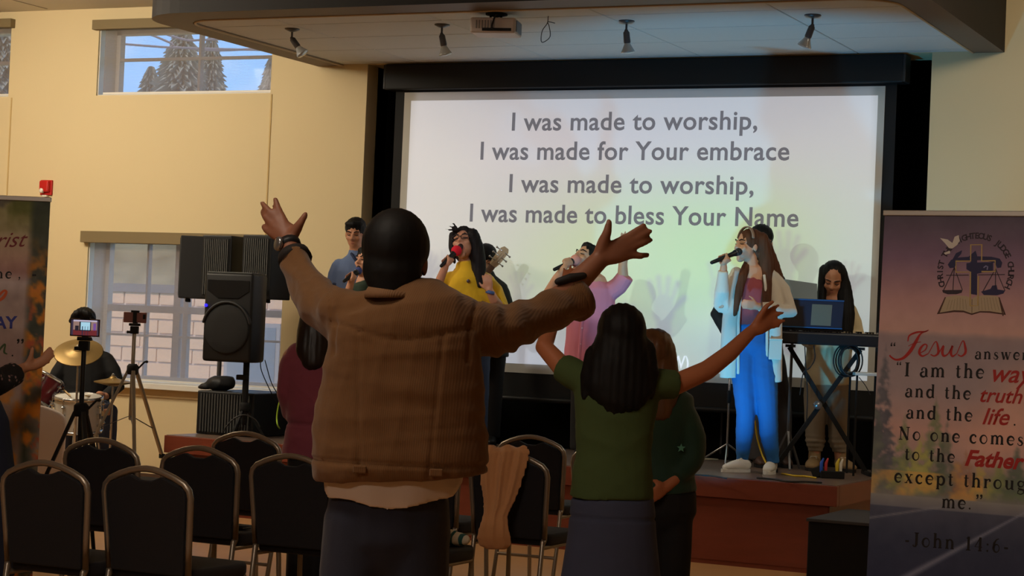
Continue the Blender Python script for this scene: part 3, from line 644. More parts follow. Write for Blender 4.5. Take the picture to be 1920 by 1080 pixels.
tag(coil.build('coiled_cable', M('cable_pale', (165, 168, 150), .5), smooth=True), 'small pale coil of cable on the left end of the stage', 'cable')
stage_cable([(530, 735, 15.2), (522, 760, 15.2), (519, 785, 15.2), (522, 800, 15.2), (530, 806), (552, 808)], .006, m_grn, 'lime_cable', 'bright lime cable beside the woman in the pink top')
# ---------------------------------------------------------------- keyboard, stand, laptops and cables at stage right
DK = 14.02
def kp(px, py, dz=0): return at(px, py, DK+dz)
m_kb = M('keyboard_black', (20, 20, 24), .45)
kx = unit(kp(1634, 642)-kp(1466, 627)); kx = unit((kx[0], kx[1], 0)); ky = np.array([-kx[1], kx[0], 0])
kc = (kp(1634, 640)+kp(1460, 632))/2; kc[2] = (kp(1550, 636))[2]; R = [kx, ky, ZU]
kb = thing('keyboard', 'black electronic keyboard on an X stand at stage right', 'keyboard', kc-(0, 0, .05))
MB().box(kc, (.80, .27, .085), R).build('case', m_kb, kb, bevel=.012)
wk = MB()
ks = bpy.data.meshes.new('white_key'); bmx = MB().box((0, 0, 0), (.0205, .12, .012)).fixed(); bmx.to_mesh(ks); bmx.free(); ks.materials.append(M('key_ivory', (222, 220, 210), .3))
kk = bpy.data.meshes.new('black_key'); bmx = MB().box((0, 0, 0), (.011, .075, .014)).fixed(); bmx.to_mesh(kk); bmx.free(); kk.materials.append(M('key_black', (12, 12, 12), .3))
for i in range(36):
    for ms, nm, du, dv, dw in ((ks, 'white_key', 0, .07, .046),)+(((kk, 'black_key', .0105, .045, .055),) if i % 7 not in (2, 6) else ()):
        o = bpy.data.objects.new(nm, ms); COL.objects.link(o); o.parent = kb; p = kc+kx*(-.37+i*.0211+du)+ky*dv+ZU*dw-OFF[kb.name]; o.location = Vector(p); o.rotation_euler = (0, 0, math.atan2(kx[1], kx[0]))
MB().box(kc-ky*.08+ZU*.045, (.76, .07, .008), R).build('control_panel', M('panel_dark', (34, 34, 40), .4), kb)
# X stand
xs = thing('keyboard_stand', 'black folding X stand under the keyboard', 'stand', (kc[0], kc[1], ST))
zt = kc[2]-.045
for nm, s in (('leg', 1), ('leg', -1)):
    for v in (-.06*s,):
        a = kc+kx*(.24*s)+ky*v; a[2] = zt-.02; b = kc-kx*(.33*s)+ky*v; b[2] = ST+.02
        MB().bar(a, b, .032, .02, ref=ky).build(nm, m_black, xs, bevel=.004)
for s in (1, -1):
    a = kc+kx*(.24*s); a[2] = zt-.012; MB().bar(a-ky*.15, a+ky*.15, .03, .02).build('top_rail', m_black, xs)
    b = kc-kx*(.33*s); b[2] = ST+.014; MB().bar(b-ky*.16, b+ky*.16, .03, .024).build('foot_rail', m_black, xs)
mid = kc-kx*.045; MB().lathe((mid[0]-ky[0]*.09, mid[1]-ky[1]*.09, (zt+ST)/2+.03), ky, [(.03, 0), (.03, .02), (.012, .03), (.012, .16), (0, .16)], 14).build('pivot_bolt', M('bolt_grey', (150, 150, 150), .3, .8), xs, smooth=True)
# laptop on the keyboard (we see the back of its lid) and a music stand plate behind
lid = [kp(1430, 622), kp(1581, 626), kp(1579, 577), kp(1440, 571)]
lc = kc+ky*(-.10)+ZU*.05
lt = thing('laptop', 'dark open laptop with a blue reflecting lid on the keyboard', 'laptop', lc)
lw = .46; lx = -.13
MB().box(kc+kx*lx+ZU*.062-ky*.0, (lw, .16, .018), R).build('base', M('laptop_base', (30, 32, 38), .4), lt, bevel=.004)
tl = .22; Rl = [kx, unit(ky*math.cos(tl)+ZU*math.sin(tl)*0), ZU]
p0 = kc+kx*lx-ky*.085+ZU*.07
up = unit(ZU*.97-ky*.24); nn = np.cross(kx, up)
ld = MB().box(p0+up*.105, (lw, .008, .21), [kx, unit(np.cross(up, kx)), up]).build('lid', M('laptop_lid', (30, 46, 62), .18, spec=.8), lt, bevel=.003)
fr = MB()
for a_, b_ in ((0, .205), (0, .008)): fr.bar(p0-kx*lw/2+up*b_-nn*-.006, p0+kx*lw/2+up*b_-nn*-.006, .008)
fr.build('lid_edge', M('laptop_edge', (40, 90, 140), .3), ld)
pn_ = MB().box(p0+kx*.08+up*.10+nn*.0055, (.14, .002, .15), [kx, unit(np.cross(up, kx)), up]).build('painted_reflection', M('reflection_beige', (120, 112, 96), .15, spec=.9), ld)  # beige panel stands in for a reflection in the screen; it emits nothing
ms = thing('sheet_stand', 'grey music stand plate rising behind the laptop', 'stand', kc+kx*(-.22)+ky*.24-ZU*(kc[2]-ST))
mp = kc+kx*(-.20)+ky*.2+ZU*.24; up2 = unit(ZU*.94+ky*.34)
MB().box(mp, (.34, .006, .36), [unit(kx+ZU*-.10), unit(np.cross(up2, kx)), up2]).build('plate', M('plate_grey', (104, 118, 124), .45, .2), ms, bevel=.002)
MB().box(mp-up2*.18-ky*.02, (.34, .05, .01), [unit(kx+ZU*-.1), ky, ZU]).build('lip', m_iron, ms); MB().tube([mp-up2*.05+ky*.01, (mp[0]+ky[0]*.03, mp[1]+ky[1]*.03, ST+.25)], .011, n=8).build('pole', m_iron, ms)
for k in range(3):
    a = 1+k*2.094; MB().bar((mp[0]+ky[0]*.03, mp[1]+ky[1]*.03, ST+.28), (mp[0]+ky[0]*.03+.12*math.cos(a), mp[1]+ky[1]*.03+.12*math.sin(a), ST+.008), .014).build('leg', m_iron, ms)
# cable coil hanging from the keyboard
cc = kp(1590, 676, -.05); hang = MB()
for k in range(6):
    rs = random.Random(k); rx, rz = .062+.022*rs.random(), .085+.03*rs.random(); cx = (rs.random()-.5)*.05
    hang.tube([cc+kx*(cx+rx*math.cos(t))+ZU*(rz*math.sin(t))+ky*(-.012*k) for t in np.linspace(1.6, 7.8, 26)], .0055, n=6)
hang.tube([cc+ZU*.09, cc+ZU*.15], .012, n=8)
tag(hang.build('hanging_cable_coil', m_cbl, smooth=True), 'black cable coil hanging below the right end of the keyboard', 'cable')
for k, (pts, lab) in enumerate((([(1509, 650), (1511, 690), (1514, 740), (1512, 800)], 'thin cable hanging left under the keyboard'), ([(1526, 648), (1528, 672), (1518, 690), (1506, 700), (1500, 740)], 'thin cable curling down beside the other under the keyboard'))):
    tag(MB().tube([at(x, y, DK-.08) for x, y in pts], .004, n=5, sub=5).build('keyboard_cable', m_cbl), lab, 'cable')
# pale shelf at the far right, by the screen edge
q = at(1625, 701, 14.0); sh = thing('side_table', 'narrow pale side table at the right edge of the screen', 'table', (q[0], q[1], ST))
MB().box(q, (.22, .34, .022), [HR, HF, ZU]).build('top', M('table_pale', (205, 200, 190), .3), sh, bevel=.004)
for su, sv in ((-.09, -.14), (.09, -.14), (-.09, .14), (.09, .14)):
    w_ = q+HR*su+HF*sv; MB().tube([(w_[0], w_[1], ST), (w_[0], w_[1], q[2]-.01)], .008, n=8).build('leg', m_black, sh)
tag(MB().tube([at(1611, 708, 13.95), at(1622, 722, 13.95), at(1632, 740, 13.95)], .003, n=5, sub=4).build('table_cable', m_cbl), 'thin cable running down from the pale side table', 'cable')
# mic stand, round pale thing, power strip, yellow cables
def zs_at(px, py): return onZ(px, py, ST)
b0 = onZ(1362, 868, ST); mk = thing('microphone_stand', 'silver tripod microphone stand beside the singer in jeans', 'stand', b0)
tp = at(1371, 700, np.dot(b0-CAM, VIEW)); tp[0], tp[1] = b0[0], b0[1]; m_chr = M('chrome', (190, 190, 190), .2, .9)
MB().tube([b0+(0, 0, .05), b0+(0, 0, .75)], .0095, n=8).build('pole', m_chr, mk, smooth=True); MB().tube([b0+(0, 0, .45), b0+(0, 0, .52)], .016, n=10).build('clutch', m_black, mk, smooth=True)
for a in (2.9, .9, 5.0): MB().tube([b0+(0, 0, .14), b0+np.array([.22*math.cos(a), .22*math.sin(a), .008])], .007, n=6).build('leg', m_chr, mk, smooth=True)
q = onZ(1357, 850, ST); dd = np.dot(q-CAM, VIEW)+.02; q = at(1355, 748, dd)
rs_ = thing('pale_round_object', 'pale round object standing behind the microphone stand', 'case', (q[0], q[1], q[2]-.11))  # unidentified round disc on a support pole
MB().lathe(q, -HF, [(.085, -.05), (.10, -.03), (.10, .03), (.085, .05), (.03, .055), (0, .055)], 24).build('shell', M('shell_grey', (120, 116, 110), .6), rs_, smooth=True); MB().tube([q-(0, 0, .09), (q[0], q[1], ST)], .01, n=8).build('support', m_iron, rs_)
stage_cable([(1416, 790, 13.9), (1420, 822, 13.9), (1428, 850, 13.9), (1436, 868, 13.85)], .006, m_yel, 'yellow_cable', 'yellow cable hanging between the legs of the singer in jeans')
stage_cable([(1466, 888), (1490, 892), (1510, 893), (1530, 896)], .006, m_yel, 'floor_cable', 'yellow cable running along the stage floor to the power strip')
stage_cable([(1262, 879), (1300, 889), (1340, 893), (1362, 897)], .006, m_cbl, 'floor_cable', 'black cable on the stage edge at left of the white shoes')
stage_cable([(1420, 896), (1455, 899), (1480, 903), (1510, 903), (1540, 905)], .006, m_cbl, 'floor_cable', 'black cable along the stage edge right of the white shoes')
lpq = onZ(1332, 861, ST+.006)
tag(MB().tube([lpq+np.array([math.cos(t)*.06, math.sin(t)*.035, 0]) for t in np.linspace(0, 6.28, 20)], .005, n=6).build('cable_loop', M('cable_cream', (190, 184, 160), .5)), 'small cream cable loop on the stage floor', 'cable')
q = onZ(1560, 897, ST); ps = thing('power_strip', 'black power strip with plugs on the stage edge', 'power strip', q)
MB().box(q+(0, 0, .025), (.16, .06, .05), R).build('housing', m_black, ps, bevel=.006); MB().box(q+(-.10, 0, .035), (.07, .07, .07), [unit((1, 0, .4)), (0, 1, 0), unit((-.4, 0, 1))]).build('adapter', m_black, ps, bevel=.006)
for dx, col, nm in ((-.075, (40, 90, 200), 'blue_plug'), (-.045, (190, 60, 60), 'red_plug'), (.03, (225, 200, 60), 'yellow_plug'), (.055, (225, 222, 210), 'white_plug')):
    MB().tube([q+kx*dx+ZU*.045, q+kx*dx+ZU*.10, q+kx*(dx+.012)+ZU*.13], [.011, .012, .006], n=8).build(nm, M(nm, col, .4), ps, smooth=True)
# ---------------------------------------------------------------- people
def skin(name, rgb): return M(name, rgb, .5, bump=(120, .04), var=(14, .05), spec=.35)
m_hairk = M('hair_black', (13, 11, 11), .62, var=(30, .4, (1, 1, .15)), spec=.22)
m_hairb = M('hair_brown', (88, 54, 36), .68, spec=.15, var=(40, .45, (1, 1, .12)))
m_hairh = M('hair_highlight_brown', (92, 58, 34), .4, var=(40, .5, (1, 1, .12)), spec=.5)
m_dark = M('mouth_dark', (40, 14, 14), .6); m_lip = M('lip_rose', (150, 74, 68), .45); m_brow = M('brow_dark', (28, 20, 17), .8)
m_mic = M('mic_black', (18, 18, 20), .4)
class Fig:
    def __init__(s, name_label, d, foot, cat='person'):
        s.d = d; s.root = thing('person', name_label, cat, foot); s.b = MB()
    def J(s, px, py, dz=0.): return at(px, py, s.d+dz)
    def P(s, L): return [s.J(*q) for q in L]
    def chain(s, L, r, mb=None, **k):
        (mb or s.b).tube(s.P(L), r, **k); return s
def frame(fwd, up=ZU):
    f = unit(fwd); u = unit(np.asarray(up)-np.dot(up, f)*f); return f, u, np.cross(f, u)
def head(mb, c, fwd, s=1., up=ZU, mouth=0.):
    f, u, r = frame(fwd, up); R = [r, f, u]; c = np.asarray(c)
    q = lambda a, b, h: c+(r*a+f*b+u*h)*s
    mb.ell(q(0, -.012, .03), np.array([.074, .094, .088])*s, R); mb.ell(q(0, .022, -.035), np.array([.062, .07, .075])*s, R)
    mb.ell(q(0, .058, -.09-.02*mouth), np.array([.030, .026, .024])*s, R); mb.ell(q(0, .04, -.065), np.array([.05, .05, .04])*s, R)
    mb.tube([q(0, .083, .012), q(0, .104, -.022)], [.009*s, .0135*s], n=8); 
    for k in (-1, 1):
        mb.ell(q(k*.013, .092, -.026), np.array([.009, .011, .008])*s, R); mb.ell(q(k*.075, -.008, -.012), np.array([.009, .02, .03])*s, R)
        mb.ell(q(k*.035, .066, -.025), np.array([.026, .02, .022])*s, R)
        mb.tube([q(k*.014, .086, .022), q(k*.05, .068, .02)], .008*s, n=6)
    return q, R
def face(root, c, fwd, s=1., up=ZU, mouth=0., shut=True, smile=0.):
    f, u, r = frame(fwd, up); R = [r, f, u]; q = lambda a, b, h: np.asarray(c)+(r*a+f*b+u*h)*s
    for k in (-1, 1):
        MB().tube([q(k*.014, .093, .026), q(k*.032, .091, .033), q(k*.053, .073, .028)], [.0035*s, .0045*s, .003*s], n=6).build('eyebrow', m_brow, root, smooth=True)
        MB().tube([q(k*.018, .087, .004), q(k*.032, .087, .000 if shut else .006), q(k*.047, .076, .003)], [.0022*s, .0034*s if shut else .006*s, .0022*s], n=6).build('eye', m_brow, root, smooth=True)
    h = .005+.017*mouth
    if mouth: MB().ell(q(0, .084, -.058-.008*mouth), np.array([.021, .014, h])*s, R).build('mouth', m_dark, root, smooth=True)
    L = MB(); n = 14; L.tube([q(.024*math.cos(t), .089-.012*abs(math.cos(t)), -.058-.008*mouth+(h+.003)*math.sin(t)) for t in np.linspace(0, 2*math.pi, n+1)], .0042*s, n=6)
    L.build('lips', m_lip, root, smooth=True)
def fingers(mb, wrist, d, nrm, thumb, s=1., curl=.25, spread=.12, tcurl=.2, palm=True, r=1.):
    """open or curled generic hand: palm, four fingers and a thumb that leaves the side of the palm"""
    d = unit(d); t = np.asarray(thumb)-np.dot(thumb, d)*d; t = unit(t); n_ = np.cross(d, t); n_ = n_ if np.dot(n_, nrm) > 0 else -n_; w = np.asarray(wrist)
    lens = (.070, .078, .072, .056)
    for i, (o, L) in enumerate(zip((.030, .010, -.010, -.029), lens)):
        kb = w+d*(.088-.004*abs(i-1.3))*s+t*o*s
        mb.tube([w+t*o*.55*s+d*.005, w+d*.05*s+t*o*.9*s, kb], [.0135*s*r, .0140*s*r, .0105*s*r], n=8)
        ang = (1.2-i)*spread; fd = d*math.cos(ang)+t*math.sin(ang); p = kb; pts = [p]; cu = 0
        for k, fr in enumerate((.45, .3, .25)):
            cu += curl*(.8, 1.15, .9)[k]; p = p+(fd*math.cos(cu)-n_*math.sin(cu))*L*fr*s; pts.append(p)
        mb.tube(pts, [.0098*s*r, .0094*s*r, .0086*s*r, .0072*s*r], n=8)
    tb = w+d*.022*s+t*.024*s; td = unit(d*.62+t*.78-n_*tcurl); t2 = unit(d*.85+t*.42-n_*tcurl*2.5)
    mb.tube([w+d*.01*s+t*.012*s, tb+td*.018*s, tb+td*.042*s, tb+td*.042*s+t2*.03*s], [.014*s*r, .0135*s*r, .0110*s*r, .0085*s*r], n=8)
def grip(mb, c, axis, out, s=1., rad=.019):
    """fist closed round a handle: four fingers wrapped about the axis, thumb along the other side; out = where the back of the hand is"""
    a = unit(axis); o = unit(np.asarray(out)-np.dot(out, a)*a); e = np.cross(a, o); c = np.asarray(c)
    mb.ell(c+o*.028*s, np.array([.042, .018, .032])*s, [a, o, e])
    for i in range(4):
        b = c+a*(.03-.02*i)*s
        mb.tube([b+o*(rad+.022)*s-e*.028*s*0, b+(o*.45+e*1.0)*(rad+.014)*s, b+(-o*.75+e*.65)*(rad+.012)*s, b+(-o*.9-e*.25)*(rad+.010)*s], [.0105*s, .0098*s, .009*s, .0078*s], n=8)
    mb.tube([c+o*.026*s-e*.014*s-a*.01, c+(o*.2-e)*(rad+.012)*s+a*.012*s, c+(-o*.5-e*.8)*(rad+.010)*s+a*.032*s], [.013*s, .0115*s, .009*s], n=8)
def microphone(a, b, lab, ball, ballr=.026):
    """a = centre of the grille ball, b = tail end of the handle"""
    a, b = np.asarray(a), np.asarray(b); ax = unit(b-a); L = np.linalg.norm(b-a)
    t = thing('microphone', lab, 'microphone', b)
    MB().lathe(a, ax, [(.012, .018), (.021, .024), (.0225, .034), (.018, .05), (.016, .08), (.0135, L-.03), (.0125, L-.005), (.009, L), (0, L)], 16).build('handle', m_mic, t, smooth=True)
    MB().ell(a, (ballr,)*3).build('windscreen', ball, t, smooth=True); MB().lathe(a, ax, [(.0225, .018), (.0235, .022), (.0235, .028), (.0225, .032)], 16).build('collar_ring', M('mic_ring', (90, 90, 92), .3, .8), t, smooth=True)
    return t
def shoe(root, heel, toe, mat, sole, h=.075, w=.042, name='shoe', boot=0.):
    heel, toe = np.asarray(heel, float).copy(), np.asarray(toe, float).copy(); zf = heel[2]; toe[2] = zf; d = unit(toe-heel); L = np.linalg.norm(toe-heel); s = np.cross(ZU, d)
    b = MB(); b.tube([heel+d*.035+ZU*.05, heel+d*L*.35+ZU*.052, heel+d*L*.62+ZU*.044, heel+d*(L-.035)+ZU*.034], [(w*.85, .040), (w*.88, .044), (w, .034), (w*.8, .022)], ref=s, n=14)
    b.tube([heel+d*.055+ZU*.04, heel+d*.05+ZU*(h+boot)], [(w*.88, .05), (w*.85, .048)], ref=s, n=12, flat1=True)
    b.remesh(.007, 5); o = b.done(name, mat, root)
    q = MB(); P = [];
    for k in range(20):
        t = 2*math.pi*k/20; x = math.cos(t); y = math.sin(t); P.append(heel+d*(L*.5+x*L*.5)+s*y*w*(1.02 if x > 0 else .86)*(1-.1*x*x)-ZU*(-.001))
    q.prism(P, ZU*.022); so_ = q.build('sole', sole, o)
    if True:
        l = MB()
        for k in range(4): c = heel+d*L*(.36+.07*k)+ZU*(.094-.009*k); l.tube([c-s*.022, c+s*.022], .0035, n=5)
        l.build('lace', M('lace_cream', (222, 216, 204), .7), o)
    return o
def legs(mb, hips, knees, ankles, rs):
    for h, k, a in zip(hips, knees, ankles): mb.tube([h, h*.55+k*.45, k, k*.6+a*.4, a], [(q, q) for q in rs], n=12)
FL0 = 0.0
def gz(p, z): p = np.array(p, float); p[2] = z; return p

# ---- 1: man in the brown jacket, arms raised, back to us
D1 = 5.4
m_sk1 = skin('skin_brown', (136, 88, 66))
f = Fig('man in a brown corduroy jacket seen from behind with both arms raised', D1, gz(at(728, 1000, D1), 0))
J = f.J; b = f.b
hipL, hipR = J(672, 985), J(778, 985)
b.tube([J(728, 985), J(735, 900), J(745, 760), J(748, 650), J(744, 600)], [(.15, .105), (.14, .10), (.15, .105), (.165, .11), (.15, .09)], ref=HR, n=16)
b.tube([J(742, 600), J(742, 535), J(743, 505)], [.07, .06, .06], n=12)
legs(b, (hipL, hipR), (gz(hipL+HR*-.01, .50), gz(hipR+HR*.01, .50)), (gz(hipL-HR*.02, .09), gz(hipR+HR*.02, .09)), (.085, .075, .055, .05, .04))
for hp in (hipL, hipR): b.tube([gz(hp, .05)-HF*.05, gz(hp, .04)+HF*.12], [(.038, .035), (.04, .025)], ref=HR, n=10)
hd1 = J(743, 488, .05); hq, hR = head(b, hd1, HF*.98+HR*.12-ZU*.04, 1.06)
# left arm and hand
b.tube([J(650, 600), J(606, 575, .13), J(580, 548, .27), J(554, 490, .41), J(541, 458, .46)], [.05, .042, .036, .030, .028], n=12)
WL = (541, 452, .47)
for base, mid, tip, dzt in (((530, 408), (521, 389), (516, 373), .52), ((519, 411), (503, 394), (492, 381), .53), ((510, 420), (497, 407), (492, 397), .54), ((507, 436), (498, 430), (494, 424), .52)):
    b.tube([J(*WL), J((WL[0]*.45+base[0]*.55), (WL[1]*.45+base[1]*.55), .49), J(base[0], base[1], .50)], [.021, .0185, .0125], n=10)
    b.tube([J(base[0], base[1], .50), J(mid[0], mid[1], .51), J(tip[0], tip[1], dzt)], [.0115, .0105, .0085], n=10)
b.tube([J(524, 425, .50), J(545, 428, .49)], [.017, .017], n=8)
b.tube([J(545, 447, .47), J(557, 428, .46), J(564, 417, .45), J(573, 402, .45)], [.0195, .0165, .0125, .0095], n=10)
# right arm and hand
b.tube([J(868, 606), J(925, 616, .10), J(1000, 598, .24), J(1060, 552, .33), J(1121, 490, .38)], [.055, .05, .043, .038, .029], n=12)
WR = (1124, 486, .38)
for base, mid, tip, dzt in (((1176, 444), (1194, 432), (1208, 422), .40), ((1185, 452), (1205, 441), (1220, 433), .40), ((1187, 463), (1206, 456), (1220, 450), .41), ((1184, 478), (1201, 480), (1214, 478), .42)):
    b.tube([J(*WR), J(WR[0]*.45+base[0]*.55, WR[1]*.45+base[1]*.55, .385), J(base[0], base[1], .39)], [.023, .021, .0125], n=10)
    b.tube([J(base[0], base[1], .39), J(mid[0], mid[1], .395), J(tip[0], tip[1], dzt)], [.0115, .0105, .0085], n=10)
b.tube([J(1150, 468, .385), J(1166, 474, .385)], [.02, .02], n=8)
b.tube([J(1124, 478, .38), J(1132, 452, .37), J(1139, 434, .36), J(1142, 416, .36)], [.0205, .018, .0135, .010], n=10)
b.remesh(.006, 5); b.done('body', m_sk1, f.root)
h = MB(); fw, uu, rr_ = frame(HF*.98+HR*.12-ZU*.04)
h.ell(hq(0, -.018, .035), np.array([.088, .104, .098])*1.06, hR, 20, 14); h.ell(hq(0, -.055, -.025), np.array([.078, .058, .075])*1.06, hR); h.tube([hq(0, -.075, -.05), hq(0, -.072, -.088)], [(.07, .035), (.056, .03)], ref=rr_, n=12)
h.remesh(.008, 4, strands(.0012, 500, rr_, 1)); h.done('hair', m_hairk, f.root)
m_jk = M('jacket_corduroy', (106, 73, 43), .9, wave=(60, .12, 'X'), var=(9, .12), sheen=.15, spec=.2)
k = MB()
k.tube([J(752, 896), J(751, 868), J(750, 830), J(752, 760), J(755, 700), J(755, 645), J(750, 600), J(746, 570), J(742, 551), J(736, 543)],
       [(.236, .150), (.243, .158), (.240, .155), (.230, .148), (.220, .142), (.206, .138), (.198, .132), (.182, .118), (.125, .085), (.068, .066)], ref=HR, n=28, flat0=True, roundness=2.3)
k.tube([J(668, 606), J(622, 583, .12), J(586, 552, .26), J(567, 521, .35), J(553, 484, .42)], [.088, .075, .064, .055, .050], n=14, flat1=True, sub=4)
k.tube([J(838, 602), J(892, 612, .05), J(930, 619, .10), J(978, 604, .19), J(1030, 583, .28), J(1058, 572, .325), J(1080, 561, .355)], [.086, .077, .074, .067, .060, .061, .062], n=14, flat1=True, sub=4)
k.ell(J(682, 574), (.085, .075, .048)); k.ell(J(818, 576), (.085, .075, .048)); k.ell(J(645, 583, .02), (.08, .08, .066)); k.ell(J(858, 592, .02), (.078, .08, .066))
wr1 = folds(.007, 7, 11, (1, 1, 1.4)); wr2 = folds(.0045, 26, 5, (1, 1, 1.2))
s1c = J(752, 700)
def jk_disp(co, no):
    v = wr1(co, no)+wr2(co, no)
    u = (co-s1c)@HR; z = co[:, 2]; back = np.clip(-(no@HF)*1.5, 0, 1)
    # yoke seam, panel seams and horizontal sag folds across the back
    zy = J(750, 622)[2]
    v += back*(-.005*np.exp(-((z-zy+.02*np.cos(u*14))/.006)**2))*(np.abs(u) < .2)
    for us in (-.105, .105): v += -.004*back*np.exp(-((u-us-(z-1.3)*.06*np.sign(us))/.005)**2)*(z < zy)
    for zz, a in ((J(0+752, 668)[2], .006), (J(752, 700)[2], .007), (J(752, 735)[2], .006), (J(752, 790)[2], .006)):
        v += .22*back*a*np.sin((z-zz+.10*u*u*6)*70)*np.exp(-((z-zz)/.05)**2)*np.exp(-(u/.15)**2)
    sl = np.clip((np.abs(u)-.21)/.05, 0, 1); v += sl*.0042*np.sin(u*70+z*52+2*np.sin(z*31)+1.5*np.sin(u*24))
    v += -.007*np.exp(-((np.abs(u)-.182-.25*np.maximum(0, z-zy-.02))/.0055)**2)*(z > zy-.07)
    zh = J(752, 866)[2]; v += -.006*np.exp(-((z-zh)/.006)**2)*(np.abs(u) < .26)
    return v
k.remesh(.0085, 5, jk_disp); jacket = k.done('jacket', m_jk, f.root)
c = MB()       # stand collar and folded cuff
c.tube([J(731, 558, -.028), J(731, 550, -.028), J(732, 543, -.028)], [(.072, .082), (.067, .079), (.060, .073)], ref=HR, n=24, flat0=True, flat1=True); c.build('collar', M('collar_corduroy', (116, 82, 52), .85, wave=(60, .2, 'X')), jacket, smooth=True)
c = MB(); c.tube([J(1074, 565, .345), J(1085, 557, .362)], [(.066, .062), (.067, .062)], ref=ZU, n=18, flat0=True, flat1=True); c.build('cuff', m_jk, jacket, smooth=True)
c = MB(); c.tube([J(1046, 528, .30), J(1070, 521, .31), J(1094, 517, .32)], [.010, .013, .010], n=10); c.build('rolled_cuff_lining', M('lining_dark', (26, 20, 19), .7), jacket, smooth=True)
c = MB(); c.tube([J(554, 488, .415), J(550, 476, .43)], [.0505, .046], n=16, flat0=True, flat1=True); c.build('cuff', M('cuff_dark', (30, 24, 22), .8), jacket, smooth=True)
for pz in (-.10, .10):
    c = MB(); q = J(752, 876)+HR*pz-HF*.152; c.box(q, (.035, .008, .02), [HR, HF, ZU]); c.build('hem_tab', m_jk, jacket, bevel=.003)
# watch
t_ = unit(J(*WL)-J(553, 490, .40)); wcen = J(543, 461, .455)
MB().tube([wcen-t_*.011, wcen+t_*.011], .034, n=18, flat0=True, flat1=True).build('watch_strap', M('strap_black', (22, 22, 24), .5), f.root, smooth=True)
wn_ = unit(-HR*.8-HF*.6); wn_ = unit(wn_-np.dot(wn_, t_)*t_)
MB().lathe(wcen+wn_*.033, wn_, [(.021, -.004), (.022, .004), (.019, .009), (0, .009)], 20).build('watch_face', M('watch_steel', (150, 150, 152), .25, .8), f.root, smooth=True)
# shirt tail under the jacket
sh_ = MB(); rings = []
for zt_, a_, b_ in ((0, .185, .120), (.35, .190, .125), (.7, .190, .127), (1, .186, .125)):
    q = []
    for i in range(40):
        t = 2*math.pi*i/40; cx, sx = math.cos(t), math.sin(t); low = .5-.5*sx; base = J(736, 930)+HR*cx*a_+HF*sx*b_
        ztop = J(736, 858)[2]; zbot = J(736, 912)[2]-.050*low**1.2+.03*max(0, cx)**3
        base[2] = ztop+(zbot-ztop)*zt_+.006*math.sin(5*t)*zt_; q.append(base+(HR*cx+HF*sx)*.004*math.sin(9*t)*zt_)
    rings.append(q)
sh_.loft(rings); sh_.remesh(.007, 3, folds(.0035, 22, 9, (1, 1, .5))); sh_.done('shirt_tail', M('shirt_white', (205, 184, 168), .85, bump=(200, .1)), f.root)
p_ = MB(); m_nv = M('trousers_navy', (30, 32, 48), .85, var=(14, .25, (1, 1, .3)), bump=(300, .15), sheen=.1)
p_.tube([J(729, 1010), J(728, 930)], [(.172, .118), (.166, .115)], ref=HR, n=20, flat1=True)
for hp, s in ((hipL, -1), (hipR, 1)): p_.tube([hp+ZU*.02, gz(hp+HR*.012*s, .62), gz(hp+HR*.014*s, .3), gz(hp+HR*.02*s, .06)], [(.098, .105), (.092, .095), (.082, .085), (.078, .082)], ref=HR, n=16, flat1=True)
p_.remesh(.011, 4, folds(.006, 14, 21, (1, 1, .35))); tr_ = p_.done('trousers', m_nv, f.root)
for hp in (hipL, hipR): shoe(f.root, gz(hp, 0)-HF*.08, gz(hp, 0)+HF*.2, M('shoe_black', (24, 22, 22), .5), m_black)

# ---- 2: woman in the green tee
D2 = 7.83; f = Fig('woman in a green T-shirt with long black hair, arms spread wide', D2, gz(at(1148, 1000, D2), 0)); J = f.J; b = f.b
m_sk2 = skin('skin_warm', (176, 108, 74))
b.tube([J(1148, 960), J(1150, 850), J(1155, 760), J(1158, 715), J(1160, 690)], [(.14, .1), (.115, .085), (.14, .095), (.15, .09), (.10, .07)], ref=HR, n=14); b.tube([J(1160, 690), J(1163, 650), J(1164, 635)], [.055, .048, .05], n=10)
h2 = J(1165, 632, .0); q2, R2 = head(b, h2, HF, .97)
b.tube([J(1090, 712), J(1056, 690, .05), J(1020, 650, .12), J(1036, 600, .22), J(1056, 558, .30)], [.05, .043, .038, .032, .026], n=12)
fingers(b, J(1057, 556, .30), J(1072, 515, .33)-J(1057, 556, .30), -HF, HR, .92, .15, .15)
b.tube([J(1228, 716), J(1268, 720, .04), J(1326, 694, .09), J(1369, 661, .14), J(1408, 622, .18)], [.044, .044, .040, .035, .026], n=12)
for base, tip in (((1438, 585), (1459, 573)), ((1444, 594), (1468, 586)), ((1446, 604), (1470, 602)), ((1441, 614), (1461, 612))):
    b.tube([J(1408, 621, .18), J((1408+base[0])/2+4, (621+base[1])/2, .19), J(base[0], base[1], .2)], [.023, .021, .013], n=8); b.tube([J(base[0], base[1], .2), J((base[0]+tip[0])/2, (base[1]+tip[1])/2-1, .205), J(tip[0], tip[1], .21)], [.0115, .0105, .0085], n=8)
b.tube([J(1415, 610, .18), J(1428, 588, .17), J(1438, 573, .17), J(1449, 566, .17)], [.016, .0145, .0115, .009], n=8)
hip2 = (J(1118, 965), J(1178, 965)); legs(b, hip2, [gz(p, .45) for p in hip2], [gz(p, .09) for p in hip2], (.085, .075, .052, .05, .035))
b.remesh(.0075, 5); b.done('body', m_sk2, f.root)
k = MB(); m_gt = M('tee_green', (66, 82, 44), .9, bump=(350, .12), var=(5, .08))
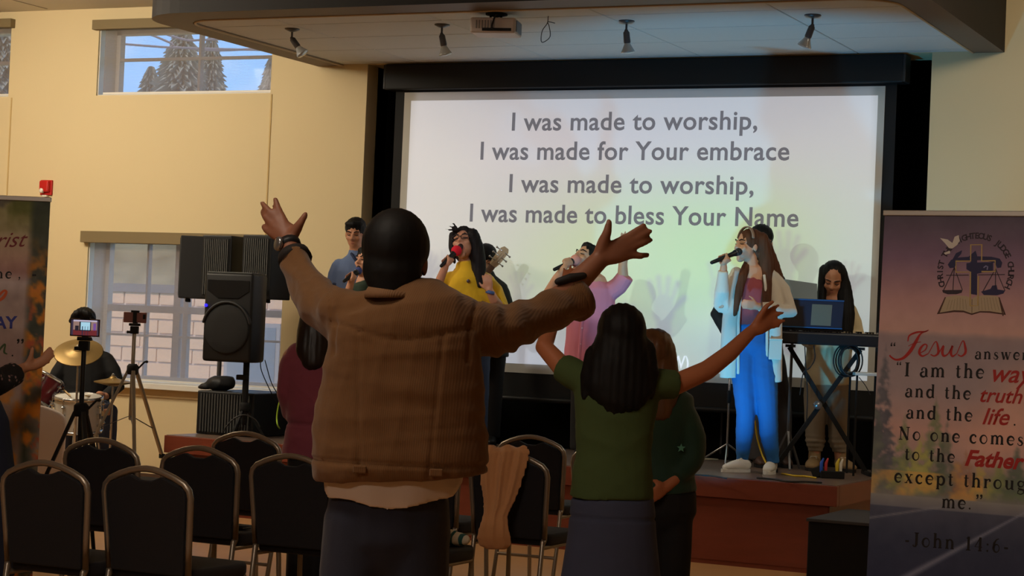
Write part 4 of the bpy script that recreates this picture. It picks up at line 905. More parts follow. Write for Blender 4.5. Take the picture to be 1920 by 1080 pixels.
k.tube([J(1147, 934), J(1148, 900), J(1150, 850), J(1152, 800), J(1155, 758), J(1157, 722), J(1158, 700), J(1160, 680), J(1162, 668)], [(.168, .125), (.162, .12), (.150, .11), (.155, .112), (.166, .116), (.172, .11), (.15, .10), (.10, .08), (.06, .06)], ref=HR, n=24, flat0=True, flat1=True)
k.tube([J(1100, 714), J(1072, 700, .03), J(1052, 688, .055)], [.062, .064, .060], n=14, flat1=True); k.tube([J(1212, 716), J(1240, 720, .02), J(1267, 722, .04)], [.064, .062, .060], n=14, flat1=True)
k.remesh(.009, 4, folds(.0045, 13, 31, (1, 1, 1.8))); k.done('tee_shirt', m_gt, f.root)
k = MB(); k.tube([gz(J(1146, 1000), .34), J(1145, 1080), J(1147, 1000), J(1148, 960), J(1148, 931)], [(.215, .16), (.198, .15), (.176, .135), (.170, .125), (.163, .118)], ref=HR, n=24, flat0=True, flat1=True)
zyk = J(1148, 970)[2]
k.remesh(.010, 4, lambda co, no, g=folds(.005, 9, 33, (1, 1, .3)): g(co, no)-.006*np.exp(-((co[:, 2]-zyk)/.006)**2)); k.done('skirt', M('skirt_slate', (58, 63, 86), .85, bump=(250, .2), var=(8, .15)), f.root)
k = MB(); k.ell(q2(0, -.012, .03), np.array([.098, .112, .105]), R2, 18, 12)
k.tube([J(1168, 612), J(1165, 640, -.02), J(1163, 690, -.06), J(1160, 730, -.075), J(1154, 758, -.085), J(1150, 771, -.085)], [(.085, .09), (.104, .10), (.128, .075), (.135, .062), (.098, .05), (.05, .03)], ref=HR, n=22)
k.tube([J(1112, 660, -.02), J(1100, 705, -.05), J(1098, 742, -.06)], [.03, .03, .022], n=8); k.tube([J(1214, 650, -.02), J(1224, 700, -.05), J(1218, 742, -.06)], [.03, .028, .02], n=8)
k.remesh(.009, 3, strands(.0035, 210, HR, 3)); k.done('hair', m_hairk, f.root)
for p in hip2: shoe(f.root, gz(p, 0)-HF*.08, gz(p, 0)+HF*.17, M('shoe_black', (24, 22, 22), .5), m_black)

# ---- 3: woman in dark green, hand on hip
D3 = 9.3; f = Fig('woman in a dark green top and black trousers with one hand on her hip', D3, gz(at(1242, 1000, D3), 0)); J = f.J; b = f.b
b.tube([J(1245, 920), J(1240, 830), J(1236, 760), J(1232, 725)], [(.13, .1), (.12, .09), (.15, .10), (.11, .08)], ref=HR, n=14); b.tube([J(1232, 730), J(1228, 690)], [.052, .048], n=10)
h3 = J(1224, 668); q3, R3 = head(b, h3, HF*.95-HR*.2, .97, unit(ZU-HR*.12))
b.tube([J(1272, 752), J(1296, 800, -.02), J(1306, 848, -.03), J(1278, 888, -.07), J(1248, 914, -.11)], [.045, .042, .038, .032, .026], n=10)
fingers(b, J(1250, 912, -.11), J(1236, 922, -.14)-J(1250, 912, -.11), HR, ZU, .9, .6, .08)
b.tube([J(1196, 752), J(1180, 820), J(1178, 870), J(1195, 900, .1)], [.045, .042, .036, .026], n=10); fingers(b, J(1195, 900, .1), (0, 0, -1), -HF, HR, .9, .4)
hip3 = (J(1222, 945), J(1264, 945)); legs(b, hip3, [gz(p, .45) for p in hip3], [gz(p, .09) for p in hip3], (.08, .07, .052, .05, .035)); b.remesh(.009, 4); b.done('body', m_sk2, f.root)
k = MB(); m_dg = M('top_dark_green', (20, 52, 36), .75, bump=(200, .15), var=(6, .15), sheen=.2)
k.tube([J(1246, 925), J(1243, 880), J(1240, 830), J(1238, 780), J(1236, 748), J(1232, 722)], [(.155, .12), (.145, .11), (.14, .105), (.165, .115), (.16, .105), (.08, .07)], ref=HR, n=20, flat0=True)
k.tube([J(1262, 756), J(1290, 792, -.02), J(1301, 835, -.03), J(1294, 868, -.05), J(1268, 896, -.09)], [.066, .064, .060, .056, .042], n=14, flat1=True, sub=3); k.tube([J(1202, 752), J(1184, 820), J(1184, 880, .05)], [.06, .056, .045], n=12, flat1=True)
k.remesh(.010, 4, folds(.005, 13, 37, (1, 1, 1.5))); k.done('top', m_dg, f.root)
st_ = J(1277, 840, -.10); MB().prism([st_+(HR*math.sin(i*.6283)+ZU*math.cos(i*.6283))*(.021 if i % 2 == 0 else .009) for i in range(10)], -HF*.004).build('star_mark', M('mark_mint', (90, 150, 125), .6), f.root)
k = MB(); k.tube([J(1244, 960), J(1245, 918)], [(.155, .115), (.150, .11)], ref=HR, n=16, flat1=True)
for p, s in zip(hip3, (-1, 1)): k.tube([p, gz(p+HR*.012*s, .5), gz(p+HR*.012*s, .07)], [.09, .082, .075], n=14, flat1=True)
k.remesh(.012, 4, folds(.005, 12, 39, (1, 1, .4))); k.done('trousers', M('trousers_black', (16, 15, 17), .85), f.root)
k = MB(); k.ell(q3(0, -.012, .03), np.array([.094, .108, .102]), R3, 16, 12); k.tube([J(1230, 650), J(1234, 690, -.03), J(1236, 730, -.07), J(1238, 775, -.09)], [(.088, .09), (.095, .08), (.105, .06), (.06, .04)], ref=HR, n=18)
k.tube([J(1243, 655, -.02), J(1254, 690, -.04), J(1260, 730, -.06)], [.03, .028, .018], n=8); k.remesh(.009, 3, strands(.003, 220, HR, 5)); k.done('hair', m_hairh, f.root)
for p in hip3: shoe(f.root, gz(p, 0)-HF*.08, gz(p, 0)+HF*.17, M('shoe_black', (24, 22, 22), .5), m_black)

# ---- 4: woman in the rose top, back to us
D4 = 9.9; f = Fig('woman in a rose pink top with dark hair, half hidden behind the brown jacket', D4, gz(at(600, 1000, D4), 0)); J = f.J; b = f.b; m_sk4 = skin('skin_tan', (180, 124, 96))
b.tube([J(598, 860), J(598, 780), J(598, 690), J(598, 655)], [(.14, .1), (.13, .09), (.16, .1), (.1, .08)], ref=HR, n=14); b.tube([J(598, 655), J(598, 605)], [.052, .05], n=10)
h4 = J(599, 590); q4, R4 = head(b, h4, HF*.9+HR*.3, .97)
for s, L in ((-1, ((546, 668), (536, 730), (545, 780, .08), (566, 800, .22))), (1, ((652, 668), (662, 730), (655, 790, .08), (630, 810, .22)))):
    b.tube(f.P(L), [.045, .04, .034, .026], n=10); e = f.P(L); fingers(b, e[-1], e[-1]-e[-2], ZU, HR*-s, .9, .5)
hip4 = (J(574, 870), J(622, 870)); legs(b, hip4, [gz(p, .45) for p in hip4], [gz(p, .09) for p in hip4], (.085, .075, .052, .05, .035)); b.remesh(.009, 4); b.done('body', m_sk4, f.root)
k = MB(); m_rs = M('top_rose', (132, 58, 74), .8, bump=(220, .12), sheen=.2)
k.tube([J(597, 858), J(598, 820), J(598, 796), J(598, 770), J(598, 720), J(598, 680), J(598, 655), J(598, 640)], [(.185, .13), (.175, .125), (.160, .112), (.165, .118), (.172, .12), (.175, .11), (.14, .095), (.07, .065)], ref=HR, n=22, flat0=True)
k.tube([J(560, 664), J(546, 690), J(540, 735), J(548, 778, .06)], [.066, .062, .058, .05], n=14, flat1=True, sub=3); k.tube([J(636, 664), J(652, 690), J(660, 735), J(654, 780, .06)], [.066, .062, .058, .05], n=14, flat1=True, sub=3)
zw = J(598, 795)[2]; k.remesh(.010, 4, lambda co, no, g=folds(.005, 14, 41, (1, 1, 1.4)): g(co, no)-.008*np.exp(-((co[:, 2]-zw)/.008)**2)); k.done('top', m_rs, f.root)
k = MB(); k.tube([J(598, 880), J(598, 850)], [(.16, .12), (.155, .115)], ref=HR, n=16, flat1=True)
for p in hip4: k.tube([p, gz(p, .5), gz(p, .07)], [.09, .08, .075], n=12, flat1=True)
k.remesh(.013, 4); k.done('trousers', M('trousers_black', (16, 15, 17), .85), f.root)
k = MB(); k.ell(q4(0, -.012, .03), np.array([.092, .108, .1]), R4, 16, 12); k.tube([J(600, 580), J(594, 625, -.04), J(586, 660, -.08), J(588, 682, -.10)], [(.088, .09), (.10, .08), (.085, .05), (.055, .035)], ref=HR, n=18)
k.remesh(.009, 3, strands(.003, 220, HR, 7)); k.done('hair', M('hair_dark_brown', (30, 20, 18), .4, var=(30, .4, (1, 1, .15))), f.root)
for p in hip4: shoe(f.root, gz(p, 0)-HF*.08, gz(p, 0)+HF*.17, M('shoe_black', (24, 22, 22), .5), m_black)
# ---------------------------------------------------------------- singers and players on the stage
m_sks = skin('skin_light', (206, 152, 122)); m_skt = skin('skin_medium', (188, 132, 100)); m_shw = M('shoe_white', (222, 220, 212), .5); m_solew = M('sole_white', (214, 214, 210), .6)
def dY(px, Y): return float(np.dot(onY(px, 700, Y)-CAM, VIEW))
# ---- 5: singer in jeans and long cardigan
d = dY(1400, 13.15); f = Fig('singer in a long cream cardigan and bright blue jeans holding a microphone', d, gz(at(1410, 880, d), ST)); J = f.J; b = f.b
hc = J(1403, 461); fw = -HR*.84-HF*.5+ZU*.08; q5, R5 = head(b, hc, fw, .98, mouth=.5)
b.tube([J(1410, 640), J(1410, 590), J(1410, 540), J(1411, 512)], [(.125, .095), (.115, .085), (.135, .09), (.10, .07)], ref=HR, n=14); b.tube([J(1411, 515), J(1407, 480)], [.05, .046], n=10)
b.tube([J(1378, 522), J(1352, 572, -.10), J(1356, 512, -.17), J(1357, 500, -.18)], [.034, .030, .028, .025], n=10)
ma, mb_ = J(1385, 472, -.12), J(1333, 493, -.26); gc = J(1357, 484, -.19)
grip(b, gc, ma-mb_, -UP*.5-HR*.1-HF*.5, .92)
b.tube([J(1450, 528), J(1480, 586, -.06), J(1440, 578, -.18), J(1418, 574, -.22)], [.036, .032, .028, .026], n=10)
fingers(b, J(1420, 574, -.22), J(1396, 570, -.24)-J(1420, 574, -.22), -HF*.8+ZU*.4, ZU, .85, .75, .04)
hp = (J(1396, 645), J(1428, 645)); kn = (J(1399, 772, -.03), J(1439, 782, -.05)); an = (gz(J(1392, 866), ST+.09), gz(J(1449, 868, -.04), ST+.09))
legs(b, hp, kn, an, (.062, .056, .042, .038, .03)); b.remesh(.0065, 4); b.done('body', m_sks, f.root); face(f.root, hc, fw, .98, mouth=.5)
k = MB(); k.tube([J(1409, 628), J(1409, 600), J(1409, 565), J(1410, 535), J(1411, 514)], [(.135, .105), (.125, .10), (.14, .112), (.13, .10), (.085, .065)], ref=HR, n=20, flat0=True)
k.remesh(.008, 3, folds(.003, 15, 51)); k.done('top', M('top_coral', (150, 66, 70), .8), f.root)
k = MB(); m_jn = M('jeans_blue', (36, 98, 160), .8, bump=(400, .15), var=(9, .14, (1, 1, .4)))
k.tube([J(1410, 645), J(1410, 606)], [(.142, .115), (.130, .105)], ref=HR, n=18, flat1=True)
for L, r in ((((1394, 650), (1394, 700, -.01), (1398, 775, -.03), (1396, 812, -.02), (1392, 858), (1391, 866)), (.097, .086, .066, .064, .043, .043)), (((1428, 650), (1432, 705, -.02), (1440, 782, -.05), (1442, 815, -.05), (1449, 858, -.04), (1449, 868, -.04)), (.102, .098, .070, .066, .045, .045))): k.tube(f.P(L), r, n=14, flat1=True, sub=3)
k.remesh(.008, 4, folds(.003, 22, 53, (1, 1, 1.6))); k.done('jeans', m_jn, f.root)
k = MB(); m_cd = M('cardigan_cream', (214, 204, 188), .9, bump=(260, .2), sheen=.2)
k.tube([J(1381, 512, -.01), J(1374, 560, -.06), J(1368, 620, -.06), J(1367, 708, -.03)], [(.045, .045), (.055, .05), (.06, .05), (.065, .05)], ref=HR, n=14, flat1=True, sub=3)
k.tube([J(1444, 514, -.01), J(1450, 560, -.06), J(1452, 620, -.06), J(1452, 716, -.04)], [(.045, .045), (.055, .05), (.056, .05), (.055, .045)], ref=HR, n=14, flat1=True, sub=3)
k.tube([J(1412, 512, .05), J(1411, 560, .09), J(1410, 630, .08), J(1409, 708, .08)], [(.12, .045), (.145, .05), (.15, .05), (.165, .05)], ref=HR, n=16, flat1=True, sub=3)
k.tube(f.P([(1383, 520), (1372, 532, -.02), (1351, 574, -.10), (1354, 545, -.14), (1356, 507, -.175)]), [.06, .058, .056, .053, .036], n=14, flat1=True)
k.tube(f.P([(1446, 522), (1466, 545, -.01), (1480, 584, -.06), (1455, 581, -.14), (1424, 575, -.21)]), [.062, .062, .06, .052, .034], n=14, flat1=True)
k.remesh(.0075, 3, folds(.0035, 18, 55, (1, 1, .7))); cdg = k.done('cardigan', m_cd, f.root)
pq = J(1454, 655, -.112); MB().box(pq, (.088, .012, .14), [HR, HF, ZU]).build('pocket', m_cd, cdg, bevel=.004); MB().tube([pq+HR*-.04+ZU*.068-HF*.008, pq+HR*.04+ZU*.068-HF*.008], .006, n=6).build('pocket_edge', m_cd, cdg)
for L in (((1392, 516, -.08), (1390, 545, -.105), (1385, 600, -.11), (1384, 700, -.085)), ((1433, 516, -.08), (1436, 545, -.105), (1438, 600, -.11), (1438, 705, -.09))):
    k = MB(); k.tube(f.P(L), [(.010, .006)]*4, ref=HR, n=8, sub=3); k.build('edge_band', m_cd, cdg, smooth=True)
k = MB(); k.ell(q5(0, -.022, .036), np.array([.086, .098, .090]), R5, 16, 12); k.ell(q5(0, -.06, -.02), np.array([.07, .05, .07]), R5)
k.tube([J(1428, 448), J(1436, 490), J(1438, 530, -.05), J(1436, 570, -.11), J(1432, 600, -.115)], [(.05, .06), (.052, .06), (.046, .04), (.036, .03), (.02, .018)], ref=HR, n=12, sub=2)
k.tube([J(1432, 455, .05), J(1446, 495, .06), J(1458, 525, .04), J(1462, 555, .05)], [.05, .055, .045, .025], n=12, sub=2)
k.tube([J(1405, 490, .03), J(1392, 520, -.08), J(1383, 560, -.115), J(1378, 590, -.12)], [.035, .032, .027, .015], n=10, sub=2)
k.remesh(.008, 3, strands(.003, 260, HR, 9)); k.done('hair', m_hairb, f.root)
k = MB(); k.tube([q5(math.cos(t)*.087, .028, .040+math.sin(t)*.09) for t in np.linspace(.15, math.pi-.15, 14)], [(.013, .006)]*14, ref=R5[1], n=8); k.build('headband', M('headband_taupe', (146, 118, 100), .6), f.root, smooth=True)
wb_ = J(1428, 575, -.205); MB().tube([wb_-HR*.004, wb_+HR*.004], .035, n=16, flat0=True, flat1=True).build('bracelet', M('bracelet_brown', (120, 76, 60), .5), f.root)
shoe(f.root, gz(J(1402, 875), ST)+HR*.02, gz(J(1352, 880, -.10), ST)+HR*0, m_shw, m_solew); shoe(f.root, gz(J(1450, 872, .06), ST), gz(J(1437, 885, -.20), ST), m_shw, m_solew)
microphone(ma, mb_, 'black microphone held by the singer in the cream cardigan', M('mic_grille', (34, 34, 36), .5, bump=(900, .5)))
# ---- 6: singer in yellow
d = dY(870, 13.5); f = Fig('singer in a mustard yellow sweater and glasses with a red foam microphone', d, gz(at(880, 830, d), ST)); J = f.J; b = f.b
hc = J(870, 459); fw = -HR*.30-HF*.9+ZU*.50; upv = unit(ZU+HF*.5-HR*.05); q6, R6 = head(b, hc, fw, 1.10, upv, mouth=1.2)
b.tube([J(876, 650), J(876, 600), J(876, 545), J(875, 515)], [(.15, .11), (.15, .105), (.165, .105), (.12, .08)], ref=HR, n=14); b.tube([J(875, 515), J(871, 480)], [.052, .048], n=10)
b.tube([J(838, 527), J(812, 566, -.08), J(826, 522, -.19), J(835, 500, -.22)], [.048, .042, .034, .028], n=10)
ma, mb_ = J(856, 470, -.17), J(826, 500, -.27); grip(b, J(838, 488, -.22), ma-mb_, -UP*.6-HF*.5-HR*.3, .95)
b.tube([J(914, 527), J(940, 580, -.05), J(926, 562, -.17), J(917, 543, -.22)], [.05, .045, .037, .028], n=10)
fingers(b, J(917, 545, -.22), UP+HR*-.15-HF*.2, -HF*.2+HR*.9, -HR, .92, .55, .12)
hp = (J(862, 660), J(892, 660)); legs(b, hp, [gz(p, ST+.46) for p in hp], [gz(p, ST+.09) for p in hp], (.085, .078, .055, .05, .036)); b.remesh(.007, 4); b.done('body', m_skt, f.root); face(f.root, hc, fw, 1.10, upv, mouth=1.2)
k = MB(); m_ye = M('sweater_mustard', (214, 168, 18), .85, bump=(250, .2), sheen=.2, var=(7, .06))
k.tube([J(876, 660), J(876, 620), J(876, 580), J(876, 545), J(875, 520), J(873, 503)], [(.19, .14), (.185, .14), (.185, .142), (.195, .14), (.175, .12), (.082, .078)], ref=HR, n=22, flat0=True)
k.tube(f.P([(845, 525), (828, 540, -.03), (812, 568, -.08), (819, 542, -.145)]), [.07, .068, .064, .055], n=14, flat1=True); k.tube(f.P([(908, 525), (926, 545, -.02), (941, 582, -.05), (935, 575, -.11)]), [.07, .07, .066, .055], n=14, flat1=True)
k.remesh(.0085, 4, folds(.0055, 14, 61, (1, 1, 1.3))); k.done('sweater', m_ye, f.root)
k = MB(); k.tube([J(876, 668), J(876, 640)], [(.18, .13), (.165, .12)], ref=HR, n=16, flat1=True)
for p, s in zip(hp, (-1, 1)): k.tube([p+HR*.015*s, gz(p+HR*.04*s, ST+.46), gz(p+HR*.05*s, ST+.06)], [.10, .075, .065], n=14, flat1=True)
k.remesh(.011, 4, folds(.004, 16, 62)); k.done('jeans', M('jeans_dark', (44, 58, 86), .85, bump=(300, .15)), f.root)
k = MB(); k.ell(q6(0, -.026, .040), np.array([.102, .106, .099]), R6, 16, 12); k.ell(q6(0, -.06, -.03), np.array([.09, .06, .09]), R6); k.tube([q6(-.07, -.01, .06), q6(-.02, .055, .095), q6(.05, .045, .08)], [.022, .024, .022], n=10, sub=3)
k.tube([J(886, 440), J(894, 470, -.02), J(898, 505, -.06), J(900, 536, -.13)], [(.05, .07), (.06, .06), (.055, .045), (.02, .018)], ref=HR, n=12, sub=2)
k.tube([J(850, 442), J(848, 465, -.02), J(852, 492, -.06)], [.035, .028, .012], n=10, sub=2)
for e in ((836, 430), (840, 424), (845, 418)): k.tube([J(858, 432, -.03), J(e[0]+6, e[1]+1, -.04), J(e[0], e[1], -.05)], [.012, .007, .004], n=6)
k.remesh(.0075, 2, strands(.003, 250, HR, 11)); k.done('hair', M('hair_black_soft', (24, 18, 16), .65, spec=.18, var=(30, .4, (1, 1, .15))), f.root)
g = MB()
for s in (-1, 1): g.tube([q6(s*.033+.026*math.cos(t), .104-abs(s*.033+.026*math.cos(t))*.12, .002+.019*math.sin(t)) for t in np.linspace(0, 6.283, 17)], .0022, n=5); g.tube([q6(s*.058, .097, .006), q6(s*.077, .02, .006)], .002, n=5)
g.tube([q6(-.008, .105, .006), q6(.008, .105, .006)], .002, n=5); g.build('glasses', M('glasses_frame', (52, 36, 34), .3), f.root, smooth=True)
bd = MB(); wq = J(919, 548, -.215); bd.tube([wq-UP*.012-HR*.003, wq+UP*.012+HR*.003], .034, n=14, flat0=True, flat1=True); bd.build('wristband', M('band_blue', (64, 90, 140), .6), f.root, smooth=True)
kk_ = J(878, 527, -.144); MB().lathe(kk_, -HF, [(.014, -.002), (.014, .006), (0, .008)], 10).build('brooch', M('brooch_brown', (70, 42, 16), .4), f.root)
for p, s in zip(hp, (-1, 1)): shoe(f.root, gz(p+HR*.05*s+HF*.07, ST), gz(p+HR*.06*s-HF*.17, ST), M('shoe_black', (24, 22, 22), .5), m_black)
microphone(ma, mb_, 'microphone with a red foam cover at the mouth of the yellow sweater singer', M('foam_red', (214, 24, 44), .9, bump=(300, .4)), .040)
# ---- 7: guitarist behind the yellow sweater
d = dY(912, 14.12); f = Fig('guitarist in dark clothes mostly hidden behind the yellow sweater singer', d, gz(at(914, 820, d), ST)); J = f.J; b = f.b
hc = J(911, 488); fw = -HF*.9-ZU*.35; q7, R7 = head(b, hc, fw, .98)
b.tube([J(914, 660), J(914, 600), J(914, 545)], [(.13, .1), (.13, .09), (.14, .09)], ref=HR, n=14); b.tube([J(914, 545), J(912, 500)], [.055, .05], n=10)
b.tube(f.P([(942, 545), (960, 600, -.05), (930, 560, -.22)]), [.045, .04, .028], n=10); grip(b, J(927, 540, -.26), J(945, 470, -.25)-J(850, 556, -.2), -HF, .9, .03)
b.tube(f.P([(885, 545), (868, 605, -.06), (866, 600, -.22)]), [.045, .04, .028], n=10); fingers(b, J(866, 600, -.22), HR*.3-ZU*.8, -HF, HR, .9, .5)
hp = (J(900, 670), J(928, 670)); legs(b, hp, [gz(p, ST+.46) for p in hp], [gz(p, ST+.09) for p in hp], (.08, .07, .052, .05, .036)); b.remesh(.008, 4); b.done('body', m_skt, f.root); face(f.root, hc, fw, .98)
k = MB(); m_dk = M('shirt_charcoal', (30, 34, 32), .85, bump=(200, .15)); k.tube([J(914, 670), J(914, 610), J(914, 560), J(914, 535), J(913, 518)], [(.17, .125), (.165, .12), (.185, .125), (.155, .105), (.07, .065)], ref=HR, n=18, flat0=True)
k.tube(f.P([(940, 548), (957, 600, -.05), (943, 580, -.14), (932, 560, -.21)]), [.066, .062, .05, .04], n=12, flat1=True); k.tube(f.P([(888, 548), (870, 605, -.06), (866, 600, -.2)]), [.066, .058, .04], n=12, flat1=True); k.remesh(.01, 4, folds(.004, 14, 71)); k.done('shirt', m_dk, f.root)
k = MB()
for p in hp: k.tube([p, gz(p, ST+.46), gz(p, ST+.06)], [.09, .075, .068], n=12, flat1=True)
k.remesh(.012, 4); k.done('trousers', M('trousers_black', (16, 15, 17), .85), f.root)
k = MB(); k.ell(q7(0, -.02, .04), np.array([.088, .104, .09]), R7, 16, 12); k.remesh(.009, 3, strands(.002, 240, HR, 13)); k.done('hair', m_hairk, f.root)
for p in hp: shoe(f.root, gz(p+HF*.07, ST), gz(p-HF*.17, ST), M('shoe_black', (24, 22, 22), .5), m_black)
g0, g1 = J(852, 590, -.30), J(949, 466, -.26); ax_ = unit(g1-g0); nrm_ = unit(-HF-np.dot(-HF, ax_)*ax_); sd = np.cross(nrm_, ax_); Rg = [sd, ax_, nrm_]
gt = thing('acoustic_guitar', 'acoustic guitar whose pale headstock sticks out behind the yellow sweater', 'guitar', g0)
L_ = np.linalg.norm(g1-g0); P = []
for i in range(32):
    t = 2*math.pi*i/32; y = math.sin(t); w = .17+.02*y*-1-.035*math.exp(-((y-.12)/.3)**2); w = w if y < .1 else .13+.0*y
    P.append(g0+sd*math.cos(t)*w-ax_*.02+ax_*y*.24)
m_gw = M('guitar_wood', (156, 108, 62), .3, var=(8, .15, (1, 6, 1))); gb = MB(); gb.prism(P, -nrm_*.095); gb.build('guitar_body', m_gw, gt, bevel=.008)
MB().lathe(g0+ax_*.06+nrm_*.001, nrm_, [(.05, -.001), (.05, .0015), (0, .0015)], 24).build('sound_hole', m_black, gt)
MB().bar(g0+ax_*.12+nrm_*.012, g1-ax_*.17+nrm_*.012, .05, .022, ref=nrm_).build('neck', M('neck_wood', (80, 56, 40), .4), gt, bevel=.004)
hs_ = MB(); c0 = g1-ax_*.17+nrm_*.008; hs_.prism([c0-sd*.026, c0+sd*.026, c0+sd*.036+ax_*.04, c0+sd*.036+ax_*.15, c0+sd*.02+ax_*.175, c0-sd*.02+ax_*.175, c0-sd*.036+ax_*.15, c0-sd*.036+ax_*.04], nrm_*.018); hs_.build('headstock', M('headstock_pale', (178, 160, 128), .35), gt, bevel=.003)
for s in (-1, 1):
    for i in range(3):
        c = c0+ax_*(.045+.045*i)+sd*s*.036+nrm_*.008; MB().tube([c-sd*s*.02+nrm_*.012, c+sd*s*.014, c+sd*s*.026], [.006, .004, .009], n=8).build('tuning_peg', m_chr, gt, smooth=True)
st_ = MB()
for i in range(6): st_.tube([g0-ax_*.1+sd*(.02-.008*i)+nrm_*.026, c0+ax_*(.04+.04*(i % 3))+sd*(.016-.0064*i)+nrm_*.026], .0012, n=4)
o = st_.build('strings', m_chr, gt); o['kind'] = 'stuff'
# ---- 8: singer in the pink shirt
d = dY(1100, 13.4); f = Fig('singer in a pink short sleeved shirt with one arm raised behind the brown sleeve', d, gz(at(1108, 850, d), ST)); J = f.J; b = f.b
hc = J(1099, 487); fw = -HR*.62-HF*.55+ZU*.42; upv = unit(ZU+HR*.3+HF*.25); q8, R8 = head(b, hc, fw, 1.0, upv, mouth=1.5)
b.tube([J(1106, 690), J(1107, 620), J(1110, 560), J(1112, 530)], [(.13, .1), (.13, .1), (.16, .105), (.11, .08)], ref=HR, n=14); b.tube([J(1112, 530), J(1104, 500)], [.055, .052], n=10)
b.tube(f.P([(1078, 545), (1022, 556, -.06), (1044, 522, -.2), (1058, 503, -.24)]), [.048, .042, .034, .028], n=10)
ma, mb_ = J(1079, 487, -.14), J(1038, 506, -.26); grip(b, J(1062, 495, -.2), ma-mb_, UP*.7-HF*.6, .95)
b.tube(f.P([(1148, 548), (1168, 524, -.04), (1168, 495, -.08), (1171, 474, -.10)]), [.05, .045, .034, .027], n=10); fingers(b, J(1171, 474, -.10), UP+HR*.10, HF, -HR, .95, .2, .12)
hp = (J(1092, 700), J(1122, 700)); legs(b, hp, [gz(p, ST+.46) for p in hp], [gz(p, ST+.09) for p in hp], (.08, .07, .052, .05, .036)); b.remesh(.007, 4); b.done('body', m_sks, f.root); face(f.root, hc, fw, 1.0, upv, mouth=1.5)
k = MB(); m_pk = M('shirt_pink', (216, 130, 150), .85, bump=(300, .12))
k.tube([J(1103, 705), J(1104, 660), J(1106, 610), J(1110, 565), J(1113, 540), J(1112, 522)], [(.19, .14), (.180, .135), (.172, .13), (.172, .13), (.15, .11), (.07, .065)], ref=HR, n=20, flat0=True)
k.tube(f.P([(1088, 548), (1058, 555, -.03), (1040, 556, -.04)]), [.066, .066, .064], n=12, flat1=True); k.tube(f.P([(1138, 552), (1160, 536, -.02), (1174, 516, -.04)]), [.072, .070, .066], n=12, flat1=True)
k.remesh(.0085, 4, folds(.0055, 14, 81, (1, 1, .9))); sp = k.done('shirt', m_pk, f.root)
k = MB(); k.tube(f.P([(1100, 530, -.10), (1096, 570, -.14), (1090, 620, -.145), (1086, 680, -.15)]), [(.012, .006)]*4, ref=HR, n=6, sub=4); k.build('button_placket', m_pk, sp, smooth=True)
for py in (555, 585, 615, 645, 675): MB().lathe(J(1099-(py-530)*.09, py, -.148), -HF, [(.006, -.002), (.006, .004), (0, .005)], 8).build('button', M('button_pale', (226, 190, 196), .4), sp)
k = MB()
for p in hp: k.tube([p+ZU*.06, gz(p, ST+.46), gz(p, ST+.06)], [.10, .08, .07], n=12, flat1=True)
k.remesh(.012, 4); k.done('trousers', M('trousers_black', (16, 15, 17), .85), f.root)
k = MB(); k.ell(q8(0, -.024, .042), np.array([.086, .098, .088]), R8, 16, 12); k.tube([q8(-.06, .02, .085), q8(0, .05, .1), q8(.05, .03, .09)], [.02, .022, .02], n=8, sub=3); k.remesh(.008, 3, strands(.0025, 240, HR, 15)); k.done('hair', m_hairk, f.root)
for p in hp: shoe(f.root, gz(p+HF*.07, ST), gz(p-HF*.17, ST), M('shoe_black', (24, 22, 22), .5), m_black)
microphone(ma, mb_, 'black microphone with a salmon foam cover held by the pink shirt singer', M('foam_salmon', (226, 150, 136), .9, bump=(300, .4)), .038)
# ---- 9: man in the blue shirt
d = dY(660, 14.0); f = Fig('man in a blue grey shirt looking down, left of the screen edge', d, gz(at(668, 810, d), ST)); J = f.J; b = f.b
hc = J(666, 438); fw = -HF*.92-HR*.16-ZU*.22; q9, R9 = head(b, hc, fw, 1.0)
b.tube([J(668, 640), J(668, 580), J(668, 520), J(668, 495)], [(.13, .1), (.13, .1), (.16, .105), (.11, .08)], ref=HR, n=14); b.tube([J(668, 495), J(667, 462)], [.055, .052], n=10)
for s in (-1, 1): b.tube([J(668+s*36, 505), J(668+s*44, 560), J(668+s*32, 590, -.2)], [.048, .042, .028], n=10); fingers(b, J(668+s*32, 590, -.2), -HF-ZU*.3-HR*s*.4, ZU, -HR*s, .95, .4)
hp = (J(654, 640), J(682, 640)); legs(b, hp, [gz(p, ST+.48) for p in hp], [gz(p, ST+.09) for p in hp], (.08, .07, .052, .05, .036)); b.remesh(.0075, 4); b.done('body', m_skt, f.root); face(f.root, hc, fw, 1.0)
k = MB(); m_bs = M('shirt_blue_grey', (96, 114, 152), .85, bump=(300, .12)); k.tube([J(668, 650), J(668, 600), J(668, 540), J(668, 508), J(668, 488), J(667, 476)], [(.18, .13), (.175, .13), (.185, .13), (.185, .12), (.14, .10), (.065, .062)], ref=HR, n=20, flat0=True)
for s in (-1, 1): k.tube([J(668+s*32, 500), J(668+s*38, 515), J(668+s*41, 534)], [.068, .068, .064], n=12, flat1=True)
k.remesh(.009, 4, folds(.0045, 14, 91)); k.done('shirt', m_bs, f.root); MB().tube([J(632, 531), J(631, 535)], .066, n=16, flat0=True, flat1=True).build('sleeve_hem', M('hem_navy', (44, 54, 84), .8), f.root, smooth=True)
k = MB(); k.tube([J(659, 476, -.07), J(664, 484, -.09), J(668, 490, -.095)], .012, n=6); k.tube([J(677, 476, -.07), J(672, 484, -.09), J(668, 490, -.095)], .012, n=6); k.build('collar', M('collar_navy', (40, 50, 80), .8), f.root, smooth=True)
k = MB()
for p in hp: k.tube([p+ZU*.06, gz(p, ST+.48), gz(p, ST+.06)], [.10, .08, .07], n=12, flat1=True)
k.remesh(.012, 4); k.done('trousers', M('trousers_black', (16, 15, 17), .85), f.root)
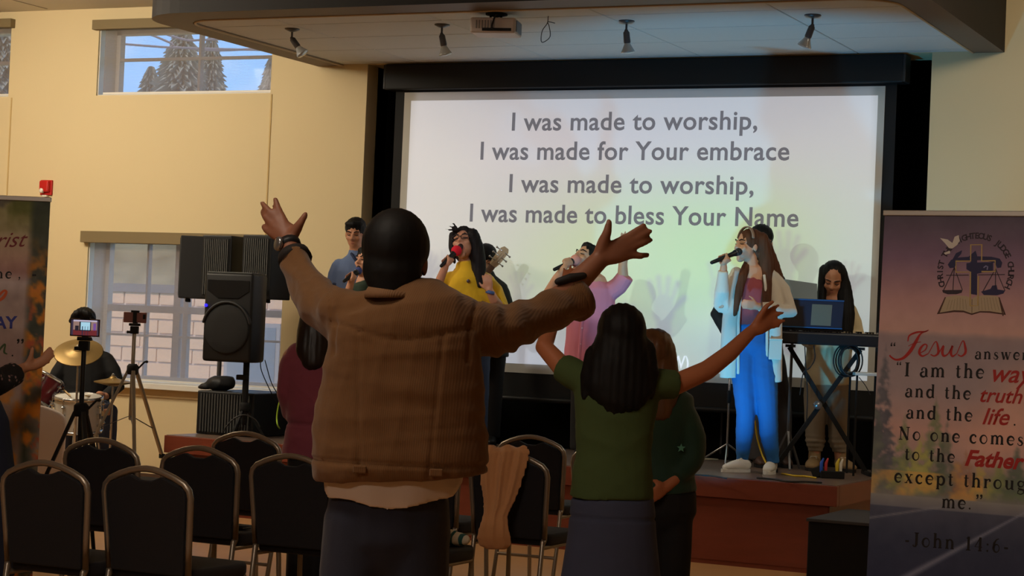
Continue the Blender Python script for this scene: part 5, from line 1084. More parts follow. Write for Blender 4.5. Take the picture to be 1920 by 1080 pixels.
k = MB(); k.ell(q9(0, -.022, .045), np.array([.087, .10, .087]), R9, 16, 12); k.tube([q9(-.055, .035, .085), q9(0, .062, .088), q9(.055, .035, .085)], [.022, .026, .022], n=8, sub=3); k.remesh(.008, 3, strands(.002, 240, HR, 17)); k.done('hair', m_hairk, f.root)
for p in hp: shoe(f.root, gz(p+HF*.07, ST), gz(p-HF*.17, ST), M('shoe_black', (24, 22, 22), .5), m_black)
# ---- 10: singer half hidden behind the man in the jacket
d = dY(690, 13.55); f = Fig('singer in dark green with a blue tipped microphone, hidden behind the jacket man\'s head', d, gz(at(694, 830, d), ST)); J = f.J; b = f.b
hc = J(687, 490); fw = -HR*.62-HF*.78+ZU*.1; qa, Ra = head(b, hc, fw, .95, mouth=.8)
b.tube([J(695, 640), J(695, 580), J(694, 545), J(693, 522)], [(.12, .09), (.125, .09), (.14, .09), (.1, .07)], ref=HR, n=14); b.tube([J(693, 525), J(690, 500)], [.048, .045], n=10)
b.tube(f.P([(664, 545), (650, 580, -.08), (655, 540, -.17), (660, 524, -.19)]), [.042, .038, .03, .026], n=10); ma, mb_ = J(672, 508, -.13), J(644, 528, -.26); grip(b, J(657, 518, -.2), ma-mb_, -UP*.6-HF*.6, .9)
b.tube(f.P([(724, 545), (736, 600), (728, 640)]), [.042, .038, .026], n=10); fingers(b, J(728, 640), (0, 0, -1), HR, -HF, .9, .4)
hp = (J(682, 650), J(708, 650)); legs(b, hp, [gz(p, ST+.42) for p in hp], [gz(p, ST+.09) for p in hp], (.075, .07, .05, .048, .034)); b.remesh(.0075, 4); b.done('body', m_sks, f.root); face(f.root, hc, fw, .95, mouth=.8)
k = MB(); k.tube([J(695, 660), J(695, 600), J(694, 560), J(694, 535), J(693, 520)], [(.16, .12), (.15, .11), (.16, .115), (.15, .105), (.065, .06)], ref=HR, n=18, flat0=True); k.tube(f.P([(668, 546), (652, 582, -.08), (655, 552, -.15)]), [.06, .055, .042], n=12, flat1=True); k.tube(f.P([(720, 546), (734, 600), (730, 630)]), [.06, .055, .042], n=12, flat1=True)
k.remesh(.01, 4, folds(.004, 14, 95)); k.done('top', M('top_forest', (44, 60, 48), .85), f.root)
k = MB()
for p in hp: k.tube([p+ZU*.06, gz(p, ST+.42), gz(p, ST+.06)], [.09, .075, .065], n=12, flat1=True)
k.remesh(.012, 4); k.done('trousers', M('trousers_black', (16, 15, 17), .85), f.root)
k = MB(); k.ell(qa(0, -.024, .04), np.array([.088, .098, .088]), Ra, 16, 12); k.tube([J(698, 480), J(704, 520, .02), J(704, 560, .04)], [.055, .055, .03], n=10); k.tube([qa(-.05, .04, .08), qa(.03, .05, .085)], .024, n=8); k.remesh(.008, 3, strands(.003, 240, HR, 19)); k.done('hair', m_hairk, f.root)
for p in hp: shoe(f.root, gz(p+HF*.07, ST), gz(p-HF*.16, ST), M('shoe_black', (24, 22, 22), .5), m_black)
microphone(ma, mb_, 'microphone with a blue cover at the left edge of the jacket man\'s head', M('foam_blue', (70, 84, 150), .8, bump=(300, .4)), .030)
# ---- 11: player in black behind the cardigan singer
d = dY(1440, 13.85); f = Fig('musician in a black top and grey trousers hidden behind the cardigan singer', d, gz(at(1432, 870, d), ST)); J = f.J; b = f.b
hc = J(1428, 455); fw = -HF*.95+HR*.1-ZU*.1; qb, Rb = head(b, hc, fw, 1.0)
b.tube([J(1428, 670), J(1424, 600), J(1422, 550), J(1424, 515)], [(.13, .1), (.13, .1), (.16, .105), (.11, .08)], ref=HR, n=14); b.tube([J(1424, 515), J(1427, 480)], [.055, .052], n=10)
b.tube(f.P([(1385, 530), (1344, 590, -.02), (1378, 640, -.15)]), [.048, .042, .028], n=10); fingers(b, J(1378, 640, -.15), HR-ZU*.2, -HF, ZU, .95, .6); b.tube(f.P([(1460, 530), (1468, 600), (1455, 640, -.15)]), [.048, .042, .028], n=10); fingers(b, J(1455, 640, -.15), -HR-ZU*.2, -HF, ZU, .95, .6)
hp = (J(1412, 680), J(1446, 680)); kn = (gz(J(1418, 770), ST+.46), gz(J(1463, 770, .05), ST+.46)); an = (gz(J(1420, 860), ST+.09), gz(J(1468, 850, .1), ST+.09)); legs(b, hp, kn, an, (.08, .07, .052, .05, .036)); b.remesh(.0075, 4); b.done('body', m_skt, f.root); face(f.root, hc, fw)
k = MB(); m_bk = M('top_black', (20, 21, 22), .8, bump=(200, .15)); k.tube([J(1428, 680), J(1425, 620), J(1422, 560), J(1423, 528), J(1424, 508), J(1425, 498)], [(.165, .125), (.16, .12), (.18, .125), (.175, .115), (.13, .095), (.065, .06)], ref=HR, n=18, flat0=True)
k.tube(f.P([(1388, 528), (1364, 560, -.01), (1345, 590, -.02), (1362, 618, -.09), (1374, 634, -.14)]), [.066, .064, .058, .05, .038], n=12, flat1=True); k.tube(f.P([(1458, 528), (1467, 590), (1458, 630, -.13)]), [.066, .058, .04], n=12, flat1=True); k.remesh(.01, 4, folds(.005, 14, 101)); k.done('top', m_bk, f.root)
k = MB()
for h_, n_, a_ in zip(hp, kn, an): k.tube([h_+ZU*.04, h_*.5+n_*.5, n_, a_*.7+n_*.3, gz(a_, ST+.05)], [.10, .096, .084, .075, .07], n=12, flat1=True)
k.remesh(.011, 4, folds(.005, 14, 103)); k.done('trousers', M('trousers_grey', (72, 70, 72), .85), f.root)
k = MB(); k.ell(qb(0, -.022, .045), np.array([.09, .104, .09]), Rb, 16, 12); k.remesh(.009, 3, strands(.003, 240, HR, 21)); k.done('hair', m_hairk, f.root)
for a_ in an: shoe(f.root, gz(a_+HF*.07, ST), gz(a_-HF*.17+HR*.03, ST), M('shoe_brown', (84, 60, 48), .5), m_black)
# ---- 12: keyboard player
d = dY(1560, 14.03); f = Fig('keyboard player with long black hair in a cream sweatshirt, looking down', d, gz(at(1552, 875, d), ST)); J = f.J; b = f.b
hc = J(1562, 523, -.03); fw = -HF*.86-HR*.18-ZU*.5; upv = unit(ZU-HF*.5); qc, Rc = head(b, hc, fw, .98, upv)
b.tube([J(1552, 700), J(1556, 640), J(1562, 590), J(1564, 565)], [(.12, .09), (.12, .09), (.14, .09), (.1, .07)], ref=HR, n=14); b.tube([J(1564, 568), J(1563, 540, -.02)], [.048, .046], n=10)
hands = []
for s, L in ((1, ((1592, 580), (1606, 632, -.02), (1590, 632, -.22))), (-1, ((1532, 582), (1515, 634, -.02), (1530, 634, -.2)))):
    b.tube(f.P(L), [.042, .036, .026], n=10); e = f.P(L); fingers(b, e[-1], -HF-HR*s*.3+ZU*-.05, ZU, -HR*s, .88, .35)
hp = (J(1531, 715), J(1571, 715)); kn = (gz(J(1528, 780, -.02), ST+.40), gz(J(1571, 780, -.02), ST+.40)); an = (gz(J(1529, 850), ST+.09), gz(J(1574, 850), ST+.09)); legs(b, hp, kn, an, (.08, .07, .05, .045, .034)); b.remesh(.007, 4); b.done('body', m_skt, f.root); face(f.root, hc, fw, .98, upv)
k = MB(); m_sw = M('sweatshirt_cream', (212, 196, 158), .9, bump=(260, .15), sheen=.2)
k.tube([J(1551, 722), J(1551, 700), J(1555, 650), J(1560, 605), J(1563, 578), J(1564, 560)], [(.165, .125), (.17, .13), (.165, .125), (.168, .12), (.14, .10), (.065, .06)], ref=HR, n=20, flat0=True)
k.tube(f.P([(1589, 582), (1601, 606, -.01), (1608, 634, -.03), (1597, 636, -.16)]), [.064, .063, .058, .044], n=12, flat1=True); k.tube(f.P([(1534, 586), (1521, 610), (1514, 640, -.03), (1524, 640, -.15)]), [.064, .063, .056, .044], n=12, flat1=True)
k.remesh(.0085, 4, folds(.005, 14, 111, (1, 1, 1.3))); k.done('sweatshirt', m_sw, f.root)
k = MB(); m_sp = M('sweatpants_stone', (146, 132, 112), .9, bump=(260, .15)); k.tube([J(1551, 722), J(1551, 700)], [(.155, .12), (.15, .115)], ref=HR, n=16)
for h_, n_, a_ in zip(hp, kn, an): k.tube([h_, h_*.5+n_*.5, n_, a_*.6+n_*.4, gz(a_, ST+.19), gz(a_, ST+.13)], [.09, .086, .078, .072, .068, .052], n=14, flat1=True, sub=2)
zc = ST+.16; k.remesh(.009, 3, lambda co, no, g=folds(.005, 13, 113, (1, 1, 1.2)): g(co, no)+.004*np.sin(co[:, 2]*170)*np.exp(-((co[:, 2]-zc-.04)/.05)**2)); k.done('sweatpants', m_sp, f.root)
k = MB(); k.ell(qc(0, -.028, .04), np.array([.086, .094, .088]), Rc, 16, 12)
k.tube([J(1576, 505), J(1582, 545, -.02), J(1586, 590, -.08), J(1584, 640, -.115), J(1580, 652, -.115)], [(.04, .06), (.062, .05), (.066, .035), (.05, .028), (.03, .02)], ref=HR, n=14, sub=2)
k.tube([J(1545, 505), J(1541, 545, -.03), J(1540, 585, -.09), J(1543, 612, -.11)], [(.035, .05), (.034, .04), (.03, .028), (.016, .016)], ref=HR, n=12, sub=2)
k.tube([J(1562, 500, .06), J(1566, 560, .08), J(1570, 620, .10)], [(.07, .05), (.09, .04), (.07, .03)], ref=HR, n=14)
k.remesh(.008, 3, strands(.0028, 250, HR, 23)); k.done('hair', m_hairk, f.root)
m_bt = M('boot_tan', (150, 122, 84), .7, bump=(120, .2)); m_sb = M('sole_dark', (26, 22, 20), .6)
shoe(f.root, gz(an[0]+HF*.06+HR*.01, ST), gz(an[0]-HF*.24-HR*.07, ST), m_bt, m_sb, h=.12, w=.052, boot=.04, name='boot'); shoe(f.root, gz(an[1]+HF*.06, ST), gz(an[1]-HF*.22+HR*.07, ST), m_bt, m_sb, h=.12, w=.052, boot=.04, name='boot')
# ---- 13: drummer, seated on a stool on a low riser
RZ = .16; DD = 15.75
f = Fig('drummer in a black long sleeved shirt seated behind the drums', DD, gz(at(160, 790, DD), RZ)); J = f.J; b = f.b
hc = J(157, 609); fw = -HF*.95+HR*.05-ZU*.1; qd, Rd = head(b, hc, fw, 1.04)
hz = RZ+.56
b.tube([gz(J(162, 780), hz), J(162, 735), J(162, 690), J(160, 660)], [(.15, .12), (.14, .11), (.165, .11), (.11, .08)], ref=HR, n=14); b.tube([J(160, 662), J(158, 630)], [.055, .053], n=10)
b.tube(f.P([(124, 675), (98, 722, -.06), (108, 728, -.25), (112, 726, -.33)]), [.048, .042, .032, .028], n=10); grip(b, J(114, 726, -.37), HR*.3-HF*.8+ZU*.3, ZU, .95, .012)
b.tube(f.P([(200, 675), (220, 722, -.05), (200, 742, -.22), (192, 744, -.30)]), [.048, .042, .032, .028], n=10); grip(b, J(188, 744, -.34), -HR*.5-HF*.8+ZU*.2, ZU, .95, .012)
for s, px in ((-1, 128), (1, 200)):
    hipp = gz(J(162+s*20, 780), hz); knee = gz(J(px, 780, -.34), hz+.0); ank = gz(J(px+s*2, 800, -.30), RZ+.09); b.tube([hipp, knee, ank], [.08, .06, .04], n=12)
b.remesh(.0085, 4); b.done('body', m_skt, f.root); face(f.root, hc, fw, 1.04)
k = MB(); k.tube([gz(J(162, 780), hz+.02), J(162, 740), J(162, 700), J(161, 672), J(160, 655), J(159, 642)], [(.185, .15), (.18, .14), (.19, .13), (.185, .12), (.13, .1), (.07, .065)], ref=HR, n=20, flat0=True)
k.tube(f.P([(128, 674), (110, 700, -.02), (98, 724, -.06), (106, 729, -.26)]), [.07, .066, .06, .042], n=12, flat1=True); k.tube(f.P([(196, 674), (212, 696, -.02), (220, 724, -.05), (199, 743, -.24)]), [.07, .066, .062, .042], n=12, flat1=True)
k.remesh(.01, 4, folds(.005, 13, 121)); k.done('shirt', M('shirt_black', (20, 20, 21), .85), f.root)
k = MB()
for s, px in ((-1, 128), (1, 200)):
    hipp = gz(J(162+s*20, 780), hz); knee = gz(J(px, 780, -.34), hz); ank = gz(J(px+s*2, 800, -.30), RZ+.07); k.tube([hipp, knee*.98+hipp*.02, knee*.6+ank*.4, ank], [.105, .086, .08, .068], n=14, flat1=True)
    shoe(f.root, gz(ank+HF*.05, RZ), gz(ank-HF*.2, RZ), M('shoe_black', (24, 22, 22), .5), m_black)
k.remesh(.011, 4, folds(.004, 15, 123)); k.done('jeans', M('jeans_slate', (58, 62, 78), .85), f.root)
k = MB(); k.ell(qd(0, -.014, .045), np.array([.094, .108, .094]), Rd, 16, 12)
for s in (-1, 1): k.tube([qd(0, .07, .11), qd(s*.045, .085, .09), qd(s*.082, .05, .03)], [.026, .03, .024], n=10, sub=3)
k.remesh(.008, 3, strands(.0035, 240, HR, 25)); k.done('hair', m_hairk, f.root)
# ---- 14: person at the left edge reaching a hand out
D14 = 8.8; f = Fig('person in a dark floral blouse at the left edge reaching out one hand', D14, gz(at(-85, 1000, D14), 0)); J = f.J; b = f.b
hc = J(-84, 588); qe, Re = head(b, hc, HF*.9+HR*.3, .98)
b.tube([J(-84, 870), J(-84, 780), J(-84, 690), J(-84, 655)], [(.15, .1), (.14, .1), (.16, .1), (.1, .08)], ref=HR, n=14); b.tube([J(-84, 655), J(-84, 605)], [.052, .05], n=10)
b.tube(f.P([(-36, 672), (-12, 720, .1), (20, 704, .22), (44, 690, .30)]), [.045, .040, .034, .025], n=10)
for base, tip in (((78, 672), (94, 651)), ((82, 674), (100, 657)), ((83, 679), (101, 667)), ((80, 684), (92, 679))):
    b.tube([J(44, 690, .3), J((44+base[0])/2+4, (690+base[1])/2, .31), J(*base, .32)], [.021, .019, .012], n=8); b.tube([J(*base, .32), J((base[0]+tip[0])/2, (base[1]+tip[1])/2-1, .325), J(*tip, .325)], [.0108, .01, .008], n=8)
b.tube([J(50, 686, .3), J(58, 670, .29), J(60, 660, .29), J(61, 652, .29)], [.016, .0135, .011, .009], n=8)
b.tube(f.P([(-132, 672), (-146, 740), (-140, 800)]), [.045, .04, .026], n=10); fingers(b, J(-140, 800), (0, 0, -1), -HR, HF, .92, .4)
hp = (J(-106, 870), J(-62, 870)); legs(b, hp, [gz(p, .46) for p in hp], [gz(p, .09) for p in hp], (.085, .075, .052, .05, .035)); b.remesh(.008, 4); b.done('body', m_skt, f.root)
m_fl = M('floral_black', (26, 24, 26), .8); n_ = m_fl.node_tree; vo = n_.nodes.new('ShaderNodeTexVoronoi'); vo.inputs['Scale'].default_value = 34; tcn = n_.nodes.new('ShaderNodeTexCoord'); crp = n_.nodes.new('ShaderNodeValToRGB')
e_ = crp.color_ramp.elements; e_[0].position = .16; e_[0].color = tuple(lin((150, 120, 120)))+(1,); e_[1].position = .26; e_[1].color = tuple(lin((24, 22, 25)))+(1,); n_.links.new(tcn.outputs['Object'], vo.inputs['Vector']); n_.links.new(vo.outputs['Distance'], crp.inputs['Fac']); n_.links.new(crp.outputs['Color'], n_.nodes['Principled BSDF'].inputs['Base Color'])
k = MB(); k.tube(f.P([(-44, 672), (-30, 698, .05), (-10, 722, .11), (14, 708, .2), (28, 701, .25)]), [.07, .068, .064, .058, .056], n=14, flat1=True); k.tube([J(-84, 790), J(-84, 740), J(-84, 690), J(-84, 660), J(-84, 642)], [(.19, .13), (.18, .125), (.185, .12), (.14, .1), (.065, .06)], ref=HR, n=18, flat0=True); k.tube(f.P([(-126, 672), (-142, 730), (-142, 780)]), [.068, .062, .052], n=12, flat1=True)
k.remesh(.0095, 4, folds(.004, 14, 131)); k.done('blouse', m_fl, f.root)
k = MB(); k.tube([gz(J(-70, 900), .3), J(-74, 880), J(-78, 790), J(-80, 752)], [(.25, .2), (.24, .18), (.225, .15), (.19, .13)], ref=HR, n=18, flat0=True, flat1=True); k.remesh(.012, 4, folds(.006, 10, 133, (1, 1, .3))); k.done('skirt', M('skirt_navy', (30, 36, 58), .85), f.root)
k = MB(); k.ell(qe(0, -.012, .03), np.array([.092, .108, .1]), Re, 16, 12); k.tube([J(-84, 585), J(-84, 630, -.05), J(-84, 660, -.09)], [(.088, .09), (.09, .06), (.06, .04)], ref=HR, n=16); k.remesh(.01, 3); k.done('hair', m_hairk, f.root)
for p in hp: shoe(f.root, gz(p-HF*.08, 0), gz(p+HF*.17, 0), M('shoe_black', (24, 22, 22), .5), m_black)
# ---------------------------------------------------------------- banquet chairs (facing the stage)
m_cf = M('chair_frame_bronze', (150, 138, 124), .32, .7); m_cs = M('chair_fabric_black', (17, 14, 19), .8, bump=(260, .2), sheen=.05)
def chair_outline(off=0.0):
    h = [(.190-off, .47), (.196-off, .60), (.204-off, .72), (.207-off, .775), (.200-off, .805), (.178-off*.8, .828-off*.6), (.130-off*.5, .850-off), (.075, .868-off), (.03, .876-off), (0, .878-off)]
    return h+[(-x, z) for x, z in h[-2::-1]]
lean = lambda z: -.02-.10*max(0, z-.45)
LBL = {}
def make_chair(name, lab, group='black banquet chairs'):
    t = thing(name, lab, 'chair', (0, 0, 0), group)
    o = chair_outline(); P = [(x, lean(z), z) for x, z in o]
    MB().tube([(.185, -.03, .45)]+[P[0]]+P+[P[-1]]+[(-.185, -.03, .45)], [(.0135, .0135)]*(len(P)+4), n=10).build('back_frame', m_cf, t, smooth=True)
    i = chair_outline(.016); b = MB(); F_ = []
    for x, z in i:
        dip = .030*math.exp(-(x/.052)**4); F_.append((x, z-dip))
    for s, th in ((0, 0),):
        b.prism([np.array([x, lean(z)-.014, z]) for x, z in F_], np.array([0, .03, 0]))
    b.build('backrest', m_cs, t, bevel=.006)
    b = MB(); b.prism([(x, y, .435) for x, y in ((-.19, .0), (.19, .0), (.205, .06), (.205, .34), (.17, .41), (-.17, .41), (-.205, .34), (-.205, .06))], (0, 0, .06)); b.build('seat', m_cs, t, bevel=.018, seg=3, auto=.7)
    for s in (-1, 1):
        MB().tube([(s*.185, -.03, .46), (s*.185, -.06, .25), (s*.185, -.12, .005)], .0125, n=8).build('leg', m_cf, t, smooth=True)
        MB().tube([(s*.18, .37, .44), (s*.185, .385, .2), (s*.185, .40, .005)], .0125, n=8).build('leg', m_cf, t, smooth=True)
    fr = MB()
    for s in (-1, 1): fr.tube([(s*.185, -.03, .43), (s*.18, .37, .43)], .011, n=8)
    fr.tube([(-.18, .36, .43), (.18, .36, .43)], .011, n=8); fr.build('seat_frame', m_cf, t, smooth=True)
    MB().tube([(-.185, -.075, .20), (.185, -.075, .20)], .009, n=8).build('stretcher', m_cf, t, smooth=True)
    return t
def dup(src, lab, loc, rz):
    r = src.copy(); COL.objects.link(r); r['label'] = lab; r.location = Vector(loc); r.rotation_euler = (0, 0, rz)
    for ch in src.children:
        c = ch.copy(); COL.objects.link(c); c.parent = r
    return r
CH = [((85, 862), 0, 'banquet chair in the front row at the bottom left corner'), ((277, 873), -.03, 'front row banquet chair standing alone in the lower left, second from the left'),
      ((190, 820), .02, 'second row banquet chair in front of the two tripods'), ((375, 835), .0, 'second row banquet chair before the left stage corner'), ((547, 850), .02, 'second row banquet chair just left of the man in the jacket'),
      ((462, 808), .0, 'third row banquet chair before the pale cable coil on the stage'), ((955, 846), .0, 'banquet chair with the tan sweater hanging over its back'), ((997, 815), .0, 'banquet chair behind the one with the tan sweater'),
      ((1140, 832), -.05, 'banquet chair mostly hidden behind the woman in the green T-shirt'), ((742, 862), .0, 'banquet chair hidden behind the man in the jacket'), ((792, 830), .02, 'third row banquet chair seen low behind the jacket man\'s right side')]
proto = None; CPOS = {}
for k, ((px, py), rz, lab) in enumerate(CH):
    p = onZ(px, py, .89); p = np.array([p[0], p[1]+.06, 0])
    if proto is None:
        proto = make_chair('banquet_chair', lab); proto.location = Vector(p); proto.rotation_euler = (0, 0, rz); c = proto
    else: c = dup(proto, lab, p, rz)
    CPOS[k] = p
# covered chair at the left
p = at(63, 747, 12.2); X0 = np.array([p[0], p[1], 0]); cov = thing('covered_chair', 'chair under a white stretch cover beside the black phone tripod', 'chair', X0)
k = MB(); o = [(x*1.06, z*1.03+.01) for x, z in chair_outline()]
k.prism([X0+HR*x+HF*(lean(z)-.03)+ZU*z for x, z in o], HF*.065); k.tube([X0+ZU*.06+HF*.08, X0+ZU*.3+HF*.08, X0+ZU*.5+HF*.06], [(.235, .2), (.225, .18), (.205, .10)], ref=HR, n=20, flat0=True, flat1=True)
k.remesh(.011, 5, lambda co, no: .006*np.sin((co@HR)*42+3*np.sin(co[:, 2]*5))*np.clip(1.1-co[:, 2], 0.2, 1)); k.done('cover', M('cover_white', (232, 218, 208), .8, sheen=.2), cov)
for s in (-1, 1):
    for y in (0, .2): MB().tube([X0+HR*s*.17+HF*y+ZU*.1, X0+HR*s*.17+HF*y], .012, n=8).build('leg', m_cf, cov)
# tan sweater over the chair back
g = CPOS[6]; dS = float(np.dot(at(955, 850, 9.9)-CAM, VIEW)); gq = np.array([g[0], g[1], .85]); dS = float(np.dot(gq-CAM, VIEW))-.10
k = MB(); rows = [(905, 950, 985, .115, .4), (872, 915, 990, .105, .6), (848, 912, 992, .085, .8), (836, 914, 984, .045, .8), (836, 910, 986, .0, 1), (846, 903, 996, -.030, 1), (870, 898, 991, -.040, 1), (895, 898, 984, -.045, 1), (918, 901, 976, -.045, .9), (945, 906, 964, -.048, .7), (968, 904, 953, -.055, .6), (990, 897, 955, -.062, .45), (1008, 892, 959, -.064, .35), (1022, 897, 960, -.058, .3), (1030, 912, 950, -.05, .2)]
rings = []; nt = 22
for ri, (py, xl, xr, dz, fk) in enumerate(rows):
    front = []; back = []
    for i in range(nt+1):
        t = i/nt; x = xl+(xr-xl)*t; e_ = math.sin(math.pi*t)**.6; fo = .011*fk*math.sin(2*math.pi*3.1*t+.16*ri+.5)+.006*fk*math.sin(2*math.pi*6.3*t-.12*ri)
        pd = 3.5*fk*math.cos(2*math.pi*2.2*t+.5*ri) if ri in (3, 4) else 0
        front.append(at(x, py+pd, dS+dz-(.012+.020*(1-fk))*e_+fo*e_)); back.append(at(x, py+pd, dS+dz+(.012+.012*(1-fk))*e_+fo*e_))
    rings.append(front+back[::-1])
k.loft(rings); k.remesh(.006, 2, folds(.0025, 40, 141, (1, 1, .6)))
tag(k.done('tan_sweater', M('sweater_tan', (208, 150, 102), .95, bump=(260, .4), sheen=.3)), 'tan fleece sweater draped over a chair back beside the man in the jacket', 'sweater')
# striped bundle and phone on seats
c9 = CPOS[9]; q = np.array([c9[0]+.10, c9[1]+.27, .497]); k = MB(); k.ell(q+(0, 0, .035), (.09, .06, .04)); k.ell(q+(.05, .02, .03), (.06, .05, .035)); k.remesh(.008, 3, folds(.005, 26, 151))
m_st = M('cloth_striped', (222, 216, 200), .9); n_ = m_st.node_tree; wv = n_.nodes.new('ShaderNodeTexWave'); wv.inputs['Scale'].default_value = 9; wv.inputs['Distortion'].default_value = 3; tcn = n_.nodes.new('ShaderNodeTexCoord'); crp = n_.nodes.new('ShaderNodeValToRGB'); e_ = crp.color_ramp.elements; e_[0].position = .3; e_[0].color = tuple(lin((44, 96, 98)))+(1,); e_[1].position = .45; e_[1].color = tuple(lin((222, 214, 196)))+(1,)
n_.links.new(tcn.outputs['Object'], wv.inputs['Vector']); n_.links.new(wv.outputs['Fac'], crp.inputs['Fac']); n_.links.new(crp.outputs['Color'], n_.nodes['Principled BSDF'].inputs['Base Color'])
tag(k.done('striped_scarf', m_st), 'bunched white and teal striped scarf on a seat behind the jacket man', 'scarf')
c3 = CPOS[3]; q = np.array([c3[0]+.06, c3[1]+.16, .500]); t = thing('phone', 'dark phone lying on the seat of the chair before the left stage corner', 'phone', q); MB().box(q+(0, 0, .004), (.15, .072, .008)).build('body', M('phone_black', (16, 16, 18), .15), t, bevel=.003); MB().box(q+(0, 0, .0085), (.14, .066, .001)).build('glass', M('phone_glass', (30, 30, 34), .05), t)
# ---------------------------------------------------------------- drum kit left of the stage
rz_ = np.array(onZ(165, 800, RZ)); dc = gz(at(160, 790, DD), 0)
rs_ = MB().box((dc[0], dc[1]-.05, RZ/2), (1.7, 1.7, RZ)); tag(rs_.build('drum_riser', M('riser_black', (20, 19, 20), .9), bevel=.008), 'low black riser under the drum kit', 'riser')
stl = thing('drum_stool', 'round black stool under the drummer', 'stool', (dc[0], dc[1], RZ)); MB().lathe((dc[0], dc[1]+.02, RZ+.375), (0, 0, 1), [(.05, 0), (.16, .01), (.17, .04), (.15, .065), (0, .07)], 24).build('seat', m_black, stl, smooth=True); MB().tube([(dc[0], dc[1]+.02, RZ+.2), (dc[0], dc[1]+.02, RZ+.41)], .02).build('post', m_chr, stl, smooth=True)
for i in range(3): a = .5+2.094*i; MB().tube([(dc[0], dc[1]+.02, RZ+.25), (dc[0]+.22*math.cos(a), dc[1]+.02+.22*math.sin(a), RZ+.01)], .01, n=6).build('leg', m_chr, stl)
def drum(name, lab, c, r, h, ax, shell, nl, cat='drum', legs_=True, zfloor=RZ):
    ax = unit(ax); c = np.asarray(c); t = thing(name, lab, cat, gz(c, zfloor)); x = unit(np.cross(ax, HF)); y = np.cross(ax, x)
    MB().lathe(c, ax, [(r, -h/2), (r, h/2)], 36).build('shell', shell, t, auto=.6)
    for s in (-1, 1):
        MB().lathe(c+ax*s*h/2, ax*s, [(r+.004, -.018), (r+.012, -.016), (r+.012, .008), (r+.002, .01), (r+.002, -.018)], 36).build('hoop', m_chr, t, smooth=True)
        MB().lathe(c+ax*s*h/2, ax*s, [(r, -.001), (r, .003), (0, .003)], 36).build('drum_head', M('drum_skin', (214, 210, 200), .6), t)
    for i in range(nl):
        a = 6.283*(i+.5)/nl; n_ = x*math.cos(a)+y*math.sin(a); k = MB(); k.bar(c+n_*(r+.012)-ax*.02, c+n_*(r+.012)+ax*.02, .024, .02, ref=n_)
        k.tube([c+n_*(r+.016)-ax*(h/2), c+n_*(r+.016)+ax*(h/2)], .0035, n=6)
        for s in (-1, 1): k.tube([c+n_*(r+.006)+ax*s*h*.28, c+n_*(r+.022)+ax*s*h*.28], .012, n=8)
        k.build('lug', m_chr, t, smooth=False)
    if legs_:
        for i in range(3): a = .6+2.094*i; n_ = HR*math.cos(a)+HF*math.sin(a); MB().tube([c-ZU*h*.4+n_*(r*.9), gz(c+n_*(r+.06), zfloor+.01)], .009, n=6).build('leg', m_chr, t, smooth=True)
    return t
m_pearl = M('drum_pearl', (196, 196, 190), .3, .35, var=(30, .1)); m_mar = M('drum_maroon', (92, 22, 30), .25, coat=.5)
dd = DD-.62; drum('snare_drum', 'silver white drum with chrome lugs in front of the drummer', at(146, 776, dd), .175, .26, ZU-HF*.12, m_pearl, 8)
drum('tom_drum', 'dark maroon tom drum at the left of the drummer, by the banner edge', at(78, 730, DD-.45), .130, .22, ZU*.9+HF*.25+HR*.4, m_mar, 6)
m_brass = M('cymbal_brass', (150, 124, 76), .42, .7, var=(5, .12))
def cymbal(c, r, ax, lab, zf, tilt_stand, name='cymbal'):
    c = np.asarray(c); ax = unit(ax); t = thing(name, lab, 'cymbal', gz(c, zf), None)
    MB().lathe(c, ax, [(r, -.012), (r*.97, -.010), (r*.6, .002), (r*.24, .012), (r*.2, .022), (r*.1, .034), (.006, .037), (.006, .033), (r*.2, .018), (r*.6, -.002), (r, -.014)], 40).build('plate', m_brass, t, smooth=True)
    MB().tube([c+ax*.045, c-ax*.03, gz(c-ax*.03, c[2]-.1), gz(c-ax*.03, zf+.2)], .009, n=8).build('stand_tube', m_chr, t, smooth=True); MB().lathe(c+ax*.034, ax, [(.014, 0), (.012, .014), (0, .016)], 10).build('wing_nut', m_chr, t)
    b0 = gz(c-ax*.03, zf+.25)
    for i in range(3): a = .8+2.094*i; MB().tube([b0, gz(b0+np.array([.2*math.cos(a), .2*math.sin(a), 0]), zf+.008)], .007, n=6).build('leg', m_chr, t)
    return t
cymbal(at(147, 658, DD-.92), .182, ZU*.84-HF*.54, 'tilted brass crash cymbal behind the black phone tripod', RZ, 0)
hh_ = cymbal(at(212, 713, DD-.50), .145, ZU*.995-HF*.05, 'flat hi hat cymbal between the drummer and the silver tripod', RZ, 0)
c = at(212, 718, DD-.50); MB().lathe(c, (0, 0, -1), [(.145, 0), (.09, .01), (.03, .025), (0, .025)], 40).build('bottom_plate', m_brass, hh_, smooth=True)
for s, a_, b_ in ((-1, (114, 726), (132, 742)), (1, (188, 744), (160, 742))): tag(MB().tube([at(*a_, DD-.30), at(*b_, DD-.72)], [.0075, .005], n=8).build('drumstick', M('stick_maple', (206, 170, 120), .5), smooth=True), ['drumstick in the drummer\'s hand nearer the banner', 'drumstick in the drummer\'s hand nearer the silver tripod'][s > 0], 'drumstick')
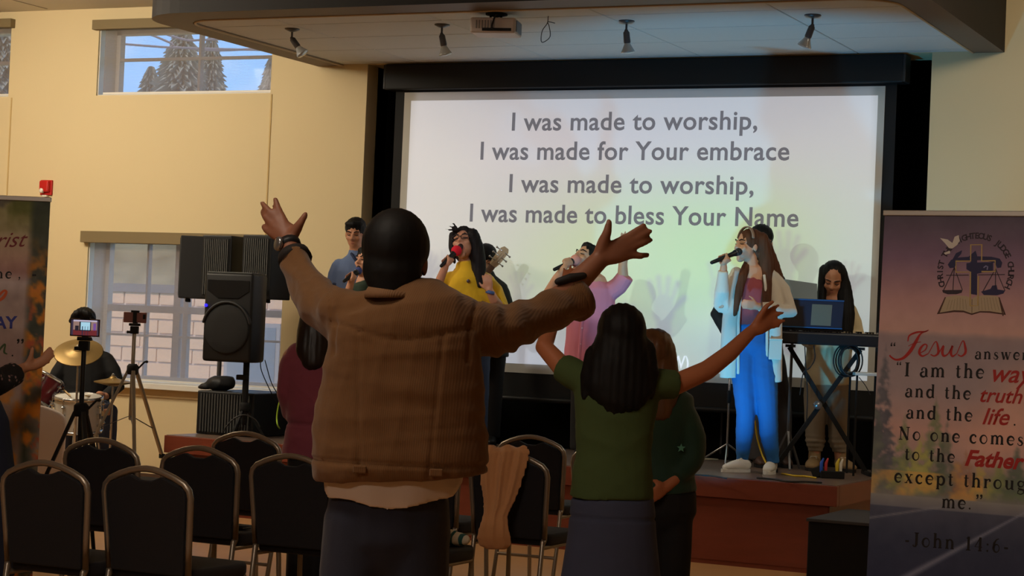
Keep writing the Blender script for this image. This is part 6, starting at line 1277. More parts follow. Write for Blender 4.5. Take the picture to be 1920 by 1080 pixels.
# ---------------------------------------------------------------- phone tripods
def tripod(lab, d, top, crown, px0, azs, R, mat, kind):
    f0 = gz(at(px0[0], px0[1], d), 0); t = thing('tripod', lab, 'tripod', f0)
    zc = at(crown[0], crown[1], d)[2]; zt = at(top[0], top[1], d)[2]; ax0 = f0+ZU*zc; T_ = f0+ZU*zt
    MB().tube([f0+ZU*(zc-.32), T_-ZU*.05], .0125, n=10).build('center_column', mat, t, smooth=True)
    MB().lathe(ax0, (0, 0, 1), [(.03, -.035), (.038, -.02), (.038, .02), (.025, .035), (0, .035)], 14).build('crown', m_black, t, smooth=True)
    hd = MB(); hd.box(T_-ZU*.035, (.05, .05, .05), [HR, HF, ZU]); hd.box(T_+ZU*.0, (.07, .045, .018), [HR, HF, ZU]); hd.box(T_-ZU*.05+HR*-.035, (.03, .018, .018), [HR, HF, ZU]); hd.build('pan_head', m_black, t, bevel=.004)
    for a in azs:
        n_ = HR*math.cos(a)+HF*math.sin(a); e = f0+n_*R; k0 = ax0+n_*.03-ZU*.01; m_ = k0*.5+e*.5
        MB().bar(k0, m_, .024, .018).build('leg', mat, t, bevel=.003); MB().bar(k0*.52+e*.48, e+ZU*.012, .017, .013).build('lower_leg', mat, t); MB().box(m_, (.032, .032, .03)).build('leg_lock', m_black, t, bevel=.004); MB().lathe(e, (0, 0, 1), [(.014, 0), (.014, .018), (0, .02)], 8).build('rubber_foot', m_black, t)
        sp_ = f0+ZU*(zc-.30); MB().bar(sp_, k0*.66+e*.34, .008, .005).build('spreader', m_iron, t)
    MB().tube([ax0+HR*.03, ax0+HR*.075+ZU*.05, ax0+HR*.09+ZU*.052], [.006, .006, .009], n=6).build('crank_handle', m_black, t)
    return t, T_
t1, T1 = tripod('black tripod with a phone filming the stage, left front', 10.2, (147, 635), (146, 768), (146, 900), (math.pi, 1.05, -1.05), .42, M('tripod_black', (24, 24, 25), .5), 0)
t2, T2 = tripod('silver tripod holding a phone before the low window', 13.0, (238, 608), (239, 692), (239, 900), (3.25, .85, -1.25), .52, M('tripod_silver', (150, 140, 124), .35, .6), 1)
def phone(T_, lab, w, h, scr_):
    c = T_+ZU*(.012+h/2); t = thing('smartphone', lab, 'phone', T_+ZU*.012)
    MB().box(c, (w, .009, h), [HR, HF, ZU]).build('body', M('phone_case_pink', (190, 150, 140), .4) if scr_ else M('phone_back_rose', (132, 84, 76), .3, .3), t, bevel=.004)
    if scr_:
        MB().box(c-HF*.005, (w*.97, .002, h*.95), [HR, HF, ZU]).build('bezel', m_black, t)
        nx_, nz_ = 60, 34; C_ = np.zeros((nz_, nx_, 3))
        for j in range(nz_):
            for i in range(nx_):
                x, z = i/(nx_-1), j/(nz_-1); col = (150, 120, 110) if z > .35 else (110, 40, 44)
                if .3 < x < .72 and .30 < z < .92: col = (20, 20, 26)
                if .34 < x < .68 and .36 < z < .86: col = (170, 215, 235)
                if z > .9: col = (190, 180, 200)
                if x < .08 or x > .94: col = (60, 50, 70)
                if .15 < x < .28 and .3 < z < .62: col = (40, 34, 44)
                if .36 < x < .66 and z < .58 and (int(x*40) % 4 == 0): col = (30, 40, 70)
                if .8 < x < .9 and .34 < z < .8: col = (120, 80, 150)
                C_[j, i] = col
        me = bpy.data.meshes.new('screen'); me.from_pydata([tuple(c-HF*.0065+HR*w*.46*(2*i/(nx_-1)-1)+ZU*h*.43*(2*j/(nz_-1)-1)) for j in range(nz_) for i in range(nx_)], [], [(j*nx_+i, j*nx_+i+1, (j+1)*nx_+i+1, (j+1)*nx_+i) for j in range(nz_-1) for i in range(nx_-1)])
        ca = me.color_attributes.new('picture', 'FLOAT_COLOR', 'POINT'); ca.data.foreach_set('color', np.concatenate([lin(C_.reshape(-1, 3)), np.ones((nx_*nz_, 1))], 1).astype('f').ravel())
        m_ = bpy.data.materials.new('phone_screen'); m_.use_nodes = True; b_ = m_.node_tree.nodes['Principled BSDF']; a_ = m_.node_tree.nodes.new('ShaderNodeVertexColor'); a_.layer_name = 'picture'; b_.inputs['Base Color'].default_value = (.02, .02, .02, 1); m_.node_tree.links.new(a_.outputs['Color'], b_.inputs['Emission Color']); b_.inputs['Emission Strength'].default_value = .9
        link('screen', me, m_, t)
    else:
        MB().box(c-HF*.006+HR*w*.40+ZU*h*.1, (.018, .004, .03), [HR, HF, ZU]).build('camera_bump', m_black, t, bevel=.002)
    cl = MB(); cl.box(c-HF*.004+ZU*0, (.022, .03, h+.02) if not scr_ else (.03, .002, .002), [HR, HF, ZU]); cl.box(c+HF*.012-ZU*0, (.03, .02, h+.02), [HR, HF, ZU]); cl.box(c+ZU*(h/2+.006), (.05, .03, .012), [HR, HF, ZU]); cl.build('clamp', m_black, t)
phone(T1, 'phone in a pink case showing the stage on the black tripod', .152, .090, True); phone(T2, 'rose coloured phone seen from behind on the silver tripod', .150, .068, False)
# small stage uplight on the floor ahead of the stage
u0 = np.array([-4.35, 11.55, 0.]); t = thing('stage_uplight', 'small black LED uplight on the floor ahead of the stage', 'light', u0)
ud = unit(np.array([-4.35, 13.3, 1.75])-np.array([-4.35, 11.6, .36])); MB().lathe(u0+(0, 0, .24), ud, [(.05, -.10), (.08, -.08), (.085, .03), (.075, .03), (.07, .0), (0, -.0)], 20).build('can', m_black, t, auto=.6)
for s in (-1, 1): MB().tube([u0+(s*.1, 0, .24), u0+(s*.1, 0, .02)], .01, n=6).build('yoke', m_black, t)
MB().box(u0+(0, 0, .012), (.24, .16, .02)).build('foot_plate', m_black, t)
# ---------------------------------------------------------------- banners
def ribbon(mb, pts, w, o, ux, uy, lift, sub=0):
    """flat stroke of varying width in the plane o+u*ux+v*uy"""
    pts = [np.asarray(p, float) for p in pts]; w = [w]*len(pts) if not hasattr(w, '__len__') else list(w)
    if sub and len(pts) > 2:
        P = [2*pts[0]-pts[1]]+pts+[2*pts[-1]-pts[-2]]; op, ow = [], []
        for i in range(1, len(P)-2):
            for k in range(sub):
                t = k/sub; p0, p1, p2, p3 = P[i-1:i+3]; op.append(.5*(2*p1+(p2-p0)*t+(2*p0-5*p1+4*p2-p3)*t*t+(3*p1-p0-3*p2+p3)*t**3)); ow.append(w[i-1]+(w[i]-w[i-1])*t)
        pts, w = op+[pts[-1]], ow+[w[-1]]
    nrm = np.cross(ux, uy); V = []
    for i, p in enumerate(pts):
        d = pts[min(i+1, len(pts)-1)]-pts[max(i-1, 0)]; d = d/(np.hypot(*d)+1e-9); q = np.array([-d[1], d[0]])*w[i]/2
        for e in (p+q, p-q): V.append(o+ux*e[0]+uy*e[1]+nrm*lift)
    mb.add(V, [(2*i, 2*i+1, 2*i+3, 2*i+2) for i in range(len(pts)-1)])
def arc(cx, cy, rx, ry, a0, a1, n=12): return [(cx+rx*math.cos(math.radians(a0+(a1-a0)*i/n)), cy+ry*math.sin(math.radians(a0+(a1-a0)*i/n))) for i in range(n+1)]
T, H_, X_, A_ = .135, .046, .47, .74      # stem, hairline, x-height, ascender
def aw(n, a, b, ph=0): return [a+(b-a)*abs(math.sin(math.pi*i/n+ph)) for i in range(n+1)]
def ser(x, y, w=.2): return ([(x-w/2, y), (x+w/2, y)], H_*1.1)
def stem(x, y0, y1, s0=True, s1=True):
    L = [([(x, y0), (x, y1)], T)]
    if s0: L.append(ser(x, y0+H_*.5))
    if s1: L.append(([(x-.10, y1-H_*.5), (x, y1-H_*.5)], H_*1.1))
    return L
bowl = lambda cx, rx: (arc(cx, X_/2, rx, X_/2-H_*.4, 0, 360, 24), aw(24, T*1.02, H_, math.pi/2))
def arch(x0, x1): return [(arc((x0+x1)/2, X_*.62, (x1-x0)/2, X_*.36, 175, 0, 10), [H_+(T-H_)*i/10 for i in range(11)])]+[([(x1, X_*.62), (x1, 0)], T), ser(x1, H_*.5)]
G = {}
G['n'] = (.60, stem(.14, 0, X_)+arch(.16, .44)); G['m'] = (.88, stem(.14, 0, X_)+arch(.16, .43)+arch(.45, .72)); G['h'] = (.60, stem(.14, 0, A_)+arch(.16, .44)); G['r'] = (.46, stem(.14, 0, X_)+[(arc(.33, X_*.60, .17, X_*.36, 170, 60, 8), H_*1.4), (arc(.38, X_*.82, .035, .035, 0, 360, 8), .06)])
G['o'] = (.56, [bowl(.28, .19)]); G['e'] = (.52, [(arc(.27, X_/2, .19, X_/2-H_*.4, 10, 320, 22), aw(22, H_*1.2, T, .0)), ([(.09, X_*.52), (.45, X_*.52)], H_)]); G['c'] = (.50, [(arc(.27, X_/2, .19, X_/2-H_*.4, 45, 320, 20), aw(20, H_*1.2, T)), (arc(.38, X_*.80, .03, .03, 0, 360, 8), .055)])
G['a'] = (.54, [(arc(.26, X_*.72, .14, X_*.26, 160, 0, 10), [H_*1.3]*5+[H_+(T-H_)*i/5 for i in range(6)]), ([(.40, X_*.72), (.40, .07), (.44, .02), (.50, .04)], [T, T, H_*1.5, H_]), (arc(.25, X_*.27, .16, X_*.26, 75, 330, 16), aw(16, H_, T*.95)), (arc(.15, X_*.76, .03, .03, 0, 360, 8), .05)])
G['d'] = (.60, [(arc(.27, X_/2, .18, X_/2-H_*.4, 30, 330, 20), aw(20, H_, T*1.05))]+[([(.44, .02), (.44, A_)], T), ([(.34, A_-.02), (.44, A_-.02)], H_), ([(.44, .02), (.54, .02)], H_)]); G['p'] = (.60, stem(.15, -.22, X_)+[(arc(.33, X_/2, .17, X_/2-H_*.4, 150, -150, 20), aw(20, H_, T*1.05))])
G['t'] = (.38, [([(.17, X_+.14), (.17, .1), (.21, .03), (.27, .02), (.33, .08)], [H_*2.2, T, T*.9, H_*1.4, H_]), ([(.05, X_-.02), (.32, X_-.02)], H_)]); G['s'] = (.44, [(arc(.21, X_*.74, .12, X_*.22, 50, 225, 10)+[(.21, X_*.5)]+arc(.21, X_*.27, .13, X_*.24, 60, -140, 10), [H_]*3+[H_*1.6]*5+[T]*8+[H_*1.6]*6)]) if False else (.44, [([(.33, .36), (.28, .44), (.19, .45), (.11, .38), (.14, .29), (.26, .22), (.34, .13), (.29, .03), (.18, .005), (.08, .06), (.06, .13)], [H_, H_, H_*1.2, H_*1.8, T*.9, T, T*.9, H_*1.8, H_*1.2, H_, H_])])
G['u'] = (.60, [([(.13, X_), (.13, .14), (.19, .03), (.28, .02), (.42, .12)], [T, T, T*.7, H_*1.3, H_])]+[([(.44, X_), (.44, .02)], T), ([(.04, X_-.02), (.13, X_-.02)], H_), ([(.35, X_-.02), (.44, X_-.02)], H_), ([(.44, .02), (.54, .02)], H_)]); G['g'] = (.52, [(arc(.24, X_*.68, .15, X_*.30, 0, 360, 20), aw(20, T*.9, H_, math.pi/2)), ([(.16, X_*.36), (.10, .10), (.24, .05), (.40, .02), (.42, -.12), (.26, -.2), (.08, -.16), (.10, -.03), (.2, .05)], [H_, H_*1.3, T*.9, T*.8, H_*1.4, H_*1.2, H_*1.2, H_*1.2, H_]), ([(.36, X_*.88), (.46, X_)], H_*1.4)])
G['w'] = (.78, [([(.10, X_), (.25, 0)], T), ([(.25, 0), (.38, X_)], H_), ([(.36, X_), (.52, 0)], T), ([(.52, 0), (.67, X_)], H_)]+[ser(x, X_-.02, .17) for x in (.10, .38, .67)]); G['x'] = (.56, [([(.12, X_), (.42, 0)], T), ([(.12, 0), (.42, X_)], H_)]+[ser(x, y, .17) for x in (.12, .42) for y in (.02, X_-.02)])
G['I'] = (.36, [([(.18, 0), (.18, .70)], T*1.1), ser(.18, .02, .26), ser(.18, .68, .26)]); G['N'] = (.78, [([(.16, 0), (.16, .70)], H_*1.2), ([(.14, .70), (.60, 0)], T*1.1), ([(.60, 0), (.60, .70)], H_*1.2), ser(.16, .02, .22), ser(.13, .68, .18), ser(.60, .68, .22)]); G['J'] = (.44, [([(.26, .70), (.26, .10), (.20, .0), (.11, .0), (.07, .08)], [T*1.1, T*1.1, T*.8, H_*1.3, H_*2]), ser(.26, .68, .26)])
G['1'] = (.44, [([(.22, 0), (.22, .68)], T), ser(.22, .02, .26), ([(.22, .66), (.11, .58)], H_*1.3)]); G['4'] = (.52, [([(.34, 0), (.34, .68)], T), ([(.34, .68), (.05, .2), (.46, .2)], H_*1.2), ser(.34, .02, .22)]); G['6'] = (.52, [(arc(.26, .2, .16, .19, 0, 360, 20), aw(20, T, H_, math.pi/2)), ([(.10, .2), (.13, .45), (.24, .62), (.38, .68)], [T, T*.9, H_*1.5, H_])])
G['.'] = (.24, [(arc(.12, .045, .028, .028, 0, 360, 8), .06)]); G[':'] = (.28, [(arc(.14, .045, .028, .028, 0, 360, 8), .06), (arc(.14, .36, .028, .028, 0, 360, 8), .06)]); G[','] = (.24, [(arc(.12, .045, .028, .028, 0, 360, 8), .06), ([(.14, .05), (.13, -.05), (.07, -.11)], [.05, .04, H_])]); G['-'] = (.36, [([(.07, .24), (.29, .24)], T*.8)])
for ch, dy in (('“', 1), ('”', -1)): G[ch] = (.40, [z for x in (.10, .26) for z in ((arc(x, .60, .026, .026, 0, 360, 8), .055), ([(x-.012*dy, .60), (x-.02*dy, .60+.06*dy), (x+.03*dy, .60+.12*dy)], [.05, .045, H_]))])
G[' '] = (.34, [])
def serif_words(txt, mat, parent, p0, p1, pf, name='printed_word', track=.06, lift=.0016, hk=1.0):
    """print txt in the serif alphabet between baseline pixels p0 and p1 of a flat board"""
    o, n_ = pf['o'], pf['n']; a, b = onP(*p0, o, n_), onP(*p1, o, n_); ux = pf['ux']; uy = pf['uy']; dv = np.dot(b-a, uy); du = np.dot(b-a, ux)
    tot = sum(G[c][0]+track for c in txt)-track; s = du/tot; x = 0; mb = MB(); sk = dv/du
    def flush():
        nonlocal mb
        if mb.v: mb.build(name, mat, parent)
        mb = MB()
    for c in txt:
        adv, st = G[c]
        if c == ' ': flush()
        for pts, w in st:
            wl = [q*s for q in w] if hasattr(w, '__len__') else w*s
            ribbon(mb, [((x+u)*s, v*s*hk+sk*(x+u)*s) for u, v in pts], wl, a, ux, uy, lift)
        x += adv+track
    flush()
def sans_word(txt, mat, parent, p0, p1, pf, bold=.01, shear=.3, name='printed_word', kv=None, lift=.0016):
    o, n_ = pf['o'], pf['n']; a, b = onP(*p0, o, n_), onP(*p1, o, n_); ux, uy = pf['ux'], pf['uy']; d = b-a; me = text_mesh(txt, 1.0, bold=bold, shear=shear, ext=.0)
    co = np.empty(len(me.vertices)*3, 'f'); me.vertices.foreach_get('co', co); co = co.reshape(-1, 3); k = np.linalg.norm(d)/(co[:, 0].max()-co[:, 0].min())
    place_text(name, me, (0, np.linalg.norm(d), 0, kv if kv else k), a, unit(d), uy, mat, parent, lift)
def board(px, py, d, yaw, w, h, lean_=0.):
    tl = at(px, py, d); ux = np.array([math.cos(yaw), math.sin(yaw), 0.]); uy = unit(ZU+ux*lean_); n_ = np.cross(ux, uy)
    return dict(o=tl, ux=ux, uy=uy, n=n_, w=w, h=h)
def picture(pf, parent, name, nx, ny, fn, mat):
    u, v = np.meshgrid(np.linspace(0, 1, nx), np.linspace(0, 1, ny)); C = fn(u, v)
    P = pf['o']+pf['ux']*(u[..., None]*pf['w'])-pf['uy']*(v[..., None]*pf['h'])+pf['n']*.0008
    me = bpy.data.meshes.new(name); me.from_pydata([tuple(q) for q in P.reshape(-1, 3)], [], [(j*nx+i, (j+1)*nx+i, (j+1)*nx+i+1, j*nx+i+1) for j in range(ny-1) for i in range(nx-1)])
    ca = me.color_attributes.new('picture', 'FLOAT_COLOR', 'POINT'); ca.data.foreach_set('color', np.concatenate([lin(np.clip(C, 0, 255).reshape(-1, 3)), np.ones((nx*ny, 1))], 1).astype('f').ravel())
    m_ = bpy.data.materials.new(mat); m_.use_nodes = True; b_ = m_.node_tree.nodes['Principled BSDF']; a_ = m_.node_tree.nodes.new('ShaderNodeVertexColor'); a_.layer_name = 'picture'; m_.node_tree.links.new(a_.outputs['Color'], b_.inputs['Base Color']); b_.inputs['Roughness'].default_value = .45; b_.inputs['Specular IOR Level'].default_value = .3
    return link(name, me, m_, parent)
def noise2(shape, sc, seed):
    rs = np.random.RandomState(seed); out = np.zeros(shape)
    for o_ in range(4):
        gy, gx_ = int(sc*2**o_)+2, int(sc*2**o_*shape[1]/shape[0])+2; g = rs.rand(gy, gx_); y = np.linspace(0, gy-1.001, shape[0]); x = np.linspace(0, gx_-1.001, shape[1]); y0, x0 = y.astype(int), x.astype(int); fy, fx = (y-y0)[:, None], (x-x0)[None]
        out += .5**o_*((g[y0][:, x0]*(1-fx)+g[y0][:, x0+1]*fx)*(1-fy)+(g[y0+1][:, x0]*(1-fx)+g[y0+1][:, x0+1]*fx)*fy)
    return out/1.875
def banner_frame(t, pf, mat):
    o, ux, uy, n_, w, h = (pf[k] for k in ('o', 'ux', 'uy', 'n', 'w', 'h'))
    MB().box(o+ux*w/2-uy*h/2-n_*.002, (w, .003, h), [ux, n_, uy]).build('banner_sheet', M('banner_vinyl', (150, 140, 140), .6), t)
    MB().box(o+ux*w/2+uy*.006, (w+.01, .018, .022), [ux, n_, uy]).build('top_rail', M('rail_silver', (196, 190, 182), .35, .5), t, bevel=.003)
    bt = o+ux*w/2-uy*h; bt = gz(bt, .045); MB().box(bt, (w+.04, .12, .09), [ux, unit((n_[0], n_[1], 0)), ZU]).build('base_cassette', M('cassette_grey', (120, 118, 116), .4, .4), t, bevel=.012)
    MB().tube([gz(bt-n_*.03, .08), o+ux*w/2-n_*.02], .008, n=6).build('support_pole', m_iron, t)
DBAN = 8.3; pf = board(1659, 402, DBAN, -.10, .86, 1.0, .012); pf['h'] = pf['o'][2]-.085
bn = thing('church_banner', 'roll up banner with a church emblem and scripture over a forest road', 'banner', gz(pf['o']+pf['ux']*.43, 0)); banner_frame(bn, pf, None)
def v_of(py): return np.dot(pf['o']-onP(1640, py, pf['o'], pf['n']), pf['uy'])/pf['h']
VB = [v_of(y) for y in (402, 480, 560, 615, 640, 720, 800, 850, 890, 925, 945, 1000, 1080)]
def road(u, v):
    stops = [(0, (74, 68, 84)), (VB[1], (112, 92, 116)), (VB[2], (160, 128, 132)), (VB[3], (172, 142, 138)), (VB[4], (150, 136, 140)), (VB[5], (140, 128, 134)), (VB[6], (170, 138, 132)), (VB[7], (150, 130, 130)), (VB[8], (110, 110, 100)), (VB[9], (112, 112, 112)), (VB[10], (70, 74, 92)), (VB[11], (52, 58, 78)), (VB[12], (44, 50, 72)), (1.2, (40, 44, 66))]
    C = np.stack([np.interp(v, [s[0] for s in stops], [s[1][k] for s in stops]) for k in range(3)], -1); sh = u.shape; n1 = noise2(sh, 24, 1); n2 = noise2(sh, 9, 2); n3 = noise2(sh, 40, 3)
    # misty far ridge
    C = mixc(C, np.array([128, 116, 124.]), np.clip((v-(VB[3]+.012*n1-.002))*90, 0, 1)*np.clip((VB[5]-v)*14, 0, 1)*.7)
    # pinkish light on the mountain
    C = mixc(C, np.array([206, 158, 140.]), .55*np.exp(-(((u-.62+1.2*(v-VB[6]))/.16)**2))*np.clip((v-VB[4])*12, 0, 1)*np.clip((VB[8]-v)*14, 0, 1))
    n4 = noise2(sh, 70, 4); rs = np.random.RandomState(5)
    def tree(cx, vt, vb, wd, col, col2, k=.85):
        nonlocal C
        f = np.clip((v-vt)/(vb-vt), 0, 1); half = wd*f**.85*(.45+.5*np.abs(((v-vt)*46+1.5*n2+.8*n3) % 1-.5)*2*.6+.5*n1)
        m = np.clip((half-np.abs(u-cx+.02*(n2-.5)))/.018, 0, 1)*(v > vt)*np.clip((vb-v)*40, 0, 1)*np.clip((n4-.22-.15*(1-f))*5, 0, 1)
        C = mixc(C, np.asarray(col, float)+(np.asarray(col2, float)-np.asarray(col, float))*np.clip((n2*.6+n4*.4-.38)*3.5, 0, 1)[..., None], m*k)
    dk, gr, ol, og = (78, 84, 88), (92, 108, 84), (150, 152, 88), (186, 150, 86)
    tree(.04, VB[4]+.0, VB[9], .12, (70, 74, 86), (100, 102, 108), .9); tree(.0, VB[5], VB[9], .12, dk, (104, 112, 98))
    for cx, vt, wd, c1, c2, k in ((.15, VB[5]+.05, .10, gr, ol, .8), (.30, VB[5]+.015, .12, gr, (120, 128, 92), .8), (.36, VB[5]+.06, .10, dk, gr, .7), (.24, VB[6], .12, ol, (170, 164, 96), .8), (.46, VB[6]+.03, .10, (134, 96, 84), (160, 118, 88), .7), (.54, VB[6]+.035, .09, og, ol, .75), (.62, VB[6]+.05, .10, ol, gr, .8), (.70, VB[6]+.01, .09, dk, gr, .85), (.78, VB[6]+.02, .10, (74, 82, 86), gr, .85), (.90, VB[6]+.0, .12, gr, ol, .85), (.99, VB[6]+.03, .1, ol, gr, .8), (.42, VB[7]-.01, .10, (140, 104, 86), og, .7)): tree(cx, vt, VB[9], wd, c1, c2, k)
    C = mixc(C, np.array([196, 150, 84.]), .6*np.clip((n1-.42)*6, 0, 1)*((v > VB[8]-.012) & (v < VB[9]+.0) & (u < .55)))
    C = mixc(C, np.array([132, 132, 134.]), ((v > VB[9]) & (v < VB[10])).astype(float)*.5)
    q = np.clip((v-VB[9])/(VB[12]-VB[9]), 0, 1.6); lx = .80-.62*q; C = mixc(C, np.array([126, 130, 150.]), np.clip(1-np.abs(u-lx)/(.010+.035*q), 0, 1)*(v > VB[9])*.75)
    C = mixc(C, np.array([120, 122, 132.]), np.clip(1-np.abs(v-(VB[10]+.03-.10*u*(u < .35)))/.004, 0, 1)*(u < .35)*.7)
    return np.clip((C+(n3[..., None]-.5)*12)*1.36, 0, 255)
picture(pf, bn, 'printed_picture', 150, 330, road, 'banner_print')
m_ink = M('print_black', (26, 22, 24), .5); m_inr = M('print_red', (190, 44, 40), .5); m_inp = M('print_plum', (58, 44, 60), .5); m_ing = M('print_gold', (206, 178, 118), .5); m_inb = M('print_navy', (46, 44, 92), .5); m_inw = M('print_white', (236, 230, 224), .5); m_inbk = M('print_book', (206, 188, 160), .5); m_inbr = M('print_brown', (92, 58, 48), .5)
for txt, p0, p1 in (('“', (1667, 672), (1681, 672)), ('answered,', (1827, 673), (1972, 678)), ('“I am the', (1679, 705), (1846, 712)), ('and the', (1696, 744), (1821, 751)), ('and the', (1698, 784), (1824, 792)), ('.', (1899, 798), (1906, 798)), ('No one comes', (1684, 824), (1920, 839)), ('to the', (1695, 862), (1791, 869)), ('except through', (1676, 904), (1946, 925)), ('me.', (1765, 952), (1822, 956)), ('”', (1827, 960), (1845, 961)), ('-John 14:6-', (1695, 1023), (1892, 1040))): serif_words(txt, m_ink, bn, p0, p1, pf, track=.10, hk=1.12)
for txt, p0, p1, bd in (('way', (1861, 715), (1938, 719), .012), ('truth', (1838, 753), (1917, 757), .012), ('life', (1842, 795), (1893, 797), .012), ('Father', (1809, 872), (1921, 880), .03)): sans_word(txt, m_inr, bn, p0, p1, pf, bold=bd, shear=.32)
# the big script word, stroked by hand
U = lambda px, py: (lambda q: (np.dot(q-pf['o'], pf['ux']), np.dot(q-pf['o'], pf['uy'])))(onP(px, py, pf['o'], pf['n']))
W1 = abs(U(1700, 700)[0]-U(1701, 700)[0])
js = MB()
for L, w in (([(1705, 641), (1708, 630), (1722, 624), (1737, 623), (1744, 620)], (2, 3, 3.4, 2.5, 1.2)), ([(1742, 621), (1729, 627), (1720, 642), (1710, 659), (1697, 672), (1683, 675), (1673, 669), (1672, 666)], (1.5, 3, 6, 6.5, 5, 3.5, 3, 2.5)), ([(1706, 650), (1716, 645), (1730, 642)], (1, 1.4, 1)),
             ([(1729, 663), (1738, 657), (1741, 649), (1736, 647), (1729, 654), (1727, 663), (1733, 669), (1744, 664)], (1.5, 2, 2.5, 2.5, 4.5, 5, 3, 1.4)), ([(1744, 664), (1757, 642), (1762, 654), (1762, 664), (1755, 669), (1748, 666)], (1.4, 1.6, 4.5, 4.5, 2.5, 2)),
             ([(1763, 664), (1772, 650), (1770, 662), (1773, 669), (1781, 665), (1789, 650)], (1.3, 3, 5, 4, 2, 3)), ([(1789, 650), (1786, 662), (1789, 670), (1797, 665)], (4, 5, 3.5, 1.4)), ([(1797, 665), (1808, 641), (1813, 654), (1813, 664), (1806, 670), (1799, 667)], (1.4, 1.6, 4.5, 4.5, 2.5, 2))):
    ribbon(js, [U(*p) for p in L], [x*W1 for x in w], pf['o'], pf['ux'], pf['uy'], .0016, sub=5)
js.build('script_word', m_inr, bn)
# emblem: ring of lettering, cross, scales, open book, dove
E_ = lambda x, y: (1640+x*.2222, 400+y*.2222)
def poly(pts, mat, name, lift, epx=True):
    b = MB(); P = [pf['o']+pf['ux']*u+pf['uy']*v+pf['n']*lift for u, v in (U(*(E_(*p) if epx else p)) for p in pts)]; b.add(P, [tuple(range(len(P)))]); return b.build(name, mat, bn)
def strokes(Ls, w, mat, name, lift, sub=0):
    b = MB()
    for L in Ls: ribbon(b, [U(*E_(*p)) for p in L], w*.2222*W1, pf['o'], pf['ux'], pf['uy'], lift, sub)
    return b.build(name, mat, bn)
cu, cv = U(*E_(855, 505)); rad = 268*.2222*W1; ring = 'CHRIST THE RIGHTEOUS JUDGE CHURCH'
a0, a1 = math.radians(205), math.radians(-25)
for i, c in enumerate(ring):
    if c == ' ': continue
    a = a0+(a1-a0)*(i+.5)/len(ring); me = text_mesh(c, 1.0, bold=.03, ext=0.); r_ = np.array([math.cos(a), math.sin(a)]); tn = np.array([math.sin(a), -math.cos(a)])
    oo = pf['o']+pf['ux']*(cu+rad*r_[0])+pf['uy']*(cv+rad*r_[1]); tx = pf['ux']*tn[0]+pf['uy']*tn[1]; ty = pf['ux']*r_[0]+pf['uy']*r_[1]; s = 66*.2222*W1
    co = np.empty(len(me.vertices)*3, 'f'); me.vertices.foreach_get('co', co); co = co.reshape(-1, 3).astype(float); co[:, 0] -= (co[:, 0].max()+co[:, 0].min())/2
    me.vertices.foreach_set('co', (oo+np.outer(co[:, 0]*s, tx)+np.outer(co[:, 1]*s, ty)+pf['n']*.0016).astype('f').ravel()); link('emblem_letter', me, m_inp, bn)
poly([(535, 858), (600, 715), (700, 705), (790, 715), (830, 735), (870, 715), (960, 708), (1062, 722), (1118, 872), (980, 852), (900, 848), (830, 868), (760, 845), (680, 842)], m_inbr, 'emblem_book_cover', .0012)
poly([(560, 845), (612, 712), (700, 700), (790, 710), (828, 730), (828, 855), (760, 830), (680, 826)], m_inbk, 'emblem_page', .0016); poly([(832, 730), (870, 708), (960, 702), (1050, 715), (1098, 858), (980, 838), (900, 836), (832, 855)], m_inbk, 'emblem_page', .0016)
strokes([[(620+i*22, 730+8*math.sin(i)), (590+i*28, 822)] for i in range(1, 8)]+[[(860+i*24, 722), (862+i*28, 830)] for i in range(1, 8)], 2.5, M('print_tan', (150, 130, 104), .5), 'emblem_page_lines', .0018)
poly([(640, 470), (622, 440), (650, 400), (720, 380), (855, 372), (990, 378), (1060, 395), (1082, 430), (1072, 470), (1040, 474), (1020, 430), (900, 405), (700, 410), (680, 466)], m_inb, 'emblem_beam', .0014)
poly([(660, 400), (690, 345), (742, 320), (735, 350), (700, 390)], m_inb, 'emblem_wing', .0014); poly([(800, 372), (855, 325), (870, 372), (872, 700), (818, 690), (812, 500), (780, 480), (780, 430), (815, 425)], m_inb, 'emblem_cross_fill', .0018); poly([(870, 425), (1005, 425), (1005, 495), (870, 520)], m_inb, 'emblem_cross_fill', .0017)  # dark blue areas are the printed fill of the cross
strokes([[(815, 790), (815, 505), (692, 505), (692, 412), (815, 412), (815, 275), (908, 275), (908, 412), (1022, 412), (1022, 503), (908, 503)], [(815, 790), (880, 790), (882, 540)]], 12, m_ing, 'emblem_cross', .0020)
strokes([[(678, 465), (590, 655)], [(678, 465), (668, 655)], [(678, 465), (748, 655)], [(1026, 480), (922, 668)], [(1026, 480), (1026, 660)], [(1026, 480), (1108, 668)], [(610, 530), (800, 530)], [(880, 530), (1105, 530)]], 6, m_inp, 'emblem_scale_lines', .0019)
poly([(578, 655), (750, 655), (742, 678), (700, 690), (625, 690), (585, 676)], m_inp, 'emblem_pan', .0019); poly([(905, 672), (985, 650), (1000, 622), (1035, 618), (1045, 655), (1108, 665), (1095, 690), (1040, 704), (930, 700)], m_inb, 'emblem_pan', .0019)
poly([(555, 215), (620, 228), (660, 258), (678, 205), (712, 192), (722, 240), (700, 275), (660, 305), (630, 300), (600, 262)], m_inw, 'emblem_dove', .0021); poly([(590, 340), (640, 322), (642, 345), (600, 356)], m_inw, 'emblem_dove_tail', .0021); strokes([[(1095, 880), (1060, 725)]], 10, m_inbr, 'emblem_book_edge', .0020); strokes([[(925, 470), (945, 455), (960, 462), (955, 488)]], 10, M('print_lilac', (150, 150, 200), .5), 'emblem_curl', .0021)
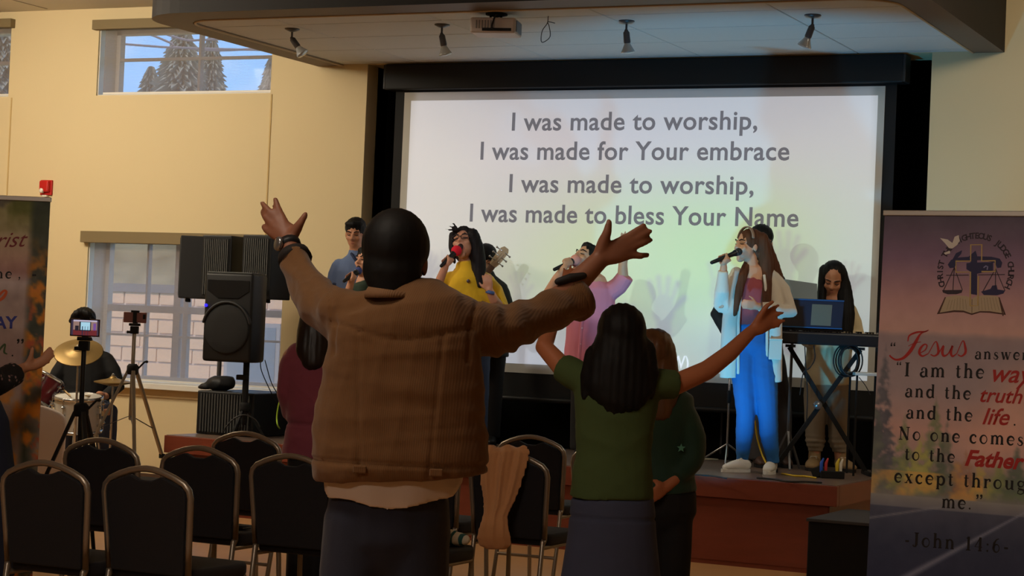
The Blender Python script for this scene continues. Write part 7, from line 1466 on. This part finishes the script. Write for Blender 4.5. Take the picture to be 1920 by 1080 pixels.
# ---- left banner, cut by the frame
pl_ = board(-190, 365, 9.4, YAW-.02, .715, 1.0, .0)
pl_['h'] = pl_['o'][2]-.085; pfL = pl_
lb = thing('autumn_banner', 'roll up banner with an autumn forest photo at the left edge', 'banner', gz(pl_['o']+pl_['ux']*.36, 0)); banner_frame(lb, pl_, None)
def vl(py): return np.dot(pfL['o']-onP(40, py, pfL['o'], pfL['n']), pfL['uy'])/pfL['h']
VL = [vl(y) for y in (368, 400, 440, 480, 510, 530, 560, 600, 650, 700, 750, 850, 1000)]
def forest(u, v):
    stops = [(0, (110, 104, 70)), (VL[1], (134, 128, 92)), (VL[2], (150, 138, 112)), (VL[3], (158, 132, 118)), (VL[4], (140, 108, 104)), (VL[5], (164, 150, 150)), (VL[6], (140, 124, 120)), (VL[7], (150, 132, 126)), (VL[8], (150, 130, 128)), (VL[9], (144, 124, 122)), (VL[10], (150, 130, 120)), (1, (110, 90, 70))]
    C = np.stack([np.interp(v, [s[0] for s in stops], [s[1][k] for s in stops]) for k in range(3)], -1); n1 = noise2(u.shape, 30, 11); n2 = noise2(u.shape, 12, 12); n3 = noise2(u.shape, 50, 13)
    C = mixc(C, np.array([84, 88, 40.]), np.clip((n2-.5)*6, 0, 1)*np.clip((VL[2]-v)*20, 0, 1)); C = mixc(C, np.array([62, 58, 60.]), np.clip((n1-.5)*5, 0, 1)*np.clip((VL[2]-v)*20, 0, 1)*.7)
    e = np.clip((u-.86)*22, 0, 1); C = mixc(C, np.array([46, 54, 44.]), e*.85*np.clip((n2-.2)*3, 0, 1)); C = mixc(C, np.array([176, 112, 40.]), e*np.clip((n1-.52)*8, 0, 1)*np.clip((v-VL[2])*10, 0, 1)); C = mixc(C, np.array([150, 74, 46.]), e*np.clip((n3-.55)*7, 0, 1)*np.clip((v-VL[5])*10, 0, 1))
    C = mixc(C, np.array([186, 120, 48.]), np.clip((v-VL[9])*14, 0, 1)*np.clip((n1-.45)*5, 0, 1)*.8)
    return np.clip((C+(n3[..., None]-.5)*26)*1.25, 0, 255)
picture(pfL, lb, 'printed_picture', 110, 260, forest, 'autumn_print')
m_inm = M('print_maroon', (120, 40, 44), .5); m_ino = M('print_orange', (206, 92, 44), .5); m_inbl = M('print_blue', (52, 58, 140), .5)
sans_word('Christ', m_inm, lb, (-54, 466), (52, 462), pfL, bold=.0, shear=.45); serif_words('one', m_ink, lb, (-26, 522), (23, 522), pfL, track=.10); serif_words('-', m_ink, lb, (58, 524), (70, 524), pfL)
serif_words(',', m_ink, lb, (33, 522), (40, 522), pfL)
def rib_l(Ls, mat, name):
    b = MB(); Ul = lambda px, py: (lambda q: (np.dot(q-pfL['o'], pfL['ux']), np.dot(q-pfL['o'], pfL['uy'])))(onP(px, py, pfL['o'], pfL['n'])); w1 = abs(Ul(40, 500)[0]-Ul(41, 500)[0])
    for L, w in Ls: ribbon(b, [Ul(*p) for p in L], [x*w1 for x in w], pfL['o'], pfL['ux'], pfL['uy'], .0018, sub=5)
    b.build(name, mat, lb)
rib_l([([(-20, 570), (-6, 566), (6, 558), (12, 548), (8, 545), (0, 552), (-8, 564)], (2, 4, 6, 5, 4, 5, 2))], m_ino, 'script_swash')
sans_word('WAY', m_inbl, lb, (-44, 617), (32, 615), pfL, bold=.03, shear=0.); serif_words('“', m_ink, lb, (-22, 665), (-6, 665), pfL); serif_words('”', m_ink, lb, (28, 668), (48, 668), pfL); serif_words('.', m_ink, lb, (20, 668), (27, 668), pfL)
rib_l([([(-6, 664), (4, 650), (10, 646), (8, 660), (14, 664)], (2, 4, 3, 4, 2))], M('print_green', (84, 104, 70), .5), 'script_letter')
